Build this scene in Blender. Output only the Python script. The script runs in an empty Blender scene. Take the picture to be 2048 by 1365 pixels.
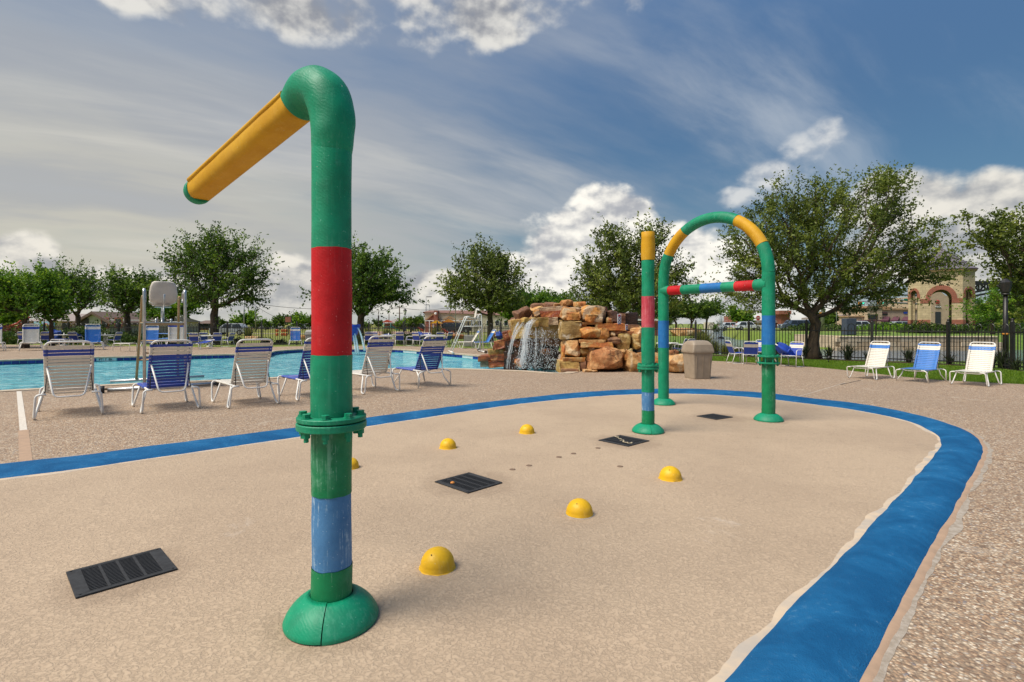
import bpy, bmesh, math, random
import numpy as np
from mathutils import Vector, Matrix, noise as mnoise
R = math.radians
sc = bpy.context.scene
col = sc.collection
# ------------------------------------------------------------------ camera
F, HOR, EYE = 1060.0, 648.0, 1.4
cam = bpy.data.cameras.new('camera'); camo = bpy.data.objects.new('camera', cam); col.objects.link(camo)
camo.location = (0, 0, EYE); camo.rotation_euler = (R(90), 0, 0)
cam.sensor_width = 36; cam.lens = F / 2048 * 36
cam.shift_y = -(682.5 - HOR) / 2048
cam.clip_start = 0.05; cam.clip_end = 6000
sc.camera = camo
# ------------------------------------------------------------------ node helper
class S:
    """socket wrapper: arithmetic on shader sockets"""
    def __init__(s, nt, v): s.nt = nt; s.v = v
    def _m(s, op, a, b=None, c=None):
        n = s.nt.nodes.new('ShaderNodeMath'); n.operation = op
        for i, x in enumerate((a, b, c)):
            if x is None: continue
            if isinstance(x, S): s.nt.links.new(x.v, n.inputs[i])
            else: n.inputs[i].default_value = x
        return S(s.nt, n.outputs[0])
    def __add__(s, o): return s._m('ADD', s, o)
    __radd__ = __add__
    def __sub__(s, o): return s._m('SUBTRACT', s, o)
    def __rsub__(s, o): return s._m('SUBTRACT', o, s)
    def __mul__(s, o): return s._m('MULTIPLY', s, o)
    __rmul__ = __mul__
    def __truediv__(s, o): return s._m('DIVIDE', s, o)
    def pw(s, o): return s._m('POWER', s, o)
    def mx(s, o): return s._m('MAXIMUM', s, o)
    def mn(s, o): return s._m('MINIMUM', s, o)
    def f(s, op, b=None): return s._m(op, s, b)
    def step(s, a, b):
        n = s.nt.nodes.new('ShaderNodeMapRange'); n.interpolation_type = 'SMOOTHSTEP'
        s.nt.links.new(s.v, n.inputs[0]); n.inputs[1].default_value = a; n.inputs[2].default_value = b
        return S(s.nt, n.outputs[0])
def comb(nt, x, y, z):
    n = nt.nodes.new('ShaderNodeCombineXYZ')
    for i, a in enumerate((x, y, z)):
        if isinstance(a, S): nt.links.new(a.v, n.inputs[i])
        else: n.inputs[i].default_value = a
    return S(nt, n.outputs[0])
def nz(nt, vec, scale, detail=4, rough=.55, dist=0, kind='fac'):
    n = nt.nodes.new('ShaderNodeTexNoise'); n.inputs['Scale'].default_value = scale
    n.inputs['Detail'].default_value = detail; n.inputs['Roughness'].default_value = rough
    n.inputs['Distortion'].default_value = dist
    if vec is not None: nt.links.new(vec.v, n.inputs['Vector'])
    return S(nt, n.outputs[0] if kind == 'fac' else n.outputs[1])
def mixc(nt, fac, a, b):
    n = nt.nodes.new('ShaderNodeMix'); n.data_type = 'RGBA'
    if isinstance(fac, S): nt.links.new(fac.v, n.inputs[0])
    else: n.inputs[0].default_value = fac
    for i, x in ((6, a), (7, b)):
        if isinstance(x, S): nt.links.new(x.v, n.inputs[i])
        else: n.inputs[i].default_value = (*x[:3], 1)
    return S(nt, n.outputs[2])
# ------------------------------------------------------------------ sky and sun
SUN_AZ, SUN_EL = -118.0, 57.0          # degrees left of the view axis, above the horizon
wd = bpy.data.worlds.new('World'); sc.world = wd; wd.use_nodes = True
nt = wd.node_tree; nt.nodes.clear()
tc = nt.nodes.new('ShaderNodeTexCoord'); sep = nt.nodes.new('ShaderNodeSeparateXYZ')
nt.links.new(tc.outputs['Generated'], sep.inputs[0])
dx, dy, dz = (S(nt, sep.outputs[i]) for i in range(3))
az = dx.f('ARCTAN2', dy) * 57.2958
el = dz.f('ARCSINE') * 57.2958
sky = nt.nodes.new('ShaderNodeTexSky'); sky.sky_type = 'NISHITA'; sky.sun_disc = False
sky.sun_elevation = R(SUN_EL); sky.sun_rotation = R(SUN_AZ); sky.air_density = 1.3; sky.dust_density = 2.2; sky.ozone_density = 2.0
skyc = S(nt, sky.outputs[0])
sm = nt.nodes.new('ShaderNodeVectorMath'); sm.operation = 'MULTIPLY'; nt.links.new(skyc.v, sm.inputs[0]); sm.inputs[1].default_value = (.040, .058, .070)
base = S(nt, sm.outputs[0])
# darker storm-blue towards the zenith, clearer blue to the right
zen = el.step(8, 50)
base = mixc(nt, zen * .8, base, (.12, .24, .47))
low = (1.0 - el.step(-2, 13))
base = mixc(nt, low * .80, base, (.34, .42, .47))
# cloud plane coordinates for the high thin cloud
den = dz.mx(0.0) + .22
u = dx / den; v = dy / den
ur = u * .82 + v * .57; vr = v * .82 - u * .57
warp = nz(nt, comb(nt, u * .8, v * .8, 1.0), 1.0, 3)
cir = nz(nt, comb(nt, ur * .7 + warp * .5, vr * 2.2 + warp * .6, 3.0), 1.15, 7, .56, .15)
cirb = nz(nt, comb(nt, u * .55, v * .8, 9.0), 1.0, 5, .5)
leftness = (az * -1.0 + 4.0).step(-42, 46)
veil = (cir * .75 + cirb * .55 + leftness * .62 - .55).step(.12, .72)
# veil colour is creamy around the hidden sun side, blue-grey overhead
warmth = leftness * (1.0 - el.step(9, 36))
vcol = mixc(nt, warmth, (.28, .35, .46), (.64, .59, .48))
vcol = mixc(nt, el.step(14, 34) * .62, vcol, (.20, .25, .35))
skycol = mixc(nt, veil * .80, base, vcol)
streak = (cir * 1.15 + cirb * .35 - .62).step(.10, .46) * (1.0 - el.step(22, 38)) * (1.0 - leftness * .5) * (1.0 - az.step(22, 40) * .6)
skycol = mixc(nt, streak * .62, skycol, (.54, .58, .62))
grey = (cir * 1.0 + cirb * .6 - .60).step(.06, .34) * leftness * .50
skycol = mixc(nt, grey, skycol, (.27, .30, .36))
brt = (nz(nt, comb(nt, ur * .5, vr * 2.0, 21.0), 1.3, 6, .6, .3)).step(.48, .70) * leftness * el.step(30, 14)
skycol = mixc(nt, brt * .45, skycol, (.66, .64, .58))
def az_of(px): return math.degrees(math.atan((px - 1024) / F))
def el_of(px, py): return math.degrees(math.atan((HOR - py) / math.hypot(F, px - 1024)))
def cloud(blobs, k, nscale, soft, seed, lit, dark, amount, fill=.18):
    global skycol
    B = None
    for (px, py, rx, ry) in blobs:
        a, e = az_of(px), el_of(px, py)
        ra, re = abs(az_of(px + rx) - az_of(px - rx)) / 2, ry / F * 57.3
        q = 1.0 - ((az - a) / ra).pw(2.0) - ((el - e) / re).pw(2.0)
        B = q if B is None else B.mx(q)
    B = B.mx(-3.0) + fill
    w = nz(nt, comb(nt, az * .1, el * .14, seed), 1.0, 5, .5)
    w1 = nz(nt, comb(nt, az * .1, el * .14, seed), nscale, 9, .52)
    w2 = nz(nt, comb(nt, az * .1 + .03, el * .14 - .09, seed), nscale, 8, .5)
    w3 = nz(nt, comb(nt, az * .1 + .16, el * .14 - .30, seed), nscale * .5, 4, .5)
    w4 = nz(nt, comb(nt, az * .1, el * .14, seed), nscale * .5, 4, .5)
    m = (B + (w1 - .5) * k + (w - .5) * k * .6).step(-.05, soft)
    sh = ((w1 - w2) * 3.2 + (w4 - w3) * 1.3 + .56 + (1.0 - B) * .22).step(.0, 1.05)
    cc = mixc(nt, sh, dark, lit)
    skycol = mixc(nt, m * amount, skycol, cc)
# low bank on the left, towering cumulus in the middle, wisps and top clouds
cloud([(280, 590, 420, 40), (50, 530, 90, 42), (580, 575, 75, 52), (860, 590, 150, 42), (1990, 400, 150, 45), (1830, 410, 150, 50), (1900, 490, 240, 60), (2300, 450, 300, 60), (-250, 560, 300, 50)], 2.2, 2.4, .8, 2.0, (.80, .76, .68), (.34, .35, .37), .94, .42)
cloud([(1222, 432, 82, 62), (1165, 490, 120, 70), (1110, 570, 150, 70), (1300, 500, 130, 60), (1430, 560, 170, 75), (1330, 620, 350, 50), (1000, 600, 120, 40)], 2.5, 2.3, .62, 5.0, (.98, .94, .85), (.40, .41, .44), .96, .22)
cloud([(1655, 270, 42, 34), (1600, 305, 55, 30), (1550, 350, 75, 36), (1490, 395, 60, 20)], 3.4, 3.0, 1.5, 8.0, (.78, .77, .74), (.42, .45, .50), .72)
cloud([(620, -15, 170, 60), (950, 0, 190, 75), (300, -10, 180, 36), (1010, 70, 60, 26), (790, -60, 500, 60)], 3.0, 2.0, 1.2, 12.0, (.74, .72, .67), (.27, .28, .31), .92, .30)
hz_ = (1.0 - el.step(-1.0, 4.5))
skycol = mixc(nt, hz_ * .55, skycol, (.52, .53, .50))
skycol = mixc(nt, (1.0 - el.step(-4, -.5)), skycol, (.16, .15, .11))
bg = nt.nodes.new('ShaderNodeBackground'); nt.links.new(skycol.v, bg.inputs[0]); bg.inputs[1].default_value = 1.0
wo = nt.nodes.new('ShaderNodeOutputWorld'); nt.links.new(bg.outputs[0], wo.inputs[0])
wd.cycles.sampling_method = 'MANUAL'; wd.cycles.sample_map_resolution = 1024
sl = bpy.data.lights.new('sun', 'SUN'); so = bpy.data.objects.new('sun', sl); col.objects.link(so)
sl.energy = 4.5; sl.angle = R(32); sl.color = (1.0, .94, .83)
sd = Vector((math.sin(R(SUN_AZ)) * math.cos(R(SUN_EL)), math.cos(R(SUN_AZ)) * math.cos(R(SUN_EL)), math.sin(R(SUN_EL))))
so.rotation_euler = sd.to_track_quat('Z', 'Y').to_euler(); so.location = sd * 30
sc.view_settings.view_transform = 'Standard'; sc.view_settings.look = 'None'; sc.view_settings.gamma = 1.0
sc.view_settings.exposure = 0.14; sc.view_settings.use_curve_mapping = False
sc.render.engine = 'CYCLES'
try:
    sc.cycles.max_bounces = 8; sc.cycles.transparent_max_bounces = 16; sc.cycles.use_denoising = True
except Exception: pass

# ------------------------------------------------------------------ placement helpers
def P(px, py, z=0.0):                                  # where a sight line meets level z
    Y = F * (EYE - z) / (py - HOR); return Vector(((px - 1024) / F * Y, Y, z))
def W(px, Y): return (px - 1024) / F * Y
def Z(py, Y): return EYE + (HOR - py) / F * Y
def H(px, py, Y): return Vector((W(px, Y), Y, Z(py, Y)))
# ------------------------------------------------------------------ objects
def setp(o, label=None, cat=None, group=None, kind=None):
    if label: o['label'] = label
    if cat: o['category'] = cat
    if group: o['group'] = group
    if kind: o['kind'] = kind
    return o
def thing(name, label, cat, loc=(0, 0, 0), rz=0, group=None, scale=1):
    o = bpy.data.objects.new(name, None); col.objects.link(o); o.location = loc; o.rotation_euler = (0, 0, rz)
    o.scale = (scale,) * 3; o.empty_display_size = .1
    return setp(o, label, cat, group)
def dup(o, loc=None, rz=None, label=None, group=None, scale=None, parent=None):
    def cp(a, par):
        c = a.copy(); col.objects.link(c)
        if par is not None: c.parent = par
        for ch in KIDS.get(a.name, []): 
            k = cp(ch, c); KIDS.setdefault(c.name, []).append(k)
        return c
    c = cp(o, parent)
    if loc is not None: c.location = loc
    if rz is not None: c.rotation_euler = (0, 0, rz)
    if scale is not None: c.scale = (scale,) * 3
    if label: c['label'] = label
    if group: c['group'] = group
    return c
KIDS = {}
class MB:
    def __init__(s): s.v = []; s.f = []; s.sm = []; s.mi = []; s.cm = 0
    def face(s, idx, smooth=False): s.f.append(idx); s.sm.append(smooth); s.mi.append(s.cm)
    def poly(s, pts, smooth=False):
        b = len(s.v); s.v += [tuple(p) for p in pts]; s.face(list(range(b, b + len(pts))), smooth); return s
    def box(s, c, d, rot=None, bev=0.0):
        c = Vector(c); hx, hy, hz = d[0] / 2, d[1] / 2, d[2] / 2
        m = rot if rot is not None else Matrix.Identity(3)
        if isinstance(m, (int, float)): m = Matrix.Rotation(m, 3, 'Z')
        b = len(s.v)
        if bev <= 0:
            for x, y, z in ((-1,-1,-1),(1,-1,-1),(1,1,-1),(-1,1,-1),(-1,-1,1),(1,-1,1),(1,1,1),(-1,1,1)):
                s.v.append(tuple(c + m @ Vector((x * hx, y * hy, z * hz))))
            for q in ((0,3,2,1),(4,5,6,7),(0,1,5,4),(1,2,6,5),(2,3,7,6),(3,0,4,7)): s.face([b + i for i in q])
        else:
            lay = [(-hz, bev), (-hz + bev, 0), (hz - bev, 0), (hz, bev)]
            for z, i in lay:
                e = bev
                a, bb = hx - i, hy - i
                for x, y in ((-a + e, -bb), (a - e, -bb), (a, -bb + e), (a, bb - e), (a - e, bb), (-a + e, bb), (-a, bb - e), (-a, -bb + e)):
                    s.v.append(tuple(c + m @ Vector((x, y, z))))
            for k in range(3):
                for j in range(8):
                    s.face([b + k * 8 + j, b + k * 8 + (j + 1) % 8, b + k * 8 + 8 + (j + 1) % 8, b + k * 8 + 8 + j])
            s.face([b + i for i in range(7, -1, -1)]); s.face([b + 24 + i for i in range(8)])
        return s
    def bar(s, a, b_, w, t):                            # box between two points
        a = Vector(a); b_ = Vector(b_); d = b_ - a; q = d.to_track_quat('Z', 'Y').to_matrix()
        return s.box((a + b_) / 2, (w, t, d.length), q)
    def tube(s, pts, r, n=8, caps=True, smooth=True, closed=False):
        pts = [Vector(p) for p in pts]; m = len(pts)
        rs = r if isinstance(r, (list, tuple)) else [r] * m
        t = []
        for i in range(m):
            a = pts[(i - 1) % m] if (closed or i > 0) else pts[i]; b = pts[(i + 1) % m] if (closed or i < m - 1) else pts[i]
            d = (b - a); t.append(d.normalized() if d.length > 1e-9 else Vector((0, 0, 1)))
        up = Vector((0, 0, 1)) if abs(t[0].z) < .9 else Vector((1, 0, 0))
        nrm = t[0].cross(up).normalized(); b0 = len(s.v)
        for i in range(m):
            nrm = (nrm - t[i] * nrm.dot(t[i])).normalized(); bn = t[i].cross(nrm)
            for j in range(n):
                a = 2 * math.pi * j / n
                s.v.append(tuple(pts[i] + (nrm * math.cos(a) + bn * math.sin(a)) * rs[i]))
        for i in range(m if closed else m - 1):
            i2 = (i + 1) % m
            for j in range(n):
                j2 = (j + 1) % n
                s.face([b0 + i * n + j, b0 + i * n + j2, b0 + i2 * n + j2, b0 + i2 * n + j], smooth)
        if caps and not closed:
            s.face([b0 + j for j in range(n - 1, -1, -1)]); s.face([b0 + (m - 1) * n + j for j in range(n)])
        return s
    def lathe(s, prof, n=24, c=(0, 0, 0), a0=0, a1=2 * math.pi, smooth=True, wob=None):
        c = Vector(c); full = abs(a1 - a0 - 2 * math.pi) < 1e-6; k = n if full else n + 1; b = len(s.v)
        for (r, z) in prof:
            for j in range(k):
                a = a0 + (a1 - a0) * j / n
                rr = r + (wob(a, z) if wob else 0)
                s.v.append((c.x + rr * math.cos(a), c.y + rr * math.sin(a), c.z + z))
        for i in range(len(prof) - 1):
            for j in range(n):
                j2 = (j + 1) % k
                s.face([b + i * k + j, b + i * k + j2, b + (i + 1) * k + j2, b + (i + 1) * k + j], smooth)
        return s
    def prism(s, pts2, z0, z1):
        b = len(s.v); n = len(pts2)
        s.v += [(p[0], p[1], z0) for p in pts2] + [(p[0], p[1], z1) for p in pts2]
        s.face(list(range(b + n - 1, b - 1, -1))); s.face(list(range(b + n, b + 2 * n)))
        for i in range(n): s.face([b + i, b + (i + 1) % n, b + n + (i + 1) % n, b + n + i])
        return s
    def extr(s, pts, d):                                # planar polygon pts extruded by vector d
        pts = [Vector(p) for p in pts]; d = Vector(d); b = len(s.v); n = len(pts)
        s.v += [tuple(p) for p in pts] + [tuple(p + d) for p in pts]
        s.face(list(range(b + n - 1, b - 1, -1))); s.face(list(range(b + n, b + 2 * n)))
        for i in range(n): s.face([b + i, b + (i + 1) % n, b + n + (i + 1) % n, b + n + i])
        return s
    def mesh(s, name, mats):
        me = bpy.data.meshes.new(name); me.from_pydata(s.v, [], s.f)
        me.polygons.foreach_set('use_smooth', s.sm)
        if isinstance(mats, (list, tuple)):
            for m in mats: me.materials.append(m)
            me.polygons.foreach_set('material_index', s.mi)
        else: me.materials.append(mats)
        me.update(); return me
def link(name, me, parent=None, loc=None, rz=None):
    o = bpy.data.objects.new(name, me); col.objects.link(o)
    if parent is not None: o.parent = parent; KIDS.setdefault(parent.name, []).append(o)
    if loc is not None: o.location = loc
    if rz is not None: o.rotation_euler = (0, 0, rz)
    return o
def obj(name, mb, mat, parent=None, loc=None, rz=None, fix=False):
    me = mb.mesh(name, mat)
    if fix:
        bm = bmesh.new(); bm.from_mesh(me); bmesh.ops.recalc_face_normals(bm, faces=bm.faces[:]); bm.to_mesh(me); bm.free()
    return link(name, me, parent, loc, rz)
def text_mesh(body, size, depth, mat):
    cu = bpy.data.curves.new('txt', 'FONT'); cu.body = body; cu.size = size; cu.extrude = depth; cu.align_x = 'CENTER'; cu.align_y = 'CENTER'
    cu.offset = size * .02
    to = bpy.data.objects.new('txt', cu); col.objects.link(to)
    dg = bpy.context.evaluated_depsgraph_get(); me = bpy.data.meshes.new_from_object(to.evaluated_get(dg))
    bpy.data.objects.remove(to); bpy.data.curves.remove(cu); me.materials.clear(); me.materials.append(mat); return me
def lettering(name, body, size, mat, loc, rot, parent, depth=.004):
    o = link(name, text_mesh(body, size, depth, mat), parent); o.location = loc; o.rotation_euler = rot; return o
def catmull(pts, sub, closed=True):
    n = len(pts); out = []
    for i in range(n if closed else n - 1):
        p = [pts[(i + k) % n] if closed else pts[min(max(i + k, 0), n - 1)] for k in (-1, 0, 1, 2)]
        for j in range(sub):
            t = j / sub; t2 = t * t; t3 = t2 * t
            out.append(tuple(.5 * (2 * p[1][c] + (p[2][c] - p[0][c]) * t + (2 * p[0][c] - 5 * p[1][c] + 4 * p[2][c] - p[3][c]) * t2 + (3 * p[1][c] - p[0][c] - 3 * p[2][c] + p[3][c]) * t3) for c in range(len(p[0]))))
    if not closed: out.append(tuple(pts[-1]))
    return out
# ------------------------------------------------------------------ materials
def mat(name, c, rough=.6, c2=None, scale=6.0, amt=.5, bump=0.0, bscale=None, metal=0.0, spec=.5, detail=5, stretch=(1, 1, 1), rnd=0.0, c3=None, lo=.35, hi=.65, bdist=.01, coat=0.0):
    m = bpy.data.materials.new(name); m.use_nodes = True; t = m.node_tree; b = t.nodes['Principled BSDF']
    b.inputs['Roughness'].default_value = rough; b.inputs['Metallic'].default_value = metal
    b.inputs['Specular IOR Level'].default_value = spec
    if coat: b.inputs['Coat Weight'].default_value = coat; b.inputs['Coat Roughness'].default_value = .2
    co = t.nodes.new('ShaderNodeTexCoord'); mp = t.nodes.new('ShaderNodeMapping'); mp.inputs['Scale'].default_value = stretch
    t.links.new(co.outputs['Object'], mp.inputs[0]); vec = S(t, mp.outputs[0])
    if rnd:
        oi = t.nodes.new('ShaderNodeObjectInfo'); r_ = S(t, oi.outputs['Random']) * 53.0
        t.links.new(comb(t, r_, r_, r_).v, mp.inputs['Location'])
    cs = None
    if c2 is None: c2 = tuple(x * .8 for x in c)
    n = nz(t, vec, scale, detail, .6)
    cs = mixc(t, n.step(lo, hi) * amt * 2 if amt < .5 else n.step(lo, hi), c, c2)
    if c3 is not None:
        n2 = nz(t, vec, scale * .37, 4, .6, .4); cs = mixc(t, n2.step(.48, .62), cs, c3)
    if rnd:
        k = S(t, oi.outputs['Random']) * (rnd * 2) + (1 - rnd)
        vm = t.nodes.new('ShaderNodeVectorMath'); vm.operation = 'SCALE'; t.links.new(cs.v, vm.inputs[0]); t.links.new(k.v, vm.inputs['Scale']); cs = S(t, vm.outputs[0])
    t.links.new(cs.v, b.inputs['Base Color'])
    if bump:
        bn = t.nodes.new('ShaderNodeBump'); bn.inputs['Strength'].default_value = bump; bn.inputs['Distance'].default_value = bdist
        t.links.new(nz(t, vec, bscale or scale * 3, 6, .6).v, bn.inputs['Height']); t.links.new(bn.outputs[0], b.inputs['Normal'])
    m['v'] = 1
    return m
def nodes_of(m):
    t = m.node_tree; return t, t.nodes['Principled BSDF']
def objvec(t, out='Object'):
    co = t.nodes.new('ShaderNodeTexCoord'); return S(t, co.outputs[out])
def voro(t, vec, scale, feature='F1', out=0, rand=1.0):
    n = t.nodes.new('ShaderNodeTexVoronoi'); n.feature = feature; n.inputs['Scale'].default_value = scale; n.inputs['Randomness'].default_value = rand
    t.links.new(vec.v, n.inputs['Vector']); return S(t, n.outputs[out])
def sepx(t, vec):
    n = t.nodes.new('ShaderNodeSeparateXYZ'); t.links.new(vec.v, n.inputs[0]); return [S(t, n.outputs[i]) for i in range(3)]
def setbump(t, b, h, strength, dist):
    bn = t.nodes.new('ShaderNodeBump'); bn.inputs['Strength'].default_value = strength; bn.inputs['Distance'].default_value = dist
    t.links.new(h.v, bn.inputs['Height']); t.links.new(bn.outputs[0], b.inputs['Normal']); return bn
def ramp(t, fac, stops, interp='LINEAR'):
    n = t.nodes.new('ShaderNodeValToRGB'); n.color_ramp.interpolation = interp
    e = n.color_ramp.elements
    while len(e) < len(stops): e.new(.5)
    for i, (p, c) in enumerate(stops): e[i].position = p; e[i].color = (*c, 1)
    t.links.new(fac.v, n.inputs[0]); return S(t, n.outputs[0])
# splash pad: troweled knock-down coating
m_pad = mat('pad_coating', (.43, .32, .225), .85)
t, b = nodes_of(m_pad); v_ = objvec(t)
big = nz(t, v_, .7, 4, .55); fine = nz(t, v_, 46, 6, .66, .5); flat = fine.step(.44, .56); med = nz(t, v_, 5, 5, .6)
cr = 1.0 - ((fine - .455).f('ABSOLUTE')).step(.0, .016)
gaps = (med * .6 + nz(t, v_, 17, 4, .6) * .55).step(.54, .66)
base_c = mixc(t, big.step(.35, .68), (.60, .455, .315), (.50, .375, .26))
base_c = mixc(t, flat * .22, mixc(t, .5, base_c, (.30, .21, .14)), base_c)
base_c = mixc(t, cr * gaps * .75, base_c, (.17, .12, .085))
stn = nz(t, v_, 1.9, 5, .65, 1.0).step(.60, .74); base_c = mixc(t, stn * .30, base_c, (.30, .225, .16))
wht = nz(t, v_, .9, 7, .7, .6).step(.63, .72); base_c = mixc(t, wht * .35, base_c, (.62, .54, .46))
px_, py_, pz_ = sepx(t, v_); ring = None
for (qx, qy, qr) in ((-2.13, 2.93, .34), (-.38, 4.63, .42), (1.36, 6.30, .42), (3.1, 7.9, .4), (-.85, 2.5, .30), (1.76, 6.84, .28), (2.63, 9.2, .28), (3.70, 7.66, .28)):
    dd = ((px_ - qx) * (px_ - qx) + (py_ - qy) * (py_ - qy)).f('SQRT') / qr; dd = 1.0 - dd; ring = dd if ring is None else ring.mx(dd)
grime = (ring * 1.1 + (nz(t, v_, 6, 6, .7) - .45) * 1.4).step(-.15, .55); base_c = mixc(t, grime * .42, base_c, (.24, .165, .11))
foot = nz(t, v_, 3.2, 7, .75, .5).step(.60, .70) * nz(t, v_, .5, 3, .5).step(.5, .62); base_c = mixc(t, foot * .30, base_c, (.27, .20, .15))
t.links.new(base_c.v, b.inputs['Base Color']); setbump(t, b, flat + fine * .3, .6, .005)
# exposed aggregate
m_deck = mat('exposed_aggregate', (.4, .3, .22), .8)
t, b = nodes_of(m_deck); v_ = objvec(t)
dist = nz(t, v_, 9, 3, .5, 0, 'col')
vv = t.nodes.new('ShaderNodeVectorMath'); vv.operation = 'MULTIPLY_ADD'; t.links.new(dist.v, vv.inputs[0]); vv.inputs[1].default_value = (.02, .02, .02); t.links.new(v_.v, vv.inputs[2])
vs = S(t, vv.outputs[0])
cell = voro(t, vs, 66, 'F1', 1); cx_, cy_, cz_ = sepx(t, cell); d1 = voro(t, vs, 66, 'F1', 0)
peb = ramp(t, cx_, [(0, (.13, .085, .06)), (.18, (.27, .15, .085)), (.38, (.42, .26, .155)), (.6, (.53, .35, .215)), (.8, (.66, .50, .34)), (.93, (.78, .68, .54)), (1.0, (.19, .17, .19))])
edge = d1.step(.30, .62)
pc = mixc(t, edge * .75, peb, (.20, .145, .10))
cl = voro(t, vs, 31, 'F1', 1); clx, cly, clz = sepx(t, cl); pc = mixc(t, (1.0 - clx.step(.05, .45)) * .20, pc, (.13, .085, .055)); pc = mixc(t, cly.step(.62, .95) * .18, pc, (.72, .58, .42))
cn = nz(t, v_, 11, 4, .7); pc = mixc(t, cn.step(.54, .40) * .22, pc, (.17, .11, .07))
lg = nz(t, v_, .45, 5, .6); pc = mixc(t, lg.step(.38, .66) * .32, pc, (.27, .195, .135))
lg2 = nz(t, v_, 1.7, 5, .65, .8).step(.58, .72); pc = mixc(t, lg2 * .35, pc, (.50, .42, .33))
t.links.new(pc.v, b.inputs['Base Color']); setbump(t, b, 1.0 - d1, .8, .008)
m_blue_curb = mat('blue_curb_paint', (.012, .125, .36), .55, spec=.2)
t, b = nodes_of(m_blue_curb); v_ = objvec(t)
n1 = nz(t, v_, 2.4, 6, .65, .5); n2 = nz(t, v_, 30, 6, .7); n3 = nz(t, v_, 140, 3, .6)
bc = mixc(t, n1.step(.35, .68), (.003, .078, .205), (.010, .125, .295)); bc = mixc(t, (n2 * .6 + n1 * .5).step(.60, .74) * .50, bc, (.09, .23, .38))
bc = mixc(t, n2.step(.30, .20) * .5, bc, (.001, .022, .085)); bc = mixc(t, (n3 * .5 + n2 * .6).step(.68, .76) * .55, bc, (.30, .40, .50))
t.links.new(bc.v, b.inputs['Base Color']); setbump(t, b, n3 * .9 + n2, .9, .008); b.inputs['Roughness'].default_value = .8
m_caulk = mat('joint_sealant', (.42, .275, .18), .8, (.36, .24, .16), 9, bump=.2)
m_cement = mat('bare_cement', (.40, .34, .28), .9, (.29, .235, .18), 22, bump=.5)
m_whitejoint = mat('pale_joint', (.68, .62, .54), .85, (.52, .46, .39), 40, bump=.3)
m_coping = mat('coping_concrete', (.52, .42, .31), .8, (.40, .31, .22), 7, bump=.3)
def worn_paint(name, c, c2, pale, rough=.42, streak=.35, lines=.5):
    m = mat(name, c, rough); t, b = nodes_of(m); v_ = objvec(t); x, y, z = sepx(t, v_)
    n1 = nz(t, v_, 6, 5, .6); cs = mixc(t, n1.step(.35, .68), c, c2)
    ve = comb(t, x * 55.0, y * 55.0, z * 2.2); s1 = nz(t, ve, 1.0, 5, .7); s2 = nz(t, v_, 7, 6, .7)
    cs = mixc(t, (s1 * .6 + s2 * .55).step(.60, .72) * streak, cs, pale); cs = mixc(t, nz(t, v_, 2.6, 4, .6).step(.45, .7) * streak * .5, cs, pale)
    ck = nz(t, v_, 75, 2, .5).step(.70, .73); cs = mixc(t, ck * .6, cs, pale); ch_ = nz(t, v_, 19, 7, .75).step(.685, .70); cs = mixc(t, ch_ * .75, cs, (.46, .46, .42)); dr = nz(t, comb(t, x * 30.0, y * 30.0, z * .9), 1.0, 4, .6).step(.60, .72) * nz(t, v_, 3, 3, .5).step(.45, .6); cs = mixc(t, dr * streak * .9, cs, pale)
    t.links.new(cs.v, b.inputs['Base Color'])
    wv = t.nodes.new('ShaderNodeTexWave'); wv.inputs['Scale'].default_value = 22; wv.inputs['Distortion'].default_value = 9; wv.inputs['Detail'].default_value = 3
    mp = t.nodes.new('ShaderNodeMapping'); mp.inputs['Rotation'].default_value = (.5, .85, .3); t.links.new(v_.v, mp.inputs[0]); t.links.new(mp.outputs[0], wv.inputs[0])
    w = S(t, wv.outputs[1]); setbump(t, b, w * .16 * lines + n1 * 1.0 + nz(t, v_, 45, 5, .6) * .12 + s1 * .10, .34, .012); b.inputs['Specular IOR Level'].default_value = .32
    rr = n1 * .25 + (rough - .02); t.links.new(rr.v, b.inputs['Roughness']); return m
m_green = worn_paint('green_enamel', (.002, .255, .128), (.002, .185, .092), (.14, .42, .30), .40, .2)
m_green2 = worn_paint('green_enamel_weathered', (.003, .205, .075), (.003, .145, .052), (.20, .42, .30), .45, .62)
m_red = worn_paint('red_enamel', (.50, .003, .008), (.38, .002, .005), (.62, .16, .16), .5, .12)
m_redfaded = worn_paint('red_enamel_faded', (.48, .05, .08), (.42, .03, .05), (.72, .32, .33), .5, .45)
m_bluep = worn_paint('blue_enamel_chalky', (.07, .21, .42), (.05, .165, .35), (.36, .50, .62), .55, 1.0)
m_blueb = worn_paint('blue_enamel', (.012, .15, .42), (.01, .115, .35), (.12, .30, .52), .42, .2)
m_yel = worn_paint('yellow_enamel', (.60, .32, .006), (.52, .26, .005), (.70, .48, .12), .5, .2, .2)
m_yeldome = worn_paint('yellow_dome_paint', (.74, .43, .008), (.64, .35, .006), (.72, .56, .20), .38, .14, .1)
m_grate = mat('grate_plastic', (.040, .041, .044), .75, (.028, .028, .030), 30, bump=.2, spec=.25)
m_black = mat('dark_pit', (.006, .006, .006), .9)
m_fence = mat('black_fence_enamel', (.012, .012, .013), .45, (.022, .018, .016), 8)
m_wframe = mat('white_powder_coat', (.76, .74, .70), .4, (.66, .62, .57), 9, amt=.4)
m_wstrap = mat('white_vinyl_strap', (.74, .70, .62), .5, (.64, .58, .50), 5, amt=.4)
m_bstrap = mat('royal_blue_vinyl_strap', (.018, .065, .42), .45, (.014, .05, .33), 5)
m_lstrap = mat('light_blue_vinyl_strap', (.045, .20, .58), .45, (.035, .16, .50), 5)
m_navy = mat('navy_canvas', (.012, .035, .16), .85, (.02, .06, .26), 9, bump=.3)
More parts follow.
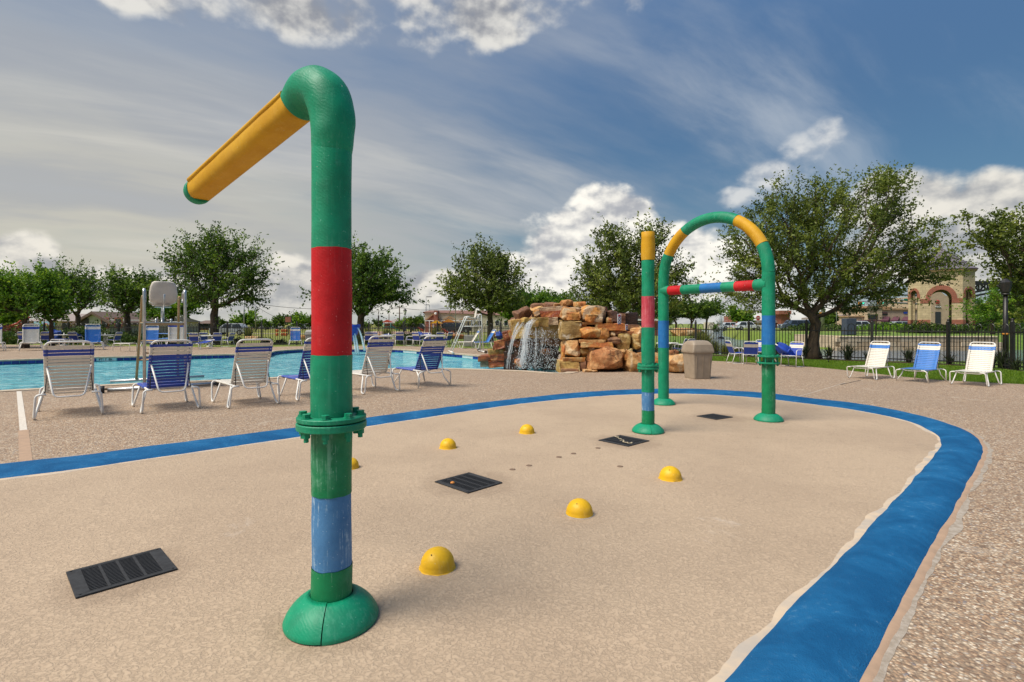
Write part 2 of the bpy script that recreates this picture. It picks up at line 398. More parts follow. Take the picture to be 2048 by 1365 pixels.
m_alu = mat('brushed_aluminium', (.55, .56, .57), .32, (.42, .43, .44), 12, metal=.85, amt=.4)
m_tanpole = mat('shaded_tan_steel', (.42, .28, .14), .45, (.34, .22, .11), 10, metal=.3)  # shaded tone of the stand's far legs is put into this tan
m_seat = mat('seat_plastic', (.62, .57, .50), .5, (.52, .47, .41), 5, amt=.4)
m_rubber = mat('black_rubber', (.015, .015, .015), .7)
m_bin = mat('taupe_bin_plastic', (.33, .26, .19), .5, (.28, .22, .16), 5, bump=.1)
m_bin2 = mat('grey_bin_plastic', (.26, .25, .23), .5)
m_bark = mat('bark', (.105, .070, .045), .9, (.045, .030, .020), 9, bump=.9, bscale=22, stretch=(1, 1, .3), bdist=.03)
m_bark2 = mat('pale_bark', (.19, .14, .10), .9, (.09, .065, .045), 9, bump=.8, bscale=22, stretch=(1, 1, .3), bdist=.02)
def leafmat(name, dark, mid, light, trans=.42):
    m = bpy.data.materials.new(name); m.use_nodes = True; t = m.node_tree; t.nodes.clear()
    a = t.nodes.new('ShaderNodeAttribute'); a.attribute_name = 'tone'; tone = S(t, a.outputs['Fac'])
    c = ramp(t, tone, [(0, dark), (.5, mid), (1, light)])
    d = t.nodes.new('ShaderNodeBsdfPrincipled'); d.inputs['Roughness'].default_value = .5; d.inputs['Specular IOR Level'].default_value = .35
    t.links.new(c.v, d.inputs['Base Color'])
    tr = t.nodes.new('ShaderNodeBsdfTranslucent'); t.links.new(c.v, tr.inputs[0])
    mx = t.nodes.new('ShaderNodeMixShader'); mx.inputs[0].default_value = trans
    t.links.new(d.outputs[0], mx.inputs[1]); t.links.new(tr.outputs[0], mx.inputs[2])
    o = t.nodes.new('ShaderNodeOutputMaterial'); t.links.new(mx.outputs[0], o.inputs[0]); return m
m_leaf_oak = leafmat('live_oak_leaves', (.040, .062, .010), (.135, .185, .026), (.32, .36, .065))
m_leaf_elm = leafmat('elm_leaves', (.026, .058, .008), (.090, .170, .017), (.24, .34, .034))
m_leaf_bright = leafmat('bright_green_leaves', (.035, .095, .008), (.125, .26, .016), (.34, .48, .035))
m_leaf_bush = leafmat('shrub_leaves', (.02, .05, .01), (.06, .11, .016), (.18, .22, .04))
m_leaf_grey = leafmat('dusty_green_leaves', (.035, .05, .03), (.085, .11, .06), (.18, .20, .12))
m_leaf_grass = leafmat('grass_blades', (.06, .13, .008), (.14, .25, .014), (.28, .36, .03))
m_leaf_straw = leafmat('ornamental_grass_blades', (.06, .09, .02), (.17, .20, .04), (.38, .34, .10))
m_leaf_spike = leafmat('spiky_dark_leaves', (.014, .022, .012), (.040, .058, .028), (.13, .14, .07))
m_leaf_red = leafmat('rusty_red_leaves', (.05, .02, .012), (.16, .045, .02), (.30, .10, .04))
# ================================================================== the large structure
def in_poly(X, Y, poly):
    ins = np.zeros(X.shape, bool); n = len(poly)
    for i in range(n):
        x1, y1 = poly[i]; x2, y2 = poly[(i + 1) % n]
        c = ((y1 > Y) != (y2 > Y)); xi = (x2 - x1) * (Y - y1) / ((y2 - y1) if y2 != y1 else 1e-9) + x1
        ins ^= c & (X < xi)
    return ins
def sdf(X, Y, poly):
    d = np.full(X.shape, 1e9); n = len(poly)
    for i in range(n):
        x1, y1 = poly[i]; x2, y2 = poly[(i + 1) % n]; ex, ey = x2 - x1, y2 - y1
        t_ = np.clip(((X - x1) * ex + (Y - y1) * ey) / (ex * ex + ey * ey + 1e-12), 0, 1)
        d = np.minimum(d, np.hypot(X - x1 - t_ * ex, Y - y1 - t_ * ey))
    return np.where(in_poly(X, Y, poly), -d, d)
# pool outline: far edge left to right, then the near edge back
pool_px = [(-420, 735), (-150, 725), (0, 721), (195, 715), (290, 713), (460, 709), (530, 708.2), (548, 703), (580, 700.2), (620, 698.5), (690, 698), (790, 698.8), (850, 703), (905, 707), (960, 712), (1010, 716), (1080, 719), (1145, 723), (1150, 735), (1128, 747), (1050, 742.6), (980, 740.2), (900, 737.8), (790, 738), (700, 743), (620, 749.5), (540, 756.5), (400, 762.5), (235, 769.5), (100, 777), (0, 782.5), (-150, 792), (-420, 812)]
POOL = [tuple(P(a, b)[:2]) for a, b in pool_px]
POND = [(8, 33), (15, 43), (20, 53), (29, 82), (46, 131), (60, 171), (74, 171), (52, 125), (43.6, 111), (33, 82), (26.5, 62), (25, 53), (22.6, 42), (22.3, 36.5), (33.5, 36.5), (46, 38), (85, 42), (90, 4), (60, -5), (26, 5), (24, 14), (22.5, 20), (18.5, 21.7), (16.8, 20.9), (15.6, 20.7), (13.9, 22.2), (12.3, 24.0), (10.2, 26.0)]
def ss(x, a, b): q = np.clip((x - a) / (b - a), 0, 1); return q * q * (3 - 2 * q)
def gz_arr(X, Y):
    base = -.03 + .28 * ss(X, 14, 26) * ss(Y, 45, 70)
    base = base + (.55 - base) * ss(X, 22.0, 22.9) * ss(Y, 36.8, 37.5) * (1 - ss(Y, 70, 95)) * (X > 21)
    base = base + .05 * np.sin(X * .11 + 1.3) * np.sin(Y * .13) * ss(Y, 42, 60)
    d = sdf(X, Y, POND)
    slope = np.where((X > 21.8) & (X < 34.2) & (Y > 36.2), 6.0, .42)
    slope = np.where((Y < 30) & (X < 20), .9, slope)
    zb = -.42 + d * slope
    z = np.where(d > 0, np.minimum(base, zb), np.maximum(-1.8, -.42 + d * .6))
    dp = sdf(X, Y, POOL)
    z = np.where(dp < 1.6, -1.9, z)
    return z
def gz(x, y): return float(gz_arr(np.array([float(x)]), np.array([float(y)]))[0])
def lines(a, b, fine0, fine1, step, grow):
    out = list(np.arange(fine0, fine1 + 1e-6, step)); s = step; x = fine1
    while x < b: s *= grow; x += s; out.append(x)
    s = step; x = fine0
    while x > a: s *= grow; x -= s; out.insert(0, x)
    return np.array(out)
xs = lines(-2600, 2600, -48, 60, .9, 1.22); ys = lines(-400, 3200, -6, 62, .8, 1.13)
GX, GY = np.meshgrid(xs, ys); GZ = gz_arr(GX.ravel(), GY.ravel()).reshape(GX.shape)
def grid_mesh(name, X, Y, Zz, m):
    h, w = X.shape; vs_ = np.stack([X.ravel(), Y.ravel(), Zz.ravel()], 1)
    i = np.arange(h * w).reshape(h, w); q = np.stack([i[:-1, :-1].ravel(), i[:-1, 1:].ravel(), i[1:, 1:].ravel(), i[1:, :-1].ravel()], 1)
    me = bpy.data.meshes.new(name); me.vertices.add(len(vs_)); me.vertices.foreach_set('co', vs_.ravel().astype(np.float32))
    me.loops.add(q.size); me.loops.foreach_set('vertex_index', q.ravel().astype(np.int32))
    me.polygons.add(len(q)); me.polygons.foreach_set('loop_start', np.arange(0, q.size, 4, dtype=np.int32))
    me.update(calc_edges=True); me.polygons.foreach_set('use_smooth', np.ones(len(q), bool)); me.materials.append(m); return me
m_turf = mat('turf', (.10, .17, .02), .9)
t, b = nodes_of(m_turf); v_ = objvec(t); x, y, z = sepx(t, v_)
n1 = nz(t, v_, .05, 5, .6); n2 = nz(t, v_, 1.3, 6, .65); n3 = nz(t, v_, 24, 4, .7)
dry = ((x * -1.0 + 5.0).step(-10, 20) * .55 + y.step(40, 80) * .5)
tcx = mixc(t, n2.step(.3, .7), (.095, .18, .014), (.17, .25, .025))
tcx = mixc(t, (dry * (n1 * .9 + .45)).mn(1.0), tcx, (.27, .26, .045))
tcx = mixc(t, n3.step(.35, .7) * .45, tcx, (.035, .065, .010)); t.links.new(tcx.v, b.inputs['Base Color']); setbump(t, b, n3, .8, .03)
setp(link('lawn_ground', grid_mesh('lawn_ground', GX, GY, GZ, m_turf)), kind='structure')
def fill_poly(name, outer, holes, z, m):
    bm = bmesh.new()
    for lp in [outer] + holes:
        vs_ = [bm.verts.new((p[0], p[1], z)) for p in lp]
        for i in range(len(vs_)): bm.edges.new((vs_[i], vs_[(i + 1) % len(vs_)]))
    bmesh.ops.triangle_fill(bm, use_beauty=True, use_dissolve=False, edges=bm.edges[:])
    for f_ in bm.faces:
        if f_.normal.z < 0: f_.normal_flip()
    me = bpy.data.meshes.new(name); bm.to_mesh(me); bm.free(); me.materials.append(m); return me
# deck edge against the lawn
edge_px = [(-420, 696), (-150, 690.5), (0, 690), (140, 690.6), (250, 692.6), (360, 694.2), (450, 695), (530, 694.4), (600, 693), (680, 692.2), (760, 692.2), (840, 693.6), (900, 695.6), (960, 697.4), (1100, 702), (1250, 708), (1345, 716), (1417, 721.7), (1500, 725.6), (1576, 730.6), (1640, 736), (1700, 741.8), (1767, 749.6), (1830, 756.2), (1900, 761.6), (2048, 769), (2300, 782)]
edge_w = catmull([tuple(P(a, b)[:2]) for a, b in edge_px], 4, closed=False)
deck_outer = edge_w + [(34, 4), (30, -14), (-30, -14), (-44, 6)]
pool_w = catmull(POOL, 3, closed=True)
setp(link('pool_deck', fill_poly('pool_deck', deck_outer, [pool_w], 0.0, m_deck)), kind='structure')
mb = MB()
for i in range(len(edge_w) - 1):
    a, c = edge_w[i], edge_w[i + 1]; mb.poly([(a[0], a[1], 0), (c[0], c[1], 0), (c[0], c[1], -.12), (a[0], a[1], -.12)])
setp(obj('deck_edge', mb, m_coping), kind='structure')
# pool: shell, coping, tiles, water
pool = setp(bpy.data.objects.new('swimming_pool', None), kind='structure'); col.objects.link(pool)
def offset_loop(lp, d):
    n = len(lp); out = []
    area = sum(lp[i][0] * lp[(i + 1) % n][1] - lp[(i + 1) % n][0] * lp[i][1] for i in range(n))
    sg = 1 if area > 0 else -1
    for i in range(n):
        ax, ay = lp[i - 1]; bx, by = lp[(i + 1) % n]; tx, ty = bx - ax, by - ay; L = math.hypot(tx, ty) + 1e-9
        out.append((lp[i][0] + sg * ty / L * d, lp[i][1] - sg * tx / L * d))
    return out
WATER = -.19
m_shell = mat('pool_plaster', (.45, .66, .70), .7)
mb = MB(); n = len(pool_w)
for i in range(n):
    a, c = pool_w[i], pool_w[(i + 1) % n]; mb.poly([(a[0], a[1], -.002), (c[0], c[1], -.002), (c[0], c[1], -1.3), (a[0], a[1], -1.3)])
obj('pool_wall', mb, m_shell, pool)
mb = MB(); co_o = offset_loop(pool_w, .26); co_i = offset_loop(pool_w, -.045)
for i in range(n):
    j = (i + 1) % n; o1, o2, i1, i2 = co_o[i], co_o[j], co_i[i], co_i[j]
    mb.poly([(*o1, .004), (*o2, .004), (*o2, .016), (*o1, .016)]); mb.poly([(*o1, .016), (*o2, .016), (*i2, .016), (*i1, .016)])
    mb.poly([(*i1, .016), (*i2, .016), (*i2, -.04), (*i1, -.04)]); mb.poly([(*i1, -.04), (*i2, -.04), (*pool_w[j], -.04), (*pool_w[i], -.04)])
obj('coping', mb, m_coping, pool, fix=True)
setp(link('pool_floor', fill_poly('pool_floor', pool_w, [], -1.28, m_shell), pool))
m_water = mat('pool_water', (.10, .44, .50), .06)
t, b = nodes_of(m_water); v_ = objvec(t)
w1 = nz(t, v_, 2.6, 4, .6, .9); w2 = nz(t, v_, 9, 3, .55, .5); w3 = nz(t, v_, .5, 3, .5)
rip = w1 * 1.0 + w2 * .28
wc = mixc(t, w3.step(.35, .7), (.10, .40, .47), (.16, .52, .56)); wc = mixc(t, w1.step(.50, .64) * .60, wc, (.50, .76, .76)); wc = mixc(t, w1.step(.46, .36) * .55, wc, (.02, .20, .28))
t.links.new(wc.v, b.inputs['Base Color']); setbump(t, b, rip, .7, .18); b.inputs['IOR'].default_value = 1.33
b.inputs['Roughness'].default_value = .08
setp(link('pool_water', fill_poly('pool_water', offset_loop(pool_w, .01), [], WATER, m_water)), kind='structure')
m_tile = mat('navy_waterline_tile', (.006, .02, .19), .18, (.008, .035, .26), 3, rnd=.25)
m_tilew = mat('white_depth_tile', (.62, .72, .74), .25)
m_grout = mat('teal_grout', (.05, .30, .36), .6)
# walk the pool outline for the tile course (far side faces the camera)
tin = offset_loop(pool_w, -.006); tw = .235; acc = 0.0; tile_me = MB().box((0, 0, 0), (tw - .02, .012, .125), bev=.003).mesh('tile', m_tile)
tilew_me = MB().box((0, 0, 0), (tw - .02, .012, .125), bev=.003).mesh('tile', m_tilew)
mb = MB(); tin2 = offset_loop(pool_w, -.004); nt_tiles = 0
for i in range(n):
    a, c = tin2[i], tin2[(i + 1) % n]; mb.poly([(*a, -.045), (*c, -.045), (*c, -.3), (*a, -.3)])
obj('grout_bed', mb, m_grout, pool)
for i in range(n):
    a = Vector((*tin[i], 0)); c = Vector((*tin[(i + 1) % n], 0)); L = (c - a).length; d = (c - a) / max(L, 1e-6); ang = math.atan2(d.y, d.x)
    ctr = (a + c) / 2; far_side = ctr.y > 18.6
    while acc < L:
        p = a + d * acc; acc += tw; px = 1024 + F * p.x / p.y
        if not far_side or px < -40 or px > 1010 or nt_tiles >= 290: continue
        wt = (193 < px < 229) or (806 < px < 832) or (922 < px < 944)
        o = link('tile', tilew_me if wt else tile_me, pool, (p.x, p.y, -.105), ang); nt_tiles += 1
        if wt and abs(px - 211) < 6 and not globals().get('ftdone'):
            ftdone = True
            lp = Vector((W(211, p.y - .03), p.y - .02, -.105))
            lettering('depth_marking', 'FT  7  IN', .12, m_rubber, (lp.x, lp.y - .008, lp.z), (R(90), 0, ang if abs(ang) < 1.5 else ang + math.pi), pool, .002)
    acc -= L
# ------------------------------------------------------------------ splash pad and its painted curb
out_px = [(0, 931), (303, 894), (596, 857), (818, 826), (1020, 801), (1180, 785.5), (1300, 780), (1400, 780), (1523, 787.5), (1600, 796), (1746, 814), (1874, 842), (1943, 868), (1966, 896), (1960, 926), (1934, 977), (1900, 1037), (1857, 1114), (1806, 1209), (1731, 1365)]
in_px = [(0, 960), (303, 919), (596, 876), (825, 841), (1020, 812), (1175, 795.5), (1292, 789.5), (1395, 789.5), (1515, 797), (1592, 806), (1712, 822), (1814, 844), (1866, 868), (1881, 887), (1870, 909), (1819, 969), (1770, 1020), (1700, 1095), (1600, 1198), (1445, 1365)]
O = [tuple(P(a, b)[:2]) for a, b in out_px] + [(.72, 1.36), (-.15, .42), (-1.5, -.9), (-3.4, -2.3), (-5.6, -3.0), (-8, -2), (-9.6, .5), (-8.6, 3)]
I = [tuple(P(a, b)[:2]) for a, b in in_px] + [(.12, 1.38), (-.62, .70), (-1.8, -.5), (-3.5, -1.8), (-5.6, -2.4), (-7.7, -1.6), (-9.1, .6), (-8.1, 2.6)]
Oc = catmull(O, 14); Ic = catmull(I, 14); n = len(Oc)
mid = [((a[0] + c[0]) / 2, (a[1] + c[1]) / 2) for a, c in zip(Oc, Ic)]
setp(link('splash_pad', fill_poly('splash_pad', mid, [], .006, m_pad)), kind='structure')
def wob(p, s, k): return (mnoise.noise(Vector((p[0] * s, p[1] * s, k)))) 
def band(name, A, B, prof, m, na=.0, nb=.0, sc_=6):
    """sweep between two loops; prof = [(t, z)]"""
    mb = MB(); k = len(prof); n = len(A)
    for i in range(n):
        a, c = Vector(A[i]), Vector(B[i]); d = (c - a); L = d.length; d = d / L
        a = a + d * (wob(A[i], sc_, 1.5) + .22 * wob(A[i], sc_ * 5, 7.5)) * na; c = c + d * (wob(B[i], sc_, 3.5) + .22 * wob(B[i], sc_ * 5, 9.5)) * nb
        for (tt, zz) in prof:
            p = a.lerp(c, tt); mb.v.append((p.x, p.y, zz + (.004 * wob(p, 5, tt * 3) if .05 < tt < .95 else 0)))
    for i in range(n):
        j = (i + 1) % n
        for q in range(k - 1): mb.face([i * k + q, j * k + q, j * k + q + 1, i * k + q + 1], True)
    return setp(obj(name, mb, m, fix=True), kind='structure')
def lerp_loop(A, B, t_): return [(a[0] + (c[0] - a[0]) * t_, a[1] + (c[1] - a[1]) * t_) for a, c in zip(A, B)]
band('painted_curb', Ic, Oc, [(0, .004), (.04, .014), (.15, .03), (.35, .046), (.6, .05), (.82, .036), (.95, .016), (1, .0)], m_blue_curb, .018, .018, 3)
# sealant bead outside the curb and pale cement smear beside it; trowelled cement inside
def shift_loop(A, B, d):
    out = []
    for a, c in zip(A, B):
        v = Vector(c) - Vector(a); v.normalize(); out.append((c[0] + v.x * d, c[1] + v.y * d))
    return out
band('sealant_bead', shift_loop(Ic, Oc, -.03), shift_loop(Ic, Oc, .038), [(0, .004), (.3, .009), (.7, .009), (1, .001)], m_caulk, 0, .012, 7)
band('cement_smear', shift_loop(Ic, Oc, -.02), shift_loop(Ic, Oc, .065), [(0, .002), (.5, .004), (1, .0015)], m_cement, 0, .05, 3.2)
band('trowelled_cement_margin', shift_loop(Oc, Ic, -.03), shift_loop(Oc, Ic, .035), [(0, .0075), (.5, .0095), (1, .0065)], mat('grey_cement_margin', (.42, .36, .30), .9, (.57, .44, .31), 5, bump=.4), 0, .05, 3.5)
# expansion joints set flush in the deck
def strip(name, pts, w, m, z=.004):
    mb = MB(); pts = [Vector(p) for p in pts]
    for i in range(len(pts)):
        a = pts[max(i - 1, 0)]; c = pts[min(i + 1, len(pts) - 1)]; d = (c - a); d.z = 0; d.normalize(); s_ = Vector((-d.y, d.x, 0)) * w / 2
        mb.v += [tuple(pts[i] + s_ + Vector((0, 0, z))), tuple(pts[i] - s_ + Vector((0, 0, z)))]
    for i in range(len(pts) - 1): mb.face([2 * i, 2 * i + 1, 2 * i + 3, 2 * i + 2])
    return setp(obj(name, mb, m, fix=True), kind='structure')
strip('deck_joint', [P(38, 783), P(47, 861)], .075, m_whitejoint)
strip('deck_joint', [P(46.8, 861), P(52, 925)], .10, m_caulk)
strip('deck_joint', [P(1966, 915), P(2060, 927)], .03, m_caulk)
strip('deck_joint', [P(1590, 796), P(1655, 777), P(1690, 766)], .012, m_whitejoint)
strip('deck_joint', [P(1680, 770), P(1722, 761)], .02, m_rubber)
strip('deck_joint', [P(40, 783), P(80, 781)], .03, m_whitejoint)
strip('deck_joint', [P(905, 764), P(960, 770), P(1080, 766), P(1180, 760)], .012, m_cement)
# small flush ground nozzles and stains between the grates
nozz = [(1025, 941), (1058, 933), (1147, 909), (1196, 898), (1118, 916), (1240, 935)]
# ------------------------------------------------------------------ pond and its wall, paths, roads
m_pond = mat('pond_water', (.13, .17, .20), .08, (.10, .14, .17), .3)
t, b = nodes_of(m_pond); v_ = objvec(t); setbump(t, b, nz(t, v_, 3.2, 4, .6, .5), .8, .16)
setp(link('pond_water', fill_poly('pond_water', offset_loop(POND, .7), [], -.42, m_pond)), kind='structure')
m_path = mat('pale_path', (.52, .44, .34), .9, (.42, .35, .27), 3)
m_road = mat('asphalt', (.075, .073, .07), .9, (.055, .054, .052), 2, bump=.2)
m_redcurb = mat('red_curb_paint', (.42, .035, .02), .6); m_pink = mat('pink_paving', (.46, .30, .23), .85, (.38, .25, .19), 3)
def sheet(name, xy, m, dz_=.03, w=None):
    pts = [Vector((x, y, gz(x, y) + dz_)) for x, y in xy]
    return strip(name, pts, w, m, 0)
def seg(a, c, k): return [(a[0] + (c[0] - a[0]) * i / k, a[1] + (c[1] - a[1]) * i / k) for i in range(k + 1)]
sheet('field_path', seg((-75, 78), (-20, 74), 8) + seg((-20, 74), (8, 69), 6)[1:], m_path, .03, 2.4)
sheet('pond_path', seg((8, 69), (22, 100), 8) + seg((22, 100), (75, 190), 8)[1:], m_path, .04, 2.4)
sheet('street', seg((-160, 150), (160, 150), 12), m_road, .05, 13)
sheet('near_street', seg((48, 92), (160, 92), 8), m_road, .12, 10)
sheet('red_kerb', seg((-24, 72), (-16, 88), 5) + seg((-16, 88), (-9, 106), 3)[1:], m_redcurb, .09, .7)
sheet('playground_paving', seg((-28, 84), (-8, 84), 4), m_pink, .03, 20)
# ================================================================== splash pad fixtures
rng = random.Random(7)
def lumpy(n, amp, seed):
    return lambda a, z: amp * mnoise.noise(Vector((math.cos(a) * 1.4, math.sin(a) * 1.4, z * 5 + seed)))
def pole_section(name, c, r, z0, z1, m, parent, seed=0, amp=.004, flare=0, flare2=0):
    k = max(3, int((z1 - z0) / .05)); prof = []
    for i in range(k + 1):
        q = i / k; rr = r + flare * (1 - q) + flare2 * q
        prof.append((rr, z0 + (z1 - z0) * q))
    wv = lambda a, z: amp * (mnoise.noise(Vector((math.cos(a) * .9, math.sin(a) * .9, z * 4.5 + 0.37))) + .8 * mnoise.noise(Vector((0.1, .3, z * 3.1))))
    mb = MB(); mb.lathe(prof, 40, c, wob=wv)
    for row in (0, len(prof) - 1):                     # hand-painted, slightly wavy colour edges
        for j in range(40):
            a = 2 * math.pi * j / 40; x, y, z = mb.v[row * 40 + j]; mb.v[row * 40 + j] = (x, y, z + .0045 * mnoise.noise(Vector((math.cos(a) * 2.2, math.sin(a) * 2.2, prof[row][1] * 7))))
    return obj(name, mb, m, parent)
def hexbolt(r, h, m):
    return MB().prism([(r * math.cos(math.pi / 3 * i), r * math.sin(math.pi / 3 * i)) for i in range(6)], 0, h).mesh('bolt_head', m)
def flange(parent, z, r, rp, m, discs, k=8, bolt_r=.018, gap=0, turn=.35, dropz=None):
    """discs = [(z0, z1, r)]"""
    for (a, c, rr) in discs:
        mb = MB(); mb.lathe([(rp - .004, c), (rr - .004, c), (rr, c - .004), (rr, a + .004), (rr - .004, a), (rp - .004, a)], 44, smooth=False)
        obj('flange', mb, m, parent)
    top = max(d[1] for d in discs); bot = min(d[0] for d in discs); br = (rp + r) / 2 + .006
    hm = MB().prism([(bolt_r * 1.25 * math.cos(math.pi / 8 * i), bolt_r * 1.25 * math.sin(math.pi / 8 * i)) for i in range(16)], top, top + .004)
    hm.prism([(bolt_r * math.cos(math.pi / 3 * i), bolt_r * math.sin(math.pi / 3 * i)) for i in range(6)], top + .004, top + .004 + bolt_r * .9)
    hm.prism([(bolt_r * .95 * math.cos(math.pi / 3 * i), bolt_r * .95 * math.sin(math.pi / 3 * i)) for i in range(6)], bot - bolt_r * 1.5, bot - .002)
    hm.prism([(bolt_r * .6 * math.cos(math.pi / 5 * i), bolt_r * .6 * math.sin(math.pi / 5 * i)) for i in range(10)], bot - bolt_r * 2.5, bot - bolt_r * 1.5)
    hm.prism([(bolt_r * .5 * math.cos(math.pi / 4 * i), bolt_r * .5 * math.sin(math.pi / 4 * i)) for i in range(8)], bot - .004, top + .002)
    if gap: hm.prism([(bolt_r * .6 * math.cos(math.pi / 5 * i), bolt_r * .6 * math.sin(math.pi / 5 * i)) for i in range(10)], bot, top)
    me = hm.mesh('bolt', m)
    for i in range(k):
        a = turn + 2 * math.pi * i / k; link('bolt', me, parent, (br * math.cos(a), br * math.sin(a), 0), a * 1.7)
def cap_prof(rp, rb, h):
    Rr = rb * 1.035; e = math.sqrt(1 - (rb / Rr) ** 2); k = (h - .012) / (math.sqrt(1 - (rp / Rr) ** 2) - e)
    rs_ = [rb - (rb - rp) * (i / 10) ** 1.5 for i in range(11)]
    return [(rb - .002, .0)] + [(r_, .012 + k * (math.sqrt(max(0, 1 - (r_ / Rr) ** 2)) - e)) for r_ in rs_]
def skirt(parent, rp, rb, h, m, seam=-1.45, half=True):
    prof = cap_prof(rp, rb, h) + [(rp, h - .02)]
    for s_ in (0, 1):
        mb = MB(); g = .012
        mb.lathe(prof, 26, (0, 0, .004 + (.004 if s_ else 0)), seam + math.pi * s_ + g, seam + math.pi * (s_ + 1) - g)
        inner = [(r_ - .006, z) for r_, z in prof]
        mb.lathe(inner, 26, (0, 0, .004 + (.004 if s_ else 0)), seam + math.pi * s_ + g, seam + math.pi * (s_ + 1) - g)
        obj('base_skirt', mb, m, parent)
    a = seam - .09
    mb = MB(); mb.lathe([(.010, 0), (.009, .004), (.004, .007), (0, .008)], 10, (0, 0, 0)); s = obj('rivet', mb, m, parent)
    rr = (rp + rb) / 2 + .012; s.location = (rr * math.cos(a), rr * math.sin(a), h * .52 + .012); s.rotation_euler = (0, R(38), a)
# --- the tall water cannon
c0 = thing('water_cannon', 'tall green, red and blue striped water pole with a long yellow arm', 'water cannon', (-.850, 2.50, .004))
r0 = .0925
pole_section('lower_pipe', (0, 0, 0), r0, .02, .262, m_green2, c0)
pole_section('blue_band', (0, 0, 0), r0 - .003, .262, .600, m_bluep, c0)
pole_section('lower_pipe', (0, 0, 0), r0, .600, .905, m_green2, c0)
flange(c0, 0, .157, r0, m_green, [(.905, .938, .159), (.943, .966, .157)], 8, .0185, turn=.12)
pole_section('upper_pipe', (0, 0, 0), r0 + .001, .966, 1.250, m_green, c0)
pole_section('red_band', (0, 0, 0), r0 - .001, 1.250, 1.748, m_red, c0)
pole_section('upper_pipe', (0, 0, 0), r0 - .001, 1.748, 2.235, m_green, c0)
skirt(c0, r0 + .012, .215, .125, m_green)
mb = MB(); mb.lathe([(r0 + .0145, .10), (r0 + .0145, .117), (r0 + .001, .118)], 40); obj('gap_shadow_ring', mb, m_black, c0).name = 'gap_shade_ring'  # black ring paints in the shade of the gap between pipe and skirt
ctrl = [(0, 0, 2.19), (.004, 0, 2.30), (.0, .005, 2.39), (-.035, .025, 2.485), (-.105, .07, 2.535), (-.175, .125, 2.525), (-.225, .165, 2.490)]
pp = catmull(ctrl, 7, closed=False); mb = MB()
mb.tube(pp, [r0 - .006 + .020 * math.sin((i / len(pp)) ** .8 * math.pi * .94 + .02) for i in range(len(pp))], 40, caps=True)
mb.v = [tuple(Vector(v) + Vector((mnoise.noise(Vector(v) * 9), mnoise.noise(Vector(v) * 9 + Vector((5, 1, 2))), mnoise.noise(Vector(v) * 9 + Vector((1, 7, 3))))) * .006 * min(1, max(0, (Vector(v).z - 2.19) * 12))) for v in mb.v]
obj('elbow', mb, m_green, c0)
# yellow arm: flat-bottomed flume with a groove along its upper edge
A0 = Vector((-.205, .152, 2.500)); A1 = Vector((-1.165, .90, 2.243)); d = (A1 - A0).normalized()
side = d.cross(Vector((0, 0, 1))).normalized(); upv = side.cross(d).normalized()
def arm_prof(k):
    pr = []
    for i in range(40):
        a = 2 * math.pi * i / 40; x = math.cos(a); y = math.sin(a); q = 2.6
        x_, y_ = math.copysign(abs(x) ** (2 / q), x) * .081, math.copysign(abs(y) ** (2 / q), y) * .079
        if y_ < -.02: y_ = max(y_, -.070)
        pr.append((x_, y_))
    return pr
mb = MB(); prof = arm_prof(0); L = (A1 - A0).length; nseg = 26
for i in range(nseg + 1):
    q = i / nseg; p = A0 + d * L * q
    for (x, y) in prof:
        s_ = 1 - .08 * q
        groove = .010 if (x > .045 and y > .03 and abs(y - .055) < .012 and .04 < q < .97) else 0
        w_ = .0022 * mnoise.noise(Vector((q * 9, x * 20, y * 20)))
        mb.v.append(tuple(p + side * (x * s_ - groove + w_) + upv * (y * s_ - groove + w_)))
for i in range(nseg):
    for j in range(40): mb.face([i * 40 + j, i * 40 + (j + 1) % 40, (i + 1) * 40 + (j + 1) % 40, (i + 1) * 40 + j], True)
mb.face(list(range(39, -1, -1))); obj('yellow_arm', mb, m_yel, c0, fix=True)
# raised lip running along the side seen from the pad
mb = MB(); 
for off in (.044,):
    mb.tube([A0 + d * L * (.03 + .93 * q / 12) - side * (.070 - .004 * q / 12) + upv * off for q in range(13)], .0155, 10)
obj('arm_lip', mb, m_yel, c0)
mb = MB(); mb.tube([A1 - d * .035, A1 + d * .01, A1 + d * .03, A1 + d * .036], [.080, .080, .075, .052], 36); obj('end_cap', mb, m_green, c0)
# --- the shorter post with the yellow nozzle
b0 = P(1296, 865); s0 = thing('spray_post', 'straight green spray post with an open yellow top and faded red band', 'spray post', (W(1296, 6.84), 6.84, .004))
rp = .082
pole_section('lower_pipe', (0, 0, 0), rp, .02, .283, m_green2, s0); pole_section('blue_band', (0, 0, 0), rp - .002, .283, .52, m_bluep, s0)
pole_section('lower_pipe', (0, 0, 0), rp, .52, .81, m_green, s0)
flange(s0, 0, .135, rp, m_green, [(.81, .838, .137), (.843, .872, .135)], 8, .016, turn=.3)
pole_section('upper_pipe', (0, 0, 0), rp, .872, 1.35, m_green, s0, amp=.006); pole_section('red_band', (0, 0, 0), rp, 1.35, 1.75, m_redfaded, s0)
pole_section('upper_pipe', (0, 0, 0), rp - .001, 1.75, 2.215, m_green, s0)
mb = MB(); mb.lathe([(rp + .001, 2.215), (rp + .006, 2.27), (rp + .007, 2.42), (rp + .001, 2.50), (rp + .003, 2.575), (rp - .004, 2.578), (rp - .012, 2.57), (rp - .014, 2.40)], 36, wob=lumpy(0, .003, 3)); obj('yellow_nozzle', mb, m_yel, s0)
mb = MB(); mb.lathe([(rp - .014, 2.41), (0, 2.41)], 30); obj('nozzle_bore', mb, m_black, s0)
skirt(s0, rp + .010, .205, .105, m_green, seam=-1.6)
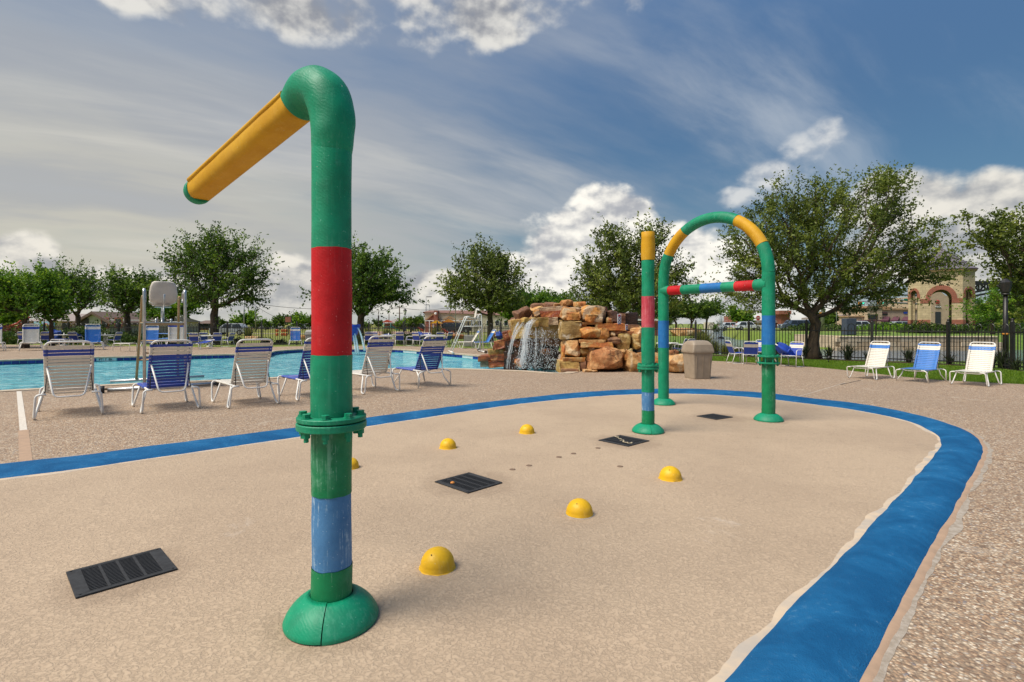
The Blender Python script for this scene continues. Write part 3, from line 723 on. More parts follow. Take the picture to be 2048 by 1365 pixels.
# --- the spray arch
Lb = Vector((2.63, 9.2, 0)); Rb = Vector((W(1537, 7.66), 7.66, 0)); ctr = (Lb + Rb) / 2; ax_ = (Rb - Lb).normalized(); rad = (Rb - Lb).length / 2
ar = thing('spray_arch', 'green two-legged spray arch with yellow-banded curve and a striped crossbar', 'spray arch', (ctr.x, ctr.y, .004), math.atan2(ax_.y, ax_.x))
ra = .088; SP = 2.14
for s_ in (-1, 1):
    x0 = s_ * rad
    if s_ > 0:
        zs = [(.02, .82, m_green2, 'lower_pipe'), (.94, 1.097, m_green, 'upper_pipe'), (1.097, 1.515, m_blueb, 'blue_band'), (1.515, SP, m_green, 'upper_pipe')]
    else: zs = [(.02, .98, m_green, 'lower_pipe'), (.98, 1.45, m_blueb, 'blue_band'), (1.45, SP, m_green, 'upper_pipe')]
    for (z0, z1, m, nm) in zs: 
        o = pole_section(nm, (0, 0, 0), ra + .003, z0, z1, m, ar, amp=.004); o.location = (x0, 0, 0)
# flange set on the right leg (two plates held apart by bolts)
hold = MB()
for (a, c, rr) in [(.82, .842, .15), (.868, .886, .150), (.915, .94, .150)]:
    if a == .868: continue
    mb = MB(); mb.lathe([(ra - .004, c), (rr - .004, c), (rr, c - .004), (rr, a + .004), (rr - .004, a), (ra - .004, a)], 40, smooth=False); o = obj('flange', mb, m_green, ar); o.location = (rad, 0, 0)
o = pole_section('spacer_pipe', (0, 0, 0), ra - .01, .842, .915, m_green2, ar); o.location = (rad, 0, 0)
me = MB().prism([(.016 * math.cos(math.pi / 3 * i), .016 * math.sin(math.pi / 3 * i)) for i in range(6)], .94, .955).prism([(.009 * math.cos(math.pi / 4 * i), .009 * math.sin(math.pi / 4 * i)) for i in range(8)], .79, .94).prism([(.016 * math.cos(math.pi / 3 * i), .016 * math.sin(math.pi / 3 * i)) for i in range(6)], .803, .82).mesh('bolt', m_green)
for i in range(8):
    a = 2 * math.pi * i / 8 + .2; link('bolt', me, ar, (rad + .124 * math.cos(a), .124 * math.sin(a), 0), a)
def arc_piece(nm, a0, a1, m):
    k = max(3, int((a1 - a0) / 6)); pts = [(rad * math.cos(R(a0 + (a1 - a0) * i / k)), 0, SP + rad * math.sin(R(a0 + (a1 - a0) * i / k))) for i in range(k + 1)]
    mb = MB(); mb.tube(pts, [ra + .001 * math.sin(i) for i in range(k + 1)], 32, caps=False); obj(nm, mb, m, ar)
arc_piece('arch_pipe', 0, 26, m_green); arc_piece('yellow_band', 26, 62, m_yel); arc_piece('arch_pipe', 62, 122, m_green); arc_piece('yellow_band', 122, 152, m_yel); arc_piece('arch_pipe', 152, 180, m_green)
cz = 1.965; xs_ = lambda t_: -rad + 2 * rad * t_
def bar_piece(nm, t0, t1, m, r_=.078, r2=None):
    mb = MB(); mb.tube([(xs_(t0), 0, cz + .0 * t0), (xs_((t0 + t1) / 2), 0, cz), (xs_(t1), 0, cz)], [r_, (r_ + (r2 or r_)) / 2, r2 or r_], 28, caps=False); obj(nm, mb, m, ar)
bar_piece('crossbar_joint', .0, .07, m_green, .098, .082); bar_piece('red_band', .07, .21, m_red); bar_piece('crossbar', .21, .41, m_green); bar_piece('blue_band', .41, .61, m_blueb)
bar_piece('crossbar', .61, .73, m_green); bar_piece('red_band', .73, .89, m_red); bar_piece('crossbar_joint', .89, 1.0, m_green, .080, .10)
for s_ in (-1, 1):
    e = bpy.data.objects.new('footing', None); col.objects.link(e); e.parent = ar; e.location = (s_ * rad, 0, 0); KIDS.setdefault(ar.name, []).append(e)
    prof = cap_prof(.096, .20, .10)
    mb = MB(); mb.lathe(prof, 36, (0, 0, .004)); mb.lathe([(r_ - .006, z) for r_, z in prof], 36, (0, 0, .004)); obj('base_skirt', mb, m_green, e)
# --- yellow ground domes
dome_px = [(875, 1137, 71, 'large yellow dome jet nearest the camera, right of the tall water pole', 0), (1159, 1030, 55, 'yellow dome jet with a white caulk ring, below the middle grate on the right', 1), (1341, 959, 45, 'yellow dome jet furthest right, between the square grate and the blue curb', 0),
           (896, 897, 34, 'yellow dome jet just beyond the middle grate on its left', 0), (1054, 867, 31, 'smallest yellow dome jet, furthest back, left of the straight spray post', 0), (700, 937, 36, 'yellow dome jet almost hidden behind the tall water pole', 0)]
m_hole = mat('nozzle_hole', (.03, .02, .01), .8)
def make_dome(px, py, w, label, ring):
    p = P(px, py); r_ = w / F * p.y / 2 * .95; t_ = thing('dome_jet', label, 'dome jet', (p.x, p.y, .004), 0, 'yellow domes on the splash pad')
    prof = [(r_ * 1.05, .002), (r_ * 1.04, .012), (r_ * .995, .022)] + [(r_ * math.cos(q), .02 + r_ * .97 * math.sin(q)) for q in [i * math.pi / 2 / 14 for i in range(1, 15)]]
    mb = MB(); mb.lathe(prof, 44, wob=lambda a, z: .0018 * mnoise.noise(Vector((math.cos(a) * 3, math.sin(a) * 3, z * 25)))); obj('dome_shell', mb, m_yeldome, t_)
    mb = MB(); q = R(52); mb.lathe([(r_ * .04, 0), (r_ * .036, .002), (0, .0005)], 12); o = obj('nozzle_hole', mb, m_hole, t_)
    dv = Vector((-.30, -.62, .85)).normalized(); o.location = Vector((0, 0, .02)) + dv * r_ * 1.0; o.rotation_euler = dv.to_track_quat('Z', 'Y').to_euler()
    mb = MB(); mb.lathe([(r_ * 1.05, .006), (r_ * (1.16 if ring else 1.09), .0025)], 40, wob=lambda a, z: .010 * mnoise.noise(Vector((math.cos(a) * 3, math.sin(a) * 3, px))) * (1 if z < .004 else 0)); obj('caulk_ring', mb, m_cement if ring else m_yeldome, t_)
for a in dome_px: make_dome(*a)
# --- drain grates
grates = [([(135, 1150), (322, 1099), (353, 1143), (148, 1203)], 4, 17, 'long dark drain grate at lower left of the splash pad'),
          ([(872, 966), (938, 948), (1003, 968), (935, 991)], 4, 17, 'dark drain grate in the middle of the pad with an orange speck on it'),
          ([(1200, 884), (1240, 871), (1295, 885), (1257, 895)], 4, 15, 'dark drain grate at the foot of the straight spray post, littered with leaf scraps'),
          ([(1394, 834), (1425, 829.5), (1467, 836), (1432, 841.5)], 4, 12, 'dark drain grate furthest back, between the feet of the spray arch')]
for gi, (cs, ncol, nrow, lab) in enumerate(grates):
    q = [P(*c) for c in cs]; cen = sum(q, Vector()) / 4; g = thing('drain_grate', lab, 'drain grate', (cen.x, cen.y, .006), 0, 'drain grates in the splash pad')
    u0 = ((q[1] - q[0]) + (q[2] - q[3])) / 2; v0 = ((q[0] - q[3]) + (q[1] - q[2])) / 2
    if gi == 0 or True:
        ul, vl = u0.length, v0.length; ang = math.atan2(u0.y, u0.x)
        va = math.atan2(v0.y, v0.x) - math.pi / 2; ang = (ang + va) / 2 if abs(ang - va) < 1.2 else ang
    g.rotation_euler = (0, 0, ang)
    obj('pit_shade_plate', MB().box((0, 0, .0015), (ul - .01, vl - .01, .002)), m_black, g)  # flat black plate stands in for the shaded pit under the bars
    fw = .045 * (1.0 if gi == 0 else 1)
    fx = fw * (1.4 if gi == 0 else 1); fy = fw * .6
    for (c, dd) in (((0, vl / 2 - fy / 2), (ul, fy)), ((0, -vl / 2 + fy / 2), (ul, fy)), ((ul / 2 - fx / 2, 0), (fx, vl - 2 * fy)), ((-ul / 2 + fx / 2, 0), (fx, vl - 2 * fy))):
        obj('frame_edge', MB().box((c[0], c[1], .006), (dd[0], dd[1], .009), bev=.002), m_grate, g)
    iw, ih = ul - 2 * fx, vl - 2 * fy
    bme = MB().box((0, 0, 0), (iw, ih / nrow * .42, .006)).mesh('bar', m_grate)
    for k in range(nrow): link('bar', bme, g, (0, -ih / 2 + ih * (k + .5) / nrow, .006))
    rib = MB().box((0, 0, 0), (.013, ih, .008)).mesh('rib', m_grate)
    for k in range(1, ncol): link('rib', rib, g, (-iw / 2 + iw * k / ncol, 0, .0065))
    sc_me = MB().lathe([(.006, .0), (.0058, .003), (0, .0035)], 8).mesh('screw', m_black)
    for sx in (-1, 1):
        for sy in (-1, 1): link('screw', sc_me, g, (sx * (ul / 2 - .02), sy * (vl / 2 - .018), .0095))
m_litter = mat('dry_leaf', (.55, .45, .30), .8); m_orange = mat('orange_scrap', (.62, .22, .03), .6)
mb = MB(); rr = random.Random(4)
for (px, py) in [(1236, 878), (1240, 881), (1244, 884), (1250, 888), (1255, 889), (1260, 890), (1263, 889), (1247, 886), (1232, 877)]:
    p = P(px, py); a = rr.random() * 6; mb.box((p.x, p.y, .0195), (.045 + .02 * rr.random(), .014, .004), a)
setp(obj('dry_leaves', mb, m_litter), 'pale leaf scraps lying on the grate below the straight spray post', 'leaf litter', kind='stuff')
p = P(905, 970); setp(obj('orange_scrap', MB().lathe([(.02, 0), (.018, .006), (.006, .012), (0, .013)], 9), m_orange, loc=(p.x, p.y, .017)), 'tiny orange scrap lying on the middle drain grate', 'scrap')
m_jet = mat('jet_ring', (.20, .13, .085), .8)
for i, (px, py) in enumerate(nozz):
    p = P(px, py); wds = ['nearest the middle grate', 'second from the middle grate', 'midway between two grates', 'just left of the grate by the post', 'faint one amid the row', 'below the grate corner']
    o = obj('ground_jet', MB().lathe([(.030, .0), (.028, .004), (.012, .005), (.010, .002), (0, .002)], 16), m_jet, loc=(p.x, p.y, .007))
    setp(o, 'small flush ground jet in the splash pad, ' + wds[i], 'ground jet', 'flush ground jets in the splash pad')
# ================================================================== poolside furniture
def rounded(pts, r, k=4):
    """round the inner corners of an open 3D polyline"""
    pts = [Vector(p) for p in pts]; out = [pts[0]]
    for i in range(1, len(pts) - 1):
        a, b, c = pts[i - 1], pts[i], pts[i + 1]; d1 = (a - b); d2 = (c - b); q = min(r, d1.length * .49, d2.length * .49)
        s, e = b + d1.normalized() * q, b + d2.normalized() * q
        for j in range(k + 1):
            t_ = j / k; out.append(s * (1 - t_) ** 2 + b * 2 * t_ * (1 - t_) + e * t_ ** 2)
    out.append(pts[-1]); return out
TR = .0155
def strap_mesh(w, bw, m, rad=TR):
    """a vinyl strap wrapped round the two side tubes; lies in x, width bw along y, wraps at +-w/2"""
    mb = MB(); o = w / 2; e = rad + .003
    prof = [(-o + .03, -e), (-o, -e - .001), (-o - e * .8, -e * .6), (-o - e - .001, 0), (-o - e * .8, e * .6), (-o, e), (-o * .5, e - .003), (0, e - .006), (o * .5, e - .003), (o, e), (o + e * .8, e * .6), (o + e + .001, 0), (o + e * .8, -e * .6), (o, -e - .001), (o - .03, -e)]
    for (x, z) in prof: mb.v += [(x, -bw / 2, z), (x, bw / 2, z)]
    for i in range(len(prof) - 1): mb.face([2 * i, 2 * i + 1, 2 * i + 3, 2 * i + 2], abs(prof[i][0]) > o - .001)
    return mb.mesh('strap', m)
LW, LH = .62, .365
def make_lounger(label, style, group, back_deg=62, name='lounge_chair', body=None, vlegs=False, detail=True, tone=None):
    """origin under the hinge; foot end towards +y, backrest leans to -y"""
    t_ = thing(name, label, 'lounge chair', group=group)
    o = LW / 2; fr = MB(); foot = .88; back = -.40
    # seat frame: closed loop of tube seen from above, with the ends turned down as sled legs
    legs = []
    for s in (-1, 1):
        x = s * o
        fr.tube([(x, back + .1, LH), (x, foot - .06, LH)], TR, 8)
    for y in (back + .06, foot - .02): fr.tube(rounded([(-o, y, LH), (-o, y + (.0), LH), (o, y, LH)], .02), TR, 8)
    for y in (.22, .66): fr.tube([(-o + .01, y, LH - .012)] + [(-o + o * 2 * k / 6, y, LH - .045) for k in (1, 2, 3, 4, 5)] + [(o - .01, y, LH - .012)], TR * .8, 6)
    obj('seat_frame', fr, m_wframe, t_)
    sp = .085                                          # legs splay outwards a little
    for s in (-1, 1):
        for (y0, y1, yr) in ((foot - .02, foot - .10, foot - .33), (back + .06, back + .08, back + .31)):
            mb = MB(); x = s * o; xe = s * (o + sp)
            if vlegs:
                mb.tube(rounded([(s * (o - .05), y0, LH), (xe, y0, LH - .03), (xe + s * .01, y1, .014)], .06, 5), TR, 8)
                mb.tube([(xe + s * .01, y1, .016), (s * (o - .0), (y0 + yr) / 2 + (.0), LH * .55), (x, yr, LH)], TR * .95, 8)
            else:
                mb.tube(rounded([(s * (o - .05), y0, LH), (xe - s * .02, y0, LH), (xe, y1, .014), (xe, yr + (.10 if y0 > 0 else -.08), .014), (x, yr, LH)], .07, 5), TR, 8)
            obj('leg', mb, m_wframe, t_)
    bl = .84; a = R(back_deg); bd = Vector((0, -math.cos(a), math.sin(a))); bo = o - .035
    q0 = Vector((0, .02, LH + .012)); X = Vector((1, 0, 0))
    mb = MB(); mb.tube(rounded([q0 - X * bo, q0 - X * bo + bd * bl, q0 + X * bo + bd * bl, q0 + X * bo], .10, 6), TR, 8)
    obj('back_frame', mb, m_wframe, t_)
    # prop bail behind the backrest
    m1 = q0 + bd * (bl * .52); low = Vector((0, back + .02, LH - .065))
    mb = MB(); mb.tube(rounded([m1 - X * (bo - .015), low - X * (bo - .10) + Vector((0, .02, .02)), low + X * (bo - .10) + Vector((0, .02, .02)), m1 + X * (bo - .015)], .07, 5), TR * .85, 8)
    obj('prop_bail', mb, m_wframe, t_)
    mb = MB()
    for s in (-1, 1): mb.tube([m1 + X * s * (bo - .02) - bd * .12, Vector((s * (o - .03), back + .18, LH - .01))], .007, 6)
    obj('ratchet_arm', mb, m_rubber, t_)
    rot = Matrix.Rotation(a, 4, 'X')
    key = (style, detail)
    if key not in STRAPS:
        STRAPS[key] = {}
        for nm, m in (('w', m_wstrap), ('b', body or (m_bstrap if 'l' not in style else m_lstrap)), ('a', m_bstrap if 'l' not in style else m_lstrap)):
            STRAPS[key][nm] = (strap_mesh(2 * bo, .048, m), strap_mesh(2 * o, .050, m), strap_mesh(2 * bo, .030, m), strap_mesh(2 * bo, .060, m))
    sm_ = STRAPS[key]
    # backrest straps from the top down
    main = 'b' if style.startswith('b') else 'w'
    seq = ['w3', 'a0', 'a0'] + ['w0'] * 11 if main == 'w' else ['a0', 'w3', 'w3'] + ['b0'] * 11
    y = bl - .055
    for k, c in enumerate(seq):
        wdt = {'0': .048, '3': .060}[c[1]]; y -= wdt / 2
        o_ = link('strap', sm_[c[0]][int(c[1])], t_); p = q0 + bd * y; o_.location = p; o_.rotation_euler = (math.pi - a, 0, 0)
        y -= wdt / 2 + .008
    k = int((foot - .08) / .062)
    for i in range(k):
        o_ = link('strap', sm_[main][1], t_); o_.location = (0, .08 + i * (foot - .17) / (k - 1), LH)
    if detail:
        rv = MB(); y = bl - .055
        for c in seq:
            wdt = {'0': .048, '3': .060}[c[1]]; y -= wdt / 2
            for s in (-1, 1):
                p = q0 + bd * y + X * s * (bo - .026) + Vector((0, -math.sin(a), -math.cos(a))) * (TR + .006); rv.box(p, (.010, .006, .010), Matrix.Rotation(a, 3, 'X'))
            y -= wdt / 2 + .008
        setp(obj('rivets', rv, m_rubber, t_), kind='stuff')
    return t_
STRAPS = {}
def put(t_, px, py, rz, scale):
    p = P(px, py); t_.location = (p.x, p.y, 0); t_.rotation_euler = (0, 0, rz); t_.scale = (scale,) * 3
G1 = 'lounge chairs lined up along the near pool edge'
near = [
 (-6.81, 8.16, 39, 1.0, 'w', 64, False, 'white strap lounge chair at the far left of the near row, by the pale joint'),
 (-5.65, 8.71, 42, 1.0, 'b', 64, False, 'blue strap lounge chair in front of the wheeled lifeguard stand'),
 (-4.56, 9.20, 43, 1.0, 'w', 64, False, 'white strap lounge chair between two blue ones, left of the tall pole'),
 (-3.77, 10.08, 42, 1.0, 'b', 64, False, 'blue strap lounge chair half hidden behind the red band of the tall pole'),
 (-2.84, 10.96, 44, 1.0, 'w', 66, False, 'white strap lounge chair just right of the tall water pole'),
 (-1.91, 11.90, 40, 1.02, 'b', 60, True, 'blue strap lounge chair at the right end of the near row')]
for (x, y, rz, s_, st, bd_, vl, lab) in near:
    t_ = make_lounger(lab, st, G1, bd_, vlegs=vl); t_.location = (x, y, 0); t_.rotation_euler = (0, 0, R(rz)); t_.scale = (s_,) * 3
G2 = 'lounge chairs on the right by the lawn'
for (x, y, rz, s_, st, vl, lab) in [
 (9.40, 13.72, 118, .82, 'wl', False, 'white lounge chair with blue head straps, leftmost of the three by the right lawn'),
 (10.15, 13.03, 120, .82, 'bl', True, 'light blue lounge chair between the two white ones by the right lawn'),
 (10.85, 12.32, 123, .84, 'wl', False, 'white lounge chair furthest right on the deck, near the black lamp post')]:
    t_ = make_lounger(lab, st, G2, 66, vlegs=vl); t_.location = (x, y, 0); t_.rotation_euler = (0, 0, R(rz)); t_.scale = (s_,) * 3
G3 = 'lounge chairs across the pool'
for (px, py, rz, s_, st, bd_, lab) in [
 (62, 701, R(222), 1.15, 'w', 76, 'white lounge chair across the pool at left, back raised, facing the water'),
 (186, 699.5, R(219), 1.15, 'bl', 76, 'blue lounge chair across the pool with pale head straps, left of the flat white stool'),
 (303, 698.5, R(205), 1.1, 'bl', 74, 'light blue lounge chair across the pool, left behind the lifeguard stand'),
 (352, 698, R(213), 1.25, 'w', 80, 'tall-backed white lounge chair across the pool, right behind the lifeguard stand'),
 (591, 692, R(202), .98, 'bl', 78, 'light blue lounge chair alone across the pool beside the red pole band'),
 (945, 697, R(105), 1.0, 'wl', 58, 'white lounge chair side-on behind the far lifeguard stand'),
 (975, 697.5, R(110), 1.0, 'bl', 58, 'light blue lounge chair side-on, between the far lifeguard stand and the waterfall'),
 (-14, 702, R(220), 1.15, 'w', 74, 'white lounge chair across the pool cut off by the left picture edge')]:
    t_ = make_lounger(lab, st, G3, bd_, detail=False); put(t_, px, py, rz, s_)
t_ = make_lounger('navy lounge chair lying flat across the pool, by the left tables', 'b', G3, 12, detail=False); put(t_, 405, 698, R(172), .9)
# low strap stools
def make_stool(label, m, px, py, w, h, rz=0):
    t_ = thing('foot_stool', label, 'stool', tuple(P(px, py)), rz, 'strap stools across the pool'); fr = MB()
    for y in (-.25, .25): fr.tube(rounded([(-w / 2, y, .014), (-w / 2, y, h), (w / 2, y, h), (w / 2, y, .014)], .06), .016, 6)
    for x in (-w / 2 + .05, w / 2 - .05): fr.tube([(x, -.25, h), (x, .25, h)], .016, 6)
    fr.tube([(-w / 2 + .05, 0, h - .02), (0, 0, h - .10), (w / 2 - .05, 0, h - .02)], .010, 6)
    obj('frame', fr, m_wframe, t_); me = MB().box((0, 0, 0), (w - .06, .052, .008)).mesh('strap', m)
    for k in range(7): link('strap', me, t_, (0, -.2 + k * .066, h + .018))
make_stool('low white strap stool standing empty on the deck across the pool', m_wstrap, 250, 703, .85, .40)
make_stool('blue strap stool across the pool, seen above the nearest white chair', m_bstrap, 124, 704, .68, .62)
# --------------------------------------------------------- dining sets
def make_chair(label, group, m=m_bstrap, full=True):
    t_ = thing('patio_chair', label, 'patio chair', group=group); w = .27
    fr = MB()
    for s in (-1, 1):
        x = s * w
        fr.tube(rounded([(x * 1.06, .27, .016), (x * 1.02, .21, .60), (x * 1.02, .14, .645), (x * 1.02, -.17, .645), (x, -.24, .60)], .06), .0135, 7)
        fr.tube([(x * 1.04, -.33, .016), (x, -.2, .42)], .0135, 7)
        fr.tube([(x * 1.06, .27, .018), (x * 1.04, -.33, .018)], .012, 6)
        fr.tube([(x * .9, .25, .43), (x * .9, -.2, .40)], .0135, 6)
    fr.tube([(-w, .25, .43), (w, .25, .43)], .0135, 6); fr.tube([(-w, -.2, .40), (w, -.2, .40)], .0135, 6)
    obj('frame', fr, m_wframe, t_)
    mb = MB(); mb.tube(rounded([(-w * .93, -.19, .40), (-w * .93, -.40, .93), (w * .93, -.40, .93), (w * .93, -.19, .40)], .09, 5), .0135, 7); obj('back_frame', mb, m_wframe, t_)
    d = Vector((0, -.21, .53)).normalized(); o0 = Vector((0, -.19, .40)); rt = Matrix.Rotation(math.atan2(.21, .53), 3, 'X')
    me_w = MB().box((0, 0, 0), (2 * w * .93, .030, .060)).mesh('strap', m_wstrap); me_b = MB().box((0, 0, 0), (2 * w * .93, .030, .062)).mesh('strap', m)
    for k in range(7):
        q = o0 + d * (.08 + k * .068); l_ = link('strap', me_w if k in (4, 5) else me_b, t_); l_.location = q; l_.rotation_euler = (math.atan2(.21, .53), 0, 0)
    me_s = MB().box((0, 0, 0), (2 * w * .9, .056, .022)).mesh('strap', m)
    for k in range(7): link('strap', me_s, t_, (0, -.16 + k * .064, .418 + k * .0045))
    return t_
def make_table(label, px, py, rz, s_, group, r_=.55):
    p = P(px, py); t_ = thing('patio_table', label, 'table', (p.x, p.y, 0), rz, group, s_)
    mb = MB(); mb.lathe([(0, .70), (r_ - .02, .70), (r_, .705), (r_, .735), (r_ - .02, .74), (.03, .74), (.03, .73)], 8, smooth=False); obj('tabletop', mb, m_wframe, t_)
    lg = MB(); 
    for k in range(4):
        a = k * math.pi / 2 + .4; c, s = math.cos(a), math.sin(a)
        m2 = MB(); m2.tube(rounded([(.10 * c, .10 * s, .70), (.07 * c, .07 * s, .36), (.38 * c, .38 * s, .016)], .1), .014, 6); obj('leg', m2, m_wframe, t_)
    mb = MB(); mb.tube([(0, 0, .02), (0, 0, .86)], .022, 8); mb.lathe([(.22, 0), (.22, .04), (.05, .08), (.03, .12)], 16); obj('umbrella_post', mb, m_wframe, t_)
    return t_
GC = {'R': 'chairs round the tables by the right lawn', 'M': 'chairs round the tables across the pool, middle', 'L': 'chairs round the tables across the pool, left'}
chairs = [  # px, py, rz(facing), scale, group, label
 (1474, 727, R(-88), .86, 'R', 'blue patio chair turned side-on, left of the table near the arch leg'),
 (1500, 729, R(-18), .86, 'R', 'blue patio chair seen square from behind, left of the right arch leg'),
 (1527, 724, R(160), .86, 'R', 'blue patio chair mostly hidden behind the right arch leg'),
 (1584, 734, R(125), .86, 'R', 'blue patio chair right of the arch leg beside a furled umbrella'),
 (1371, 716, R(30), .84, 'R', 'right one of two blue patio chairs behind the taupe bin'),
 (1356, 715, R(60), .84, 'R', 'left one of two blue patio chairs behind the taupe bin'),
 (737, 692.6, R(20), .95, 'M', 'blue patio chair left of the first middle table, near the red band'),
 (757, 692.0, R(-30), .95, 'M', 'blue patio chair tucked behind the first middle table'),
 (799, 692.8, R(15), .95, 'M', 'blue patio chair right of the first middle table, seen from behind'),
 (820, 692.4, R(95), .95, 'M', 'blue patio chair turned side-on away from the first middle table'),
 (837, 693.4, R(-25), .95, 'M', 'blue patio chair left of the second middle table, beside the furled umbrella'),
 (856, 692.4, R(200), .9, 'M', 'blue patio chair behind the second middle table'),
 (876, 693.6, R(30), .95, 'M', 'blue patio chair just right of the second middle table'),
 (892, 693.4, R(60), .95, 'M', 'outermost blue patio chair right of the second middle table'),
 (390, 695, R(18), .92, 'L', 'blue patio chair nearest the lifeguard stand at the left tables'),
 (407, 692.6, R(30), .92, 'L', 'blue patio chair second from the lifeguard stand'),
 (433, 694, R(38), .92, 'L', 'blue patio chair seen from behind under the large left tree'),
 (455, 694, R(80), .92, 'L', 'blue patio chair side-on at the right end of the left tables'),
 (228, 693, R(85), .95, 'L', 'blue patio chair side-on facing left, right of the blue lounge chair'),
 (152, 692.4, R(8), .95, 'L', 'blue patio chair beside the blue umbrella bundle, left of the blue lounge chair'),
 (92, 691.6, R(40), .95, 'L', 'navy patio chair seen from behind, right of the white lounge chair'),
 (50, 691, R(15), .95, 'L', 'blue patio chair half hidden behind the white lounge chair at left')]
for (px, py, rz, s_, g, lab) in chairs:
    c_ = make_chair(lab, GC[g]); put(c_, px, py, rz, s_)
make_table('white octagonal patio table behind the right arch leg', 1541, 729, 0, .86, 'white patio tables')
make_table('white patio table behind the straight spray post and taupe bin', 1335, 716, 0, .84, 'white patio tables')
make_table('white patio table, first right of the tall pole across the pool', 777, 692.2, 0, .95, 'white patio tables')
make_table('white patio table, second right of the tall pole across the pool', 857, 692.8, 0, .95, 'white patio tables')
make_table('white patio table under the large tree left of the tall pole', 420, 693.6, 0, .92, 'white patio tables')
make_table('white patio table beside the blue lounge chair far left', 210, 692.4, 0, .95, 'white patio tables')
make_table('white patio table at the far left with the dark umbrella bundle', 128, 691.4, 0, .95, 'white patio tables')
def bundle(label, a, c, r_, m, px0, seed):
    """furled umbrella: gathered cloth round a pole, lying from a to c"""
    a, c = Vector(a), Vector(c); t_ = thing('furled_umbrella', label, 'umbrella', tuple(a), 0, 'furled umbrellas by the tables'); c = c - a; mb = MB(); k = 14; n = 18
    d = c.normalized(); s1 = d.cross(Vector((0, 0, 1))).normalized(); s2 = s1.cross(d)
    for i in range(k + 1):
        q = i / k; rr = r_ * (.35 + .75 * math.sin(math.pi * min(q * 1.05 + .12, 1)) ** .7) * (1 if q < .97 else .4)
        for j in range(n):
            an = 2 * math.pi * j / n; f_ = rr * (1 + .30 * math.cos(an * 5 + q * 2 + seed) + .12 * mnoise.noise(Vector((q * 5, an, seed))))
            mb.v.append(tuple(c * q + s1 * math.cos(an) * f_ + s2 * math.sin(an) * f_ * .8 + Vector((0, 0, -.10 * math.sin(math.pi * q) * r_))))
    for i in range(k):
        for j in range(n): mb.face([i * n + j, i * n + (j + 1) % n, (i + 1) * n + (j + 1) % n, (i + 1) * n + j], True)
    obj('canopy_cloth', mb, m, t_); mb = MB(); mb.tube([c * -.08, c * 1.12], .02, 8); obj('umbrella_pole', mb, m_wframe, t_)
    mb = MB(); mb.tube([c * .55 + d * w_ for w_ in (-.02, .02)], r_ * 1.02, 16); obj('tie_band', mb, m_bstrap, t_)
u1 = H(1553, 690, 17.4); u2 = H(1591, 712, 17.3)
bundle('royal blue furled umbrella slung across the chair right of the arch leg', u1, u2, .17, m_bstrap, 0, 1)
bundle('navy furled umbrella bundled on a table at the far left', H(104, 681, 36), H(124, 664, 36), .55, m_navy, 0, 2)
bundle('blue furled umbrella lying low beside the left blue chairs', H(139, 676, 36), H(168, 671, 36.5), .26, m_navy, 0, 3)
bundle('dark blue furled umbrella over the second middle table', H(834, 668, 33.6), H(852, 676, 33.4), .20, m_navy, 0, 4)
bundle('dark blue furled umbrella between the chairs of the first middle table', H(766, 673, 33.6), H(788, 671, 33.8), .13, m_navy, 0, 5)
bundle('navy furled umbrella left of the waterfall rocks', H(992, 672, 29), H(1008, 668, 29), .22, m_navy, 0, 6)
# picnic table, seen behind the lifeguard stand
p = P(345, 691); pt = thing('picnic_table', 'blue metal picnic table behind the lifeguard stand', 'picnic table', (p.x, p.y, 0), R(3))
for k in range(5): obj('table_plank', MB().box((0, -.32 + k * .16, .76), (2.0, .14, .04), bev=.008), m_lstrap, pt)
for s in (-1, 1): obj('bench', MB().box((0, s * .72, .45), (2.0, .26, .04), bev=.008), m_lstrap, pt)
for s in (-1, 1):
    mb = MB(); mb.tube([(s * .75, -.75, .02), (s * .75, -.3, .74), (s * .75, .3, .74), (s * .75, .75, .02)], .025, 6); mb.tube([(s * .75, -.72, .42), (s * .75, .72, .42)], .025, 6); obj('leg', mb, m_fence, pt)
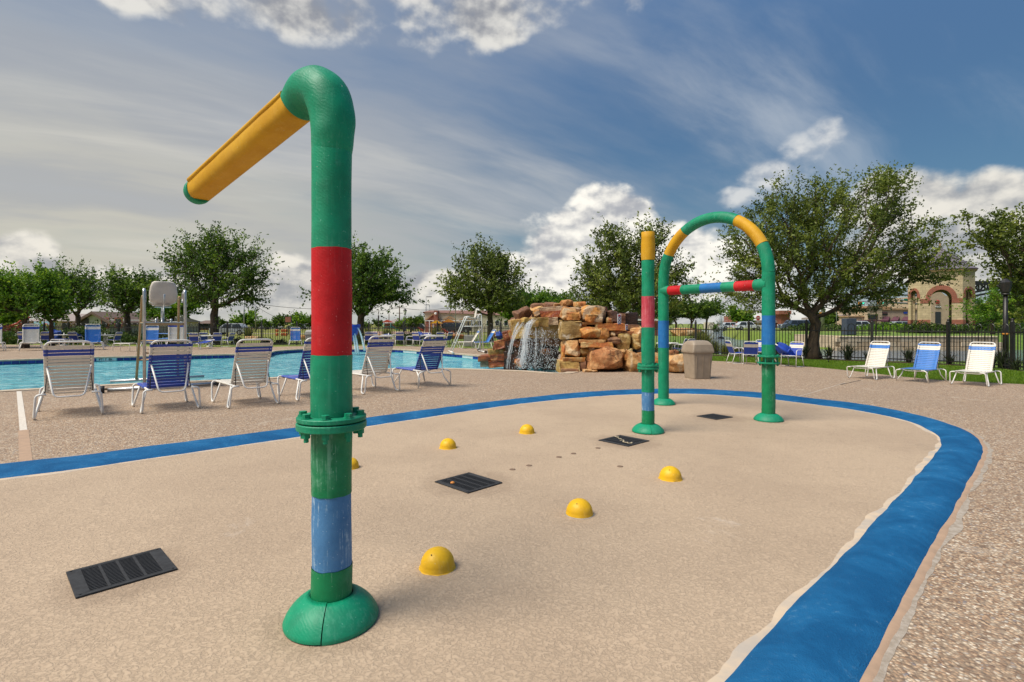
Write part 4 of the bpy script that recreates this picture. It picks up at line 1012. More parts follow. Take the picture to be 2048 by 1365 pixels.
# --------------------------------------------------------- bins
def make_bin(label, px, py, w, h, d, m, rz):
    p = P(px, py); t_ = thing('litter_bin', label, 'bin', (p.x, p.y, 0), rz); mb = MB(); hb = h * .72
    def ring(ww, dd, z, cr=.04):
        pts = []
        for (sx, sy, a0) in ((1, 1, 0), (-1, 1, 90), (-1, -1, 180), (1, -1, 270)):
            for k in range(4):
                a = R(a0 + 30 * k); pts.append((sx * (ww / 2 - cr) + cr * math.cos(a), sy * (dd / 2 - cr) + cr * math.sin(a), z))
        return pts
    def loft(mb, rings, cap0=True, cap1=True):
        b0 = len(mb.v); k = len(rings[0])
        for r_ in rings: mb.v += r_
        for i in range(len(rings) - 1):
            for j in range(k): mb.face([b0 + i * k + j, b0 + i * k + (j + 1) % k, b0 + (i + 1) * k + (j + 1) % k, b0 + (i + 1) * k + j], False)
        if cap0: mb.face([b0 + j for j in range(k - 1, -1, -1)])
        if cap1: mb.face([b0 + (len(rings) - 1) * k + j for j in range(k)])
    loft(mb, [ring(w * .76, d * .76, 0), ring(w * .78, d * .78, .03), ring(w * .90, d * .90, hb - .05), ring(w * .90, d * .90, hb)]); obj('bin_body', mb, m, t_)
    mb = MB(); loft(mb, [ring(w * .99, d * .99, hb - .035), ring(w, d, hb), ring(w * .985, d * .985, hb + .035), ring(w * .90, d * .90, hb + h * .17, .05), ring(w * .80, d * .72, h - .045, .06), ring(w * .70, d * .55, h - .012, .07), ring(w * .5, d * .3, h, .05)]); obj('lid', mb, m, t_)
    for s in (-1, 0, 1): obj('panel_rib', MB().box((s * w * .30, -d * .42, hb * .48), (.020, .02, hb * .78), Matrix.Rotation(R(4), 3, 'X')), m, t_)
    obj('lid_flap', MB().box((0, -d * .445, hb + h * .10), (w * .62, .012, h * .12), Matrix.Rotation(R(-14), 3, 'X'), bev=.004), m, t_)
make_bin('taupe plastic litter bin with a domed lid beside the end of the waterfall rocks', 1395, 757, .62, .975, .58, m_bin, R(14))
make_bin('grey-brown litter bin across the pool, half hidden by the tall red and green pole', 622, 692, .62, 1.02, .6, m_bin2, 0)
p = P(938, 694); t_ = thing('equipment_cabinet', 'grey cabinet standing by the fence behind the white lounge chair', 'cabinet', (p.x, p.y, 0)); obj('cabinet_body', MB().box((0, 0, .36), (.58, .4, .70), bev=.02), m_bin2, t_); obj('cabinet_door', MB().box((0, -.208, .36), (.5, .012, .6), bev=.004), m_bin2, t_)
# --------------------------------------------------------- lifeguard stands
def make_stand(label, loc, rz, s_, m_near, m_far, fit):
    """faces +y; the near (rear) tubes at y=0, far tubes lean forward to the front skid"""
    t_ = thing('lifeguard_stand', label, 'lifeguard stand', loc, rz, 'lifeguard stands by the pool', s_); w, hp, ht, dep = fit
    for s in (-1, 1):
        mb = MB(); mb.tube(rounded([(s * w / 2, 0, .05), (s * w / 2, .10, ht - .02), (s * w / 2, .17, ht + .02), (s * (w / 2 - .02), .26, ht - .05), (s * (w / 2 - .02), .30, ht - .25)], .08, 5), .031, 10); obj('rear_tube', mb, m_near, t_)
        mb = MB(); mb.tube(rounded([(s * (w / 2 + .05), dep, .05), (s * (w / 2 - .02), dep * .52, ht - .10), (s * (w / 2 - .02), dep * .42, ht - .12)], .08, 4), .029, 10); obj('front_tube', mb, m_far, t_)
        mb = MB(); mb.tube([(s * (w / 2 - .01), .06, hp), (s * (w / 2), dep * .62, hp)], .02, 8); obj('side_rail', mb, m_far, t_)
    for z in (.55, 1.0):
        mb = MB(); y = dep * (1 - .48 * z / ht); mb.tube([(-w / 2 - .04, y, z), (w / 2 + .04, y, z)], .018, 8); obj('rung', mb, m_far, t_)
    mb = MB(); mb.tube([(-w / 2 - .02, .05, hp * .55), (w / 2, .05, hp * .55)], .016, 8); obj('rung', mb, m_far, t_)
    obj('footboard', MB().box((0, dep * .33, hp), (w - .05, dep * .52, .035), bev=.006), m_alu, t_)
    obj('footboard_trim', MB().box((0, .055, hp - .03), (w - .06, .03, .05)), m_tanpole, t_)
    # pedestal and moulded seat
    mb = MB(); mb.tube([(0, dep * .33, hp), (0, dep * .33, hp + .34)], .036, 10); mb.tube([(0, dep * .30 - .04, hp + .12), (0, dep * .12 - .02, hp + .62)], .018, 8); obj('pedestal', mb, m_alu, t_)
    obj('seat_plate', MB().box((0, dep * .30, hp + .35), (.30, .30, .02)), m_alu, t_)
    for s in (-1, 1): obj('seat_bolt', MB().tube([(s * .14, dep * .2, hp + .018), (s * .14, dep * .2, hp + .09)], .022, 8), m_alu, t_)
    mb = MB(); k = 16; n = 14; y0 = dep * .33; zz = hp + .38
    prof = [(.28, .0), (.27, .045), (.20, .055), (.05, .03), (-.10, .025), (-.18, .05), (-.225, .14), (-.25, .28), (-.275, .42), (-.285, .50), (-.288, .53)]
    for i, (yy, z) in enumerate(prof):
        ww = (.22, .235, .245, .25, .25, .25, .26, .265, .245, .215, .17)[i]
        for j in range(n + 1):
            x = -1 + 2 * j / n; mb.v.append((x * ww, y0 + yy + .045 * abs(x) ** 3 * (1 if i > 5 else 0), zz + z + .055 * abs(x) ** 4 * (1 if i < 6 else 0)))
    m_ = n + 1
    for i in range(len(prof) - 1):
        for j in range(n): mb.face([i * m_ + j, i * m_ + j + 1, (i + 1) * m_ + j + 1, (i + 1) * m_ + j], True)
    s_o = obj('seat_shell', mb, m_seat, t_); so_ = s_o.modifiers.new('solid', 'SOLIDIFY'); so_.thickness = .012
    # skids with wheels
    for (y, x0, x1) in ((0, -w / 2 - .62, w / 2 + .62), (dep, -w / 2 - .55, w / 2 + .62)):
        mb = MB(); mb.tube([(x0, y, .055), (x1, y, .055)], .040, 10); obj('skid_tube', mb, m_near, t_)
    for (x, y) in ((-w / 2 - .70, 0), (w / 2 + .64, 0)):
        mb = MB(); mb.tube([(x - .035, y, .075), (x + .035, y, .075)], .075, 16); wh = obj('wheel', mb, m_rubber, t_)
        mb = MB(); mb.tube([(x - .06, y, .075), (x + .09, y, .075)], .022, 8); obj('axle', mb, m_tanpole, t_)
make_stand('near lifeguard stand with a beige seat shell seen from behind, beside the pool', (W(331, 11.35), 11.35, 0), R(38), 1.0, m_alu, m_tanpole, (.74, 1.42, 2.12, 1.95))
make_stand('far lifeguard stand side-on across the pool, left of the waterfall', (W(963, 25.6), 26.0, 0), R(104), .90, m_wframe, m_wframe, (.72, 1.42, 2.05, 1.7))
# blue tipping spray flower in the pool
t_ = thing('spray_flower', 'blue bowl-shaped spray feature pouring water arcs, behind the tall pole', 'spray feature', (W(698, 27), 27, -.25))
mb = MB(); mb.tube([(0, 0, 0), (0, 0, 1.25)], .06, 12); obj('stem', mb, m_fence, t_)
mb = MB(); mb.lathe([(.04, .62), (.16, .75), (.40, 1.10), (.56, 1.46), (.57, 1.60), (.50, 1.61), (.36, 1.15), (0, .72)], 24); obj('bowl', mb, m_bstrap, t_)
m_spray = bpy.data.materials.new('spray_water'); m_spray.use_nodes = True; q_ = m_spray.node_tree.nodes['Principled BSDF']; q_.inputs['Base Color'].default_value = (.86, .92, .94, 1); q_.inputs['Roughness'].default_value = .12; q_.inputs['Alpha'].default_value = .72; q_.inputs['IOR'].default_value = 1.33
for (dx_, ex, z0) in ((.10, .42, 1.36), (.38, .85, 1.48), (.2, .55, 1.30)):
    mb = MB(); mb.tube([(dx_ + (ex - dx_) * k / 9 * (1.0), -.2, z0 + .25 * k / 9 - 1.45 * (k / 9) ** 2) for k in range(10)], [.02 + .004 * k for k in range(10)], 6); obj('water_arc', mb, m_spray, t_)
# ================================================================== rock waterfall
def rockmat(name, c, c2, c3, rough=.8, dark=.35, crack=0, wet=0):
    m = mat(name, c, rough); t, b = nodes_of(m); v_ = objvec(t)
    oi = t.nodes.new('ShaderNodeObjectInfo'); r_ = S(t, oi.outputs['Random']) * 37.0
    ad = t.nodes.new('ShaderNodeVectorMath'); ad.operation = 'ADD'; t.links.new(v_.v, ad.inputs[0]); t.links.new(comb(t, r_, r_, r_).v, ad.inputs[1]); v2 = S(t, ad.outputs[0])
    n1 = nz(t, v2, 2.6, 6, .62, .8); n2 = nz(t, v2, 1.5, 4, .6, 1.2); n3 = nz(t, v2, 16, 6, .7); x, y, z = sepx(t, v2)
    st = nz(t, comb(t, x * 1.5, y * 1.5, z * 9.0), 1.6, 5, .6, .4)
    cs = mixc(t, n1.step(.40, .60), c, c2); cs = mixc(t, n2.step(.50, .60), cs, c3); cs = mixc(t, st.step(.50, .68) * .35, cs, tuple(q * .45 for q in c2))
    cs = mixc(t, n3.step(.44, .66) * dark, cs, (.07, .035, .018)); cs = mixc(t, n3.step(.42, .28) * .20, cs, (.66, .42, .22))
    h = n3 * .7 + n1 * 1.2 + st * .5
    if crack:
        vd = voro(t, v2 if True else v_, 3.6, 'DISTANCE_TO_EDGE'); ck = 1.0 - (vd + n3 * .05 - .025).step(.004, .03); cs = mixc(t, ck * crack * n1.step(.42, .5), cs, (.035, .018, .01)); h = h - ck * .6
    k = S(t, oi.outputs['Random']) * .5 + .72
    vm = t.nodes.new('ShaderNodeVectorMath'); vm.operation = 'SCALE'; t.links.new(cs.v, vm.inputs[0]); t.links.new(k.v, vm.inputs['Scale'])
    t.links.new(vm.outputs[0], b.inputs['Base Color']); setbump(t, b, h, .75, .035); return m
RM = {
 'T': rockmat('tan_sandstone', (.54, .31, .12), (.42, .18, .055), (.60, .43, .25)),
 'O': rockmat('orange_sandstone', (.56, .25, .055), (.46, .14, .035), (.54, .36, .15)),
 'Y': rockmat('ochre_sandstone', (.48, .31, .085), (.36, .19, .045), (.54, .39, .17), .7),
 'G': rockmat('grey_tan_sandstone', (.46, .34, .22), (.34, .21, .12), (.56, .25, .055), .85, .45),
 'B': rockmat('brown_sandstone', (.22, .10, .05), (.15, .065, .035), (.34, .17, .08), .75),
 'R': rockmat('wet_rust_sandstone', (.33, .085, .022), (.20, .045, .015), (.42, .16, .05), .30, .3),
 'K': rockmat('cracked_brown_boulder', (.38, .15, .05), (.28, .10, .032), (.48, .25, .10), .8, .3, crack=.9),
 'D': rockmat('wet_and_gap_shade_stone', (.055, .022, .012), (.025, .012, .008), (.12, .035, .015), .3, .3),  # wet stone; near-black also puts cave and gap shade into the colour
 'C': rockmat('streaked_ochre_block', (.42, .27, .09), (.32, .19, .055), (.60, .50, .36), .6, .3)}
def rock_mesh(seed, kind, m, dims=(1, 1, 1)):
    """unit-box boulder/slab: bevelled hull of random points with fine relief"""
    r_ = random.Random(seed); bm = bmesh.new(); npt = {'boulder': 26, 'slab': 16, 'block': 14}[kind]
    for i in range(npt):
        u = Vector((r_.uniform(-1, 1), r_.uniform(-1, 1), r_.uniform(-1, 1)))
        if kind == 'boulder': u = u.normalized() * r_.uniform(.86, 1.0); u = Vector(tuple(math.copysign(abs(q) ** .72, q) for q in u))
        else:
            u = Vector(tuple(math.copysign(1 - .22 * r_.random() ** 2 * (1.3 if k < 2 else .8), q) for k, q in enumerate(u)))
        bm.verts.new(u)
    if kind != 'boulder':
        for x in (-1, 1):
            for y in (-1, 1):
                for z in (-1, 1): bm.verts.new((x * r_.uniform(.78, 1), y * r_.uniform(.8, 1), z * r_.uniform(.78, 1)))
    rs = bmesh.ops.convex_hull(bm, input=bm.verts[:]); junk = [g for g in rs['geom_interior'] + rs['geom_unused'] if isinstance(g, bmesh.types.BMVert)]
    bmesh.ops.delete(bm, geom=list(set(junk)), context='VERTS')
    mn_ = [min(v.co[k] for v in bm.verts) for k in range(3)]; mx_ = [max(v.co[k] for v in bm.verts) for k in range(3)]
    for v in bm.verts:
        for k in range(3): v.co[k] = ((v.co[k] - mn_[k]) / (mx_[k] - mn_[k]) - .5) * dims[k]
    md = min(dims); bmesh.ops.dissolve_limit(bm, angle_limit=R(9), verts=bm.verts[:], edges=bm.edges[:])
    bmesh.ops.bevel(bm, geom=bm.edges[:] + bm.verts[:], offset=md * (.09 if kind == 'boulder' else .035), segments=2, profile=.6, affect='EDGES', clamp_overlap=True)
    bmesh.ops.triangulate(bm, faces=bm.faces[:])
    L = max(dims)
    for it in range(2 if L < .35 else 3):
        lim = L / (7 if it == 0 else 12 if it == 1 else 18); es = [e for e in bm.edges if e.calc_length() > lim]
        if es: bmesh.ops.subdivide_edges(bm, edges=es, cuts=1); bmesh.ops.triangulate(bm, faces=[f for f in bm.faces if len(f.verts) > 3])
    bm.normal_update(); off = Vector((seed * 1.7, seed * .3, 1)); nn = [(v, v.normal.copy()) for v in bm.verts]
    for v, n_ in nn:
        p = v.co + off; a = mnoise.noise(p * 2.4) * .05 + mnoise.noise(p * 6) * .025 + mnoise.noise(p * 15) * .010
        led = abs(mnoise.noise(Vector((p.x * .8, p.y * .8, p.z * 7)))) * .03
        v.co += n_ * (a - led) * min(1, md / .35)
    me = bpy.data.meshes.new('rock'); bm.to_mesh(me); bm.free(); me.materials.append(m)
    me.polygons.foreach_set('use_smooth', [True] * len(me.polygons)); me.set_sharp_from_angle(angle=R(32)); return me
rw = thing('rock_waterfall', 'rust and ochre sandstone rock pile over a dark cave in the pool', 'rock waterfall', (1.6, 16.6, 0))
RO = Vector((1.6, 16.6, 0)); KIDS[rw.name] = []
rseed = [100]
def rock(x0, y0, x1, y1, pal, Y=None, kind='boulder', depth=None, tilt=0.0, raw=False, orgy=None):
    if not raw: x0, x1 = x0 / 5.689 + 940, x1 / 5.689 + 940; y0, y1 = y0 / 5.689 + 560, y1 / 5.689 + 560
    if Y is None:
        cx_ = (x0 + x1) / 2; Y = 15.75 if cx_ > 1115 else (16.9 if cx_ > 1030 else 18.4)
    w = (x1 - x0) * Y / F; h = (y1 - y0) * Y / F; dp = depth or max(.5, min(1.1, (w + h) * .55)); rseed[0] += 1
    tl = R(tilt); w2 = w * math.cos(tl) if tilt == 0 else w / max(.6, abs(math.cos(tl)) + .25 * abs(math.sin(tl)))
    me = rock_mesh(rseed[0], kind, RM[pal], (w2 * 1.04, dp, h * 1.06)); o = link('rock', me, rw)
    c = H((x0 + x1) / 2, (y0 + y1) / 2, Y + dp * .42); sc_ = (Y + dp * .25) / (Y + dp * .42)
    c = Vector((W((x0 + x1) / 2, Y + dp * .3), Y + dp * .42, Z((y0 + y1) / 2, Y + dp * .3))); o.location = c - RO; o.rotation_euler = (0, -tl, R(random.Random(rseed[0]).uniform(-7, 7)) if kind != 'block' else 0)
    return o
B, SL, BK = 'boulder', 'slab', 'block'
for a in [
 # crown
 (495, 325, 700, 455, 'B', 17.6, B, .8, 18), (680, 298, 860, 385, 'O', 18.0, B, .9), (845, 258, 990, 335, 'B', 17.9, B, .8), (955, 262, 1045, 312, 'T', 17.4, B, .6),
 (1028, 224, 1172, 308, 'T', 17.0, B, .8), (1168, 250, 1328, 330, 'O', 16.9, B, .8), (715, 335, 815, 425, 'G', 17.0, B, .7, 20), (795, 308, 1110, 385, 'G', 17.1, SL, 1.2, 3), (800, 355, 1040, 430, 'R', 16.95, SL, .9),
 (1015, 305, 1245, 470, 'T', 16.2, B, 1.0), (1085, 358, 1255, 468, 'O', 15.95, B, .6), (1200, 308, 1268, 372, 'G', 16.1, B, .4), (1242, 292, 1560, 500, 'G', 15.95, B, 1.2), (1300, 385, 1475, 488, 'O', 15.8, B, .35),
 (1535, 350, 1705, 500, 'B', 16.3, B, .8), (1545, 428, 1620, 505, 'O', 15.95, B, .4), (1690, 385, 1760, 505, 'B', 16.4, BK, .6), (1232, 365, 1262, 440, 'T', 15.9, B, .3),
 # lintel over the cave
 (583, 428, 695, 492, 'Y', 16.75, B, .5), (695, 430, 785, 540, 'Y', 16.7, BK, .5), (775, 432, 892, 540, 'Y', 16.7, BK, .5), (883, 430, 998, 512, 'G', 16.65, BK, .5),
 (790, 470, 1045, 665, 'C', 16.95, BK, .6), (1020, 468, 1258, 670, 'C', 15.95, BK, 1.0), (1250, 480, 1318, 578, 'O', 16.0, BK, .7), (1260, 484, 1480, 512, 'T', 15.95, SL, .9), (1430, 498, 1768, 578, 'O', 15.95, SL, 1.0), (1750, 512, 1890, 575, 'B', 16.1, SL, .8),
 (475, 455, 640, 665, 'Y', 17.0, BK, .7, 8), (590, 520, 800, 660, 'Y', 17.1, BK, .5),
 # left stack
 (445, 455, 530, 590, 'T', 17.5, BK, .7, 14), (440, 570, 530, 665, 'O', 17.6, BK, .7, 18), (375, 580, 500, 700, 'R', 17.8, BK, .7, 16), (275, 680, 475, 775, 'R', 17.9, SL, .8, 12), (260, 750, 450, 805, 'R', 18.0, SL, .8), (205, 790, 410, 855, 'Y', 18.0, BK, .8),
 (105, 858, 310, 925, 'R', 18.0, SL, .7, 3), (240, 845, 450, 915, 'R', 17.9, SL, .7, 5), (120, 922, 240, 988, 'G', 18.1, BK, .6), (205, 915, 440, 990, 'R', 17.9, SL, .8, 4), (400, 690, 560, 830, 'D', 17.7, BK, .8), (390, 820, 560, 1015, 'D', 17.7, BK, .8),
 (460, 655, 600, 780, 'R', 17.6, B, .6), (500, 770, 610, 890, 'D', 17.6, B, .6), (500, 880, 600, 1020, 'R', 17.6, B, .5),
 # back of the cave, its shade put into the dark stones
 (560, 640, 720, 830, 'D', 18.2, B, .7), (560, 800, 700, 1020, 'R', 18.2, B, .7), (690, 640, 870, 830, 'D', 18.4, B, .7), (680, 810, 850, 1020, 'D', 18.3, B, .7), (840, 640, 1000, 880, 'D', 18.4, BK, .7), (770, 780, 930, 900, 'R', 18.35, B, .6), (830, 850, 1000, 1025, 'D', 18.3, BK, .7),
 # right wall
 (1235, 528, 1480, 688, 'O', 15.7, B, .9), (1400, 532, 1598, 695, 'O', 15.75, B, .9), (1575, 578, 1652, 658, 'T', 15.9, B, .5), (1630, 598, 1835, 808, 'Y', 15.8, B, .9), (1545, 652, 1710, 735, 'B', 15.75, B, .6), (1818, 608, 1945, 805, 'Y', 15.75, B, .8),
 (1795, 538, 1955, 672, 'T', 15.9, B, .8), (1650, 585, 1860, 625, 'R', 16.0, SL, .8), (1048, 668, 1260, 895, 'T', 15.75, B, .9), (1225, 750, 1360, 892, 'Y', 15.85, B, .7), (1250, 703, 1605, 765, 'O', 15.7, SL, .9), (1245, 680, 1545, 712, 'T', 15.75, SL, .9),
 (1340, 755, 1430, 815, 'G', 15.7, B, .5), (1293, 760, 1760, 1070, 'K', 15.35, B, 1.3), (1695, 786, 1775, 848, 'T', 15.6, B, .5), (1730, 800, 1830, 930, 'O', 15.6, B, .5), (1785, 775, 1855, 855, 'Y', 15.7, B, .5), (1755, 790, 2010, 1070, 'T', 15.3, B, 1.2), (1040, 878, 1290, 925, 'O', 15.7, SL, .9),
 (998, 918, 1245, 1050, 'Y', 15.6, BK, .9), (1235, 918, 1305, 1020, 'B', 15.7, BK, .6), (1285, 1018, 1380, 1064, 'T', 15.25, B, .35), (1375, 1022, 1460, 1064, 'T', 15.25, B, .35), (1040, 1015, 1250, 1062, 'B', 15.4, SL, .5), (1600, 690, 1680, 790, 'B', 15.95, B, .6), (1180, 880, 1310, 960, 'O', 15.9, B, .6),
 (1040, 740, 1075, 890, 'O', 15.9, BK, .5)]:
    rock(*a[:5], Y=a[5], kind=a[6], depth=a[7], tilt=a[8] if len(a) > 8 else 0)
for a in [(1318, 698, 1356, 730, 'K', 16.0, B, .7), (1303, 703, 1335, 747, 'O', 15.5, B, .8), (1323, 708, 1380, 750, 'T', 14.9, B, .9), (1265, 700, 1310, 745, 'T', 15.6, B, .8),
          # solid heart and back of the pile; dark stones paint shade into gaps
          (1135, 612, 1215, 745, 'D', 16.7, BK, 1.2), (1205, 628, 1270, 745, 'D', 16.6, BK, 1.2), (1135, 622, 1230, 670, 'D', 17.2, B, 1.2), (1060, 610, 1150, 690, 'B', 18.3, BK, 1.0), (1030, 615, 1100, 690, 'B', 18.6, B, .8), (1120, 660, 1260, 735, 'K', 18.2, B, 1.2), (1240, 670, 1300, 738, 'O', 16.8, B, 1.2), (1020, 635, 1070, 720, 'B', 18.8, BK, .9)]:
    rock(*a[:5], Y=a[5], kind=a[6], depth=a[7], raw=True)
# small signs bolted to the rocks
m_sign = mat('white_sign_board', (.62, .62, .66), .5); m_signr = mat('sign_red', (.42, .03, .03), .5); m_signb = mat('sign_ink', (.03, .03, .12), .5)
for (px0, py0, px1, py1, lab, txt) in ((1234.5, 628.5, 1242.5, 648, 'white upright warning sign with a red square, standing on top of the rocks', 'POOL'), (1250.8, 649, 1255.6, 660.5, 'small white upright sign on the right shoulder of the rocks', 'DIVE')):
    Y = 15.75; w, h = (px1 - px0) * Y / F, (py1 - py0) * Y / F; c = H((px0 + px1) / 2, (py0 + py1) / 2, Y); t_ = thing('warning_sign', lab, 'sign', tuple(c), R(8))
    obj('sign_board', MB().box((0, 0, 0), (w, .012, h), bev=.003), m_sign, t_)
    obj('red_symbol', MB().box((0, -.009, h * .34), (w * .62, .004, h * .20)).box((0, -.012, h * .34), (w * .3, .004, h * .09)), m_signr, t_)
    lettering('lettering', txt, w * .95, m_signb, (0, -.010, -h * .14), (R(90), R(90), 0), t_, .002)
# falling water
m_fall = bpy.data.materials.new('falling_water'); m_fall.use_nodes = True; q_ = m_fall.node_tree.nodes['Principled BSDF']; q_.inputs['Base Color'].default_value = (.90, .93, .95, 1); q_.inputs['Roughness'].default_value = .2; q_.inputs['Alpha'].default_value = .62; q_.inputs['Transmission Weight'].default_value = .15
wf = thing('waterfall', 'white streams and droplets of water falling in front of the dark cave in the rocks', 'waterfall', (1.0, 17, 0)); WO = Vector((1.0, 17, 0)); rr = random.Random(21)
def zpx(x, y): return x / 5.689 + 940, y / 5.689 + 560
def stream(pts, spread0, spread1, n, Y0, thick=.007):
    mb = MB()
    for k in range(n):
        a = rr.gauss(0, .5); b_ = a * .7 + rr.gauss(0, .45); q0 = rr.uniform(0, .12) if rr.random() < .6 else rr.uniform(0, .7); q1 = 1 if rr.random() < .55 else min(1, q0 + rr.uniform(.12, .5)); pl = []; rd = []
        m_ = 14; ph = rr.random() * 9
        for i in range(m_ + 1):
            q = q0 + (q1 - q0) * i / m_; s_ = q * (len(pts) - 1); j = min(int(s_), len(pts) - 2); f_ = s_ - j
            zx = pts[j][0] * (1 - f_) + pts[j + 1][0] * f_; zy = pts[j][1] * (1 - f_) + pts[j + 1][1] * f_; px, py = zpx(zx, zy); sp = spread0 + (spread1 - spread0) * q
            c = H(px, py, Y0 - .35 * q); c.x += (a + (b_ - a) * q) * sp + .030 * mnoise.noise(Vector((q * 13, ph, 1))); c.y += rr.uniform(-.004, .004) - .10 * abs(a) * q; pl.append(c - WO)
            rd.append(thick * (.4 + .9 * abs(mnoise.noise(Vector((q * 14, ph, 4)))) * 1.6) * (1 - .35 * q) * math.sin(math.pi * min(max(i / m_, .06), .94)) ** .4)
        mb.tube(pl, rd, 4, caps=False)
    return setp(obj('water_stream', mb, m_fall, wf), kind='stuff')
stream([(560, 462), (515, 560), (480, 700), (450, 850), (428, 1010)], .07, .06, 24, 16.75, .006)
stream([(620, 470), (560, 560), (500, 660), (470, 760)], .10, .06, 12, 16.72, .005)
stream([(690, 462), (650, 560), (618, 680), (595, 850), (565, 1010)], .07, .11, 58, 16.65, .007)
stream([(730, 440), (665, 500), (640, 640), (640, 800), (600, 960)], .09, .09, 34, 16.62, .007)
stream([(752, 540), (756, 680), (750, 830), (735, 1000)], .04, .07, 12, 16.6, .005)
stream([(800, 535), (815, 640), (800, 800), (790, 1000)], .18, .40, 12, 16.62, .003)
mb = MB()
for k in range(1900):
    q = rr.random() ** .8; zx = rr.uniform(590, 1010) if rr.random() < .7 else rr.gauss(640, 70); zy = 560 + 455 * q; px, py = zpx(zx, zy); c = H(px, py, 16.6 - rr.random() * .5) - WO; s_ = rr.choice((.004, .006, .008, .010)); l_ = s_ * rr.uniform(1, 2.4); b0 = len(mb.v)
    mb.v += [(c.x + s_, c.y, c.z), (c.x, c.y + s_, c.z), (c.x - s_, c.y, c.z), (c.x, c.y - s_, c.z), (c.x, c.y, c.z + l_), (c.x, c.y, c.z - l_)]
    for f_ in ((0, 1, 4), (1, 2, 4), (2, 3, 4), (3, 0, 4), (1, 0, 5), (2, 1, 5), (3, 2, 5), (0, 3, 5)): mb.face([b0 + i for i in f_], True)
setp(obj('droplets', mb, m_fall, wf), kind='stuff')
mb = MB()
for k in range(1500):                                  # foam and splash where the water lands
    zx = rr.gauss(620, 150) if rr.random() < .75 else rr.uniform(400, 1000); px = zx / 5.689 + 940; Yw = 16.3 + rr.gauss(.25, .38); c = Vector((W(px, Yw), Yw, WATER + abs(rr.gauss(0, .035)))) - WO; s_ = rr.uniform(.008, .03); b0 = len(mb.v)
    mb.v += [(c.x + s_, c.y, c.z), (c.x, c.y + s_, c.z), (c.x - s_, c.y, c.z), (c.x, c.y - s_, c.z), (c.x, c.y, c.z + s_ * .4), (c.x, c.y, c.z - s_ * .5)]
    for f_ in ((0, 1, 4), (1, 2, 4), (2, 3, 4), (3, 0, 4), (1, 0, 5), (2, 1, 5), (3, 2, 5), (0, 3, 5)): mb.face([b0 + i for i in f_], True)
setp(obj('foam', mb, m_fall, wf), kind='stuff')
# ================================================================== fences
def walk(pts, step, off=0.0):
    out = []; acc = off
    for i in range(len(pts) - 1):
        a, c = Vector(pts[i]), Vector(pts[i + 1]); L = (c - a).length; d = (c - a) / L
        while acc < L: out.append(a + d * acc); acc += step
        acc -= L
    return out
def make_fence(label, px_pts, off=0.0, panel=2.25, tk=.022):
    line = [P(*q) for q in px_pts]; t_ = thing('metal_fence', label, 'fence', tuple(line[0])); O_ = Vector(line[0]); posts = walk(line, panel, off)
    pm = MB().box((0, 0, .73), (.085, .085, 1.46)).lathe([(.052, 1.46), (.052, 1.48), (.030, 1.49), (.036, 1.51), (.040, 1.535), (.030, 1.56), (0, 1.575)], 10).mesh('post', m_fence)
    pk = MB().box((0, 0, .63), (tk, tk, 1.24)).mesh('picket', m_fence)
    k = 8; hoop = MB(); sp = panel / 20
    arcp = [(-sp, 0, 0.02), (-sp, 0, 1.27)] + [(-sp * math.cos(math.pi * i / k), 0, 1.27 + sp * 1.15 * math.sin(math.pi * i / k)) for i in range(1, k)] + [(sp, 0, 1.27), (sp, 0, 0.02)]
    hoop.tube(arcp, tk * .57, 4, smooth=False); hoop = hoop.mesh('hoop_picket', m_fence)
    for i, p in enumerate(posts):
        q = posts[i + 1] if i + 1 < len(posts) else None; d = (q - p) if q is not None else (p - posts[i - 1]); ang = math.atan2(d.y, d.x)
        link('post', pm, t_, p - O_, ang)
        if q is None: break
        L = d.length
        for z in (.10, 1.13): obj('rail', MB().box((0, 0, 0), (L - .075, .036, .042)), m_fence, t_, (p + q) / 2 - O_ + Vector((0, 0, z)), ang)
        f_ = L / panel
        for j in range(5):
            c = p + d * ((j * 4 + 2) / 20) - O_; h_ = link('hoop_picket', hoop, t_, c, ang); h_.scale = (f_, 1, 1)
            link('picket', pk, t_, c, ang)
            if j < 4: link('picket', pk, t_, p + d * ((j * 4 + 4) / 20) - O_, ang)
make_fence('black metal fence with hooped pickets along the right lawn and pond', [(1290, 706.2), (1352, 708), (1443, 710.5), (1553, 714), (1662, 718.6), (1797, 724), (1953, 731), (2048, 741), (2180, 756), (2330, 775)], .1)
make_fence('long black metal fence behind the pool, left of the waterfall rocks', [(-70, 684.4), (65, 685.4), (319, 688.4), (460, 690.3), (600, 690.5), (735, 690.2), (864, 690.8), (992, 693.6), (1100, 697), (1290, 706)], .4, 2.35, .034)
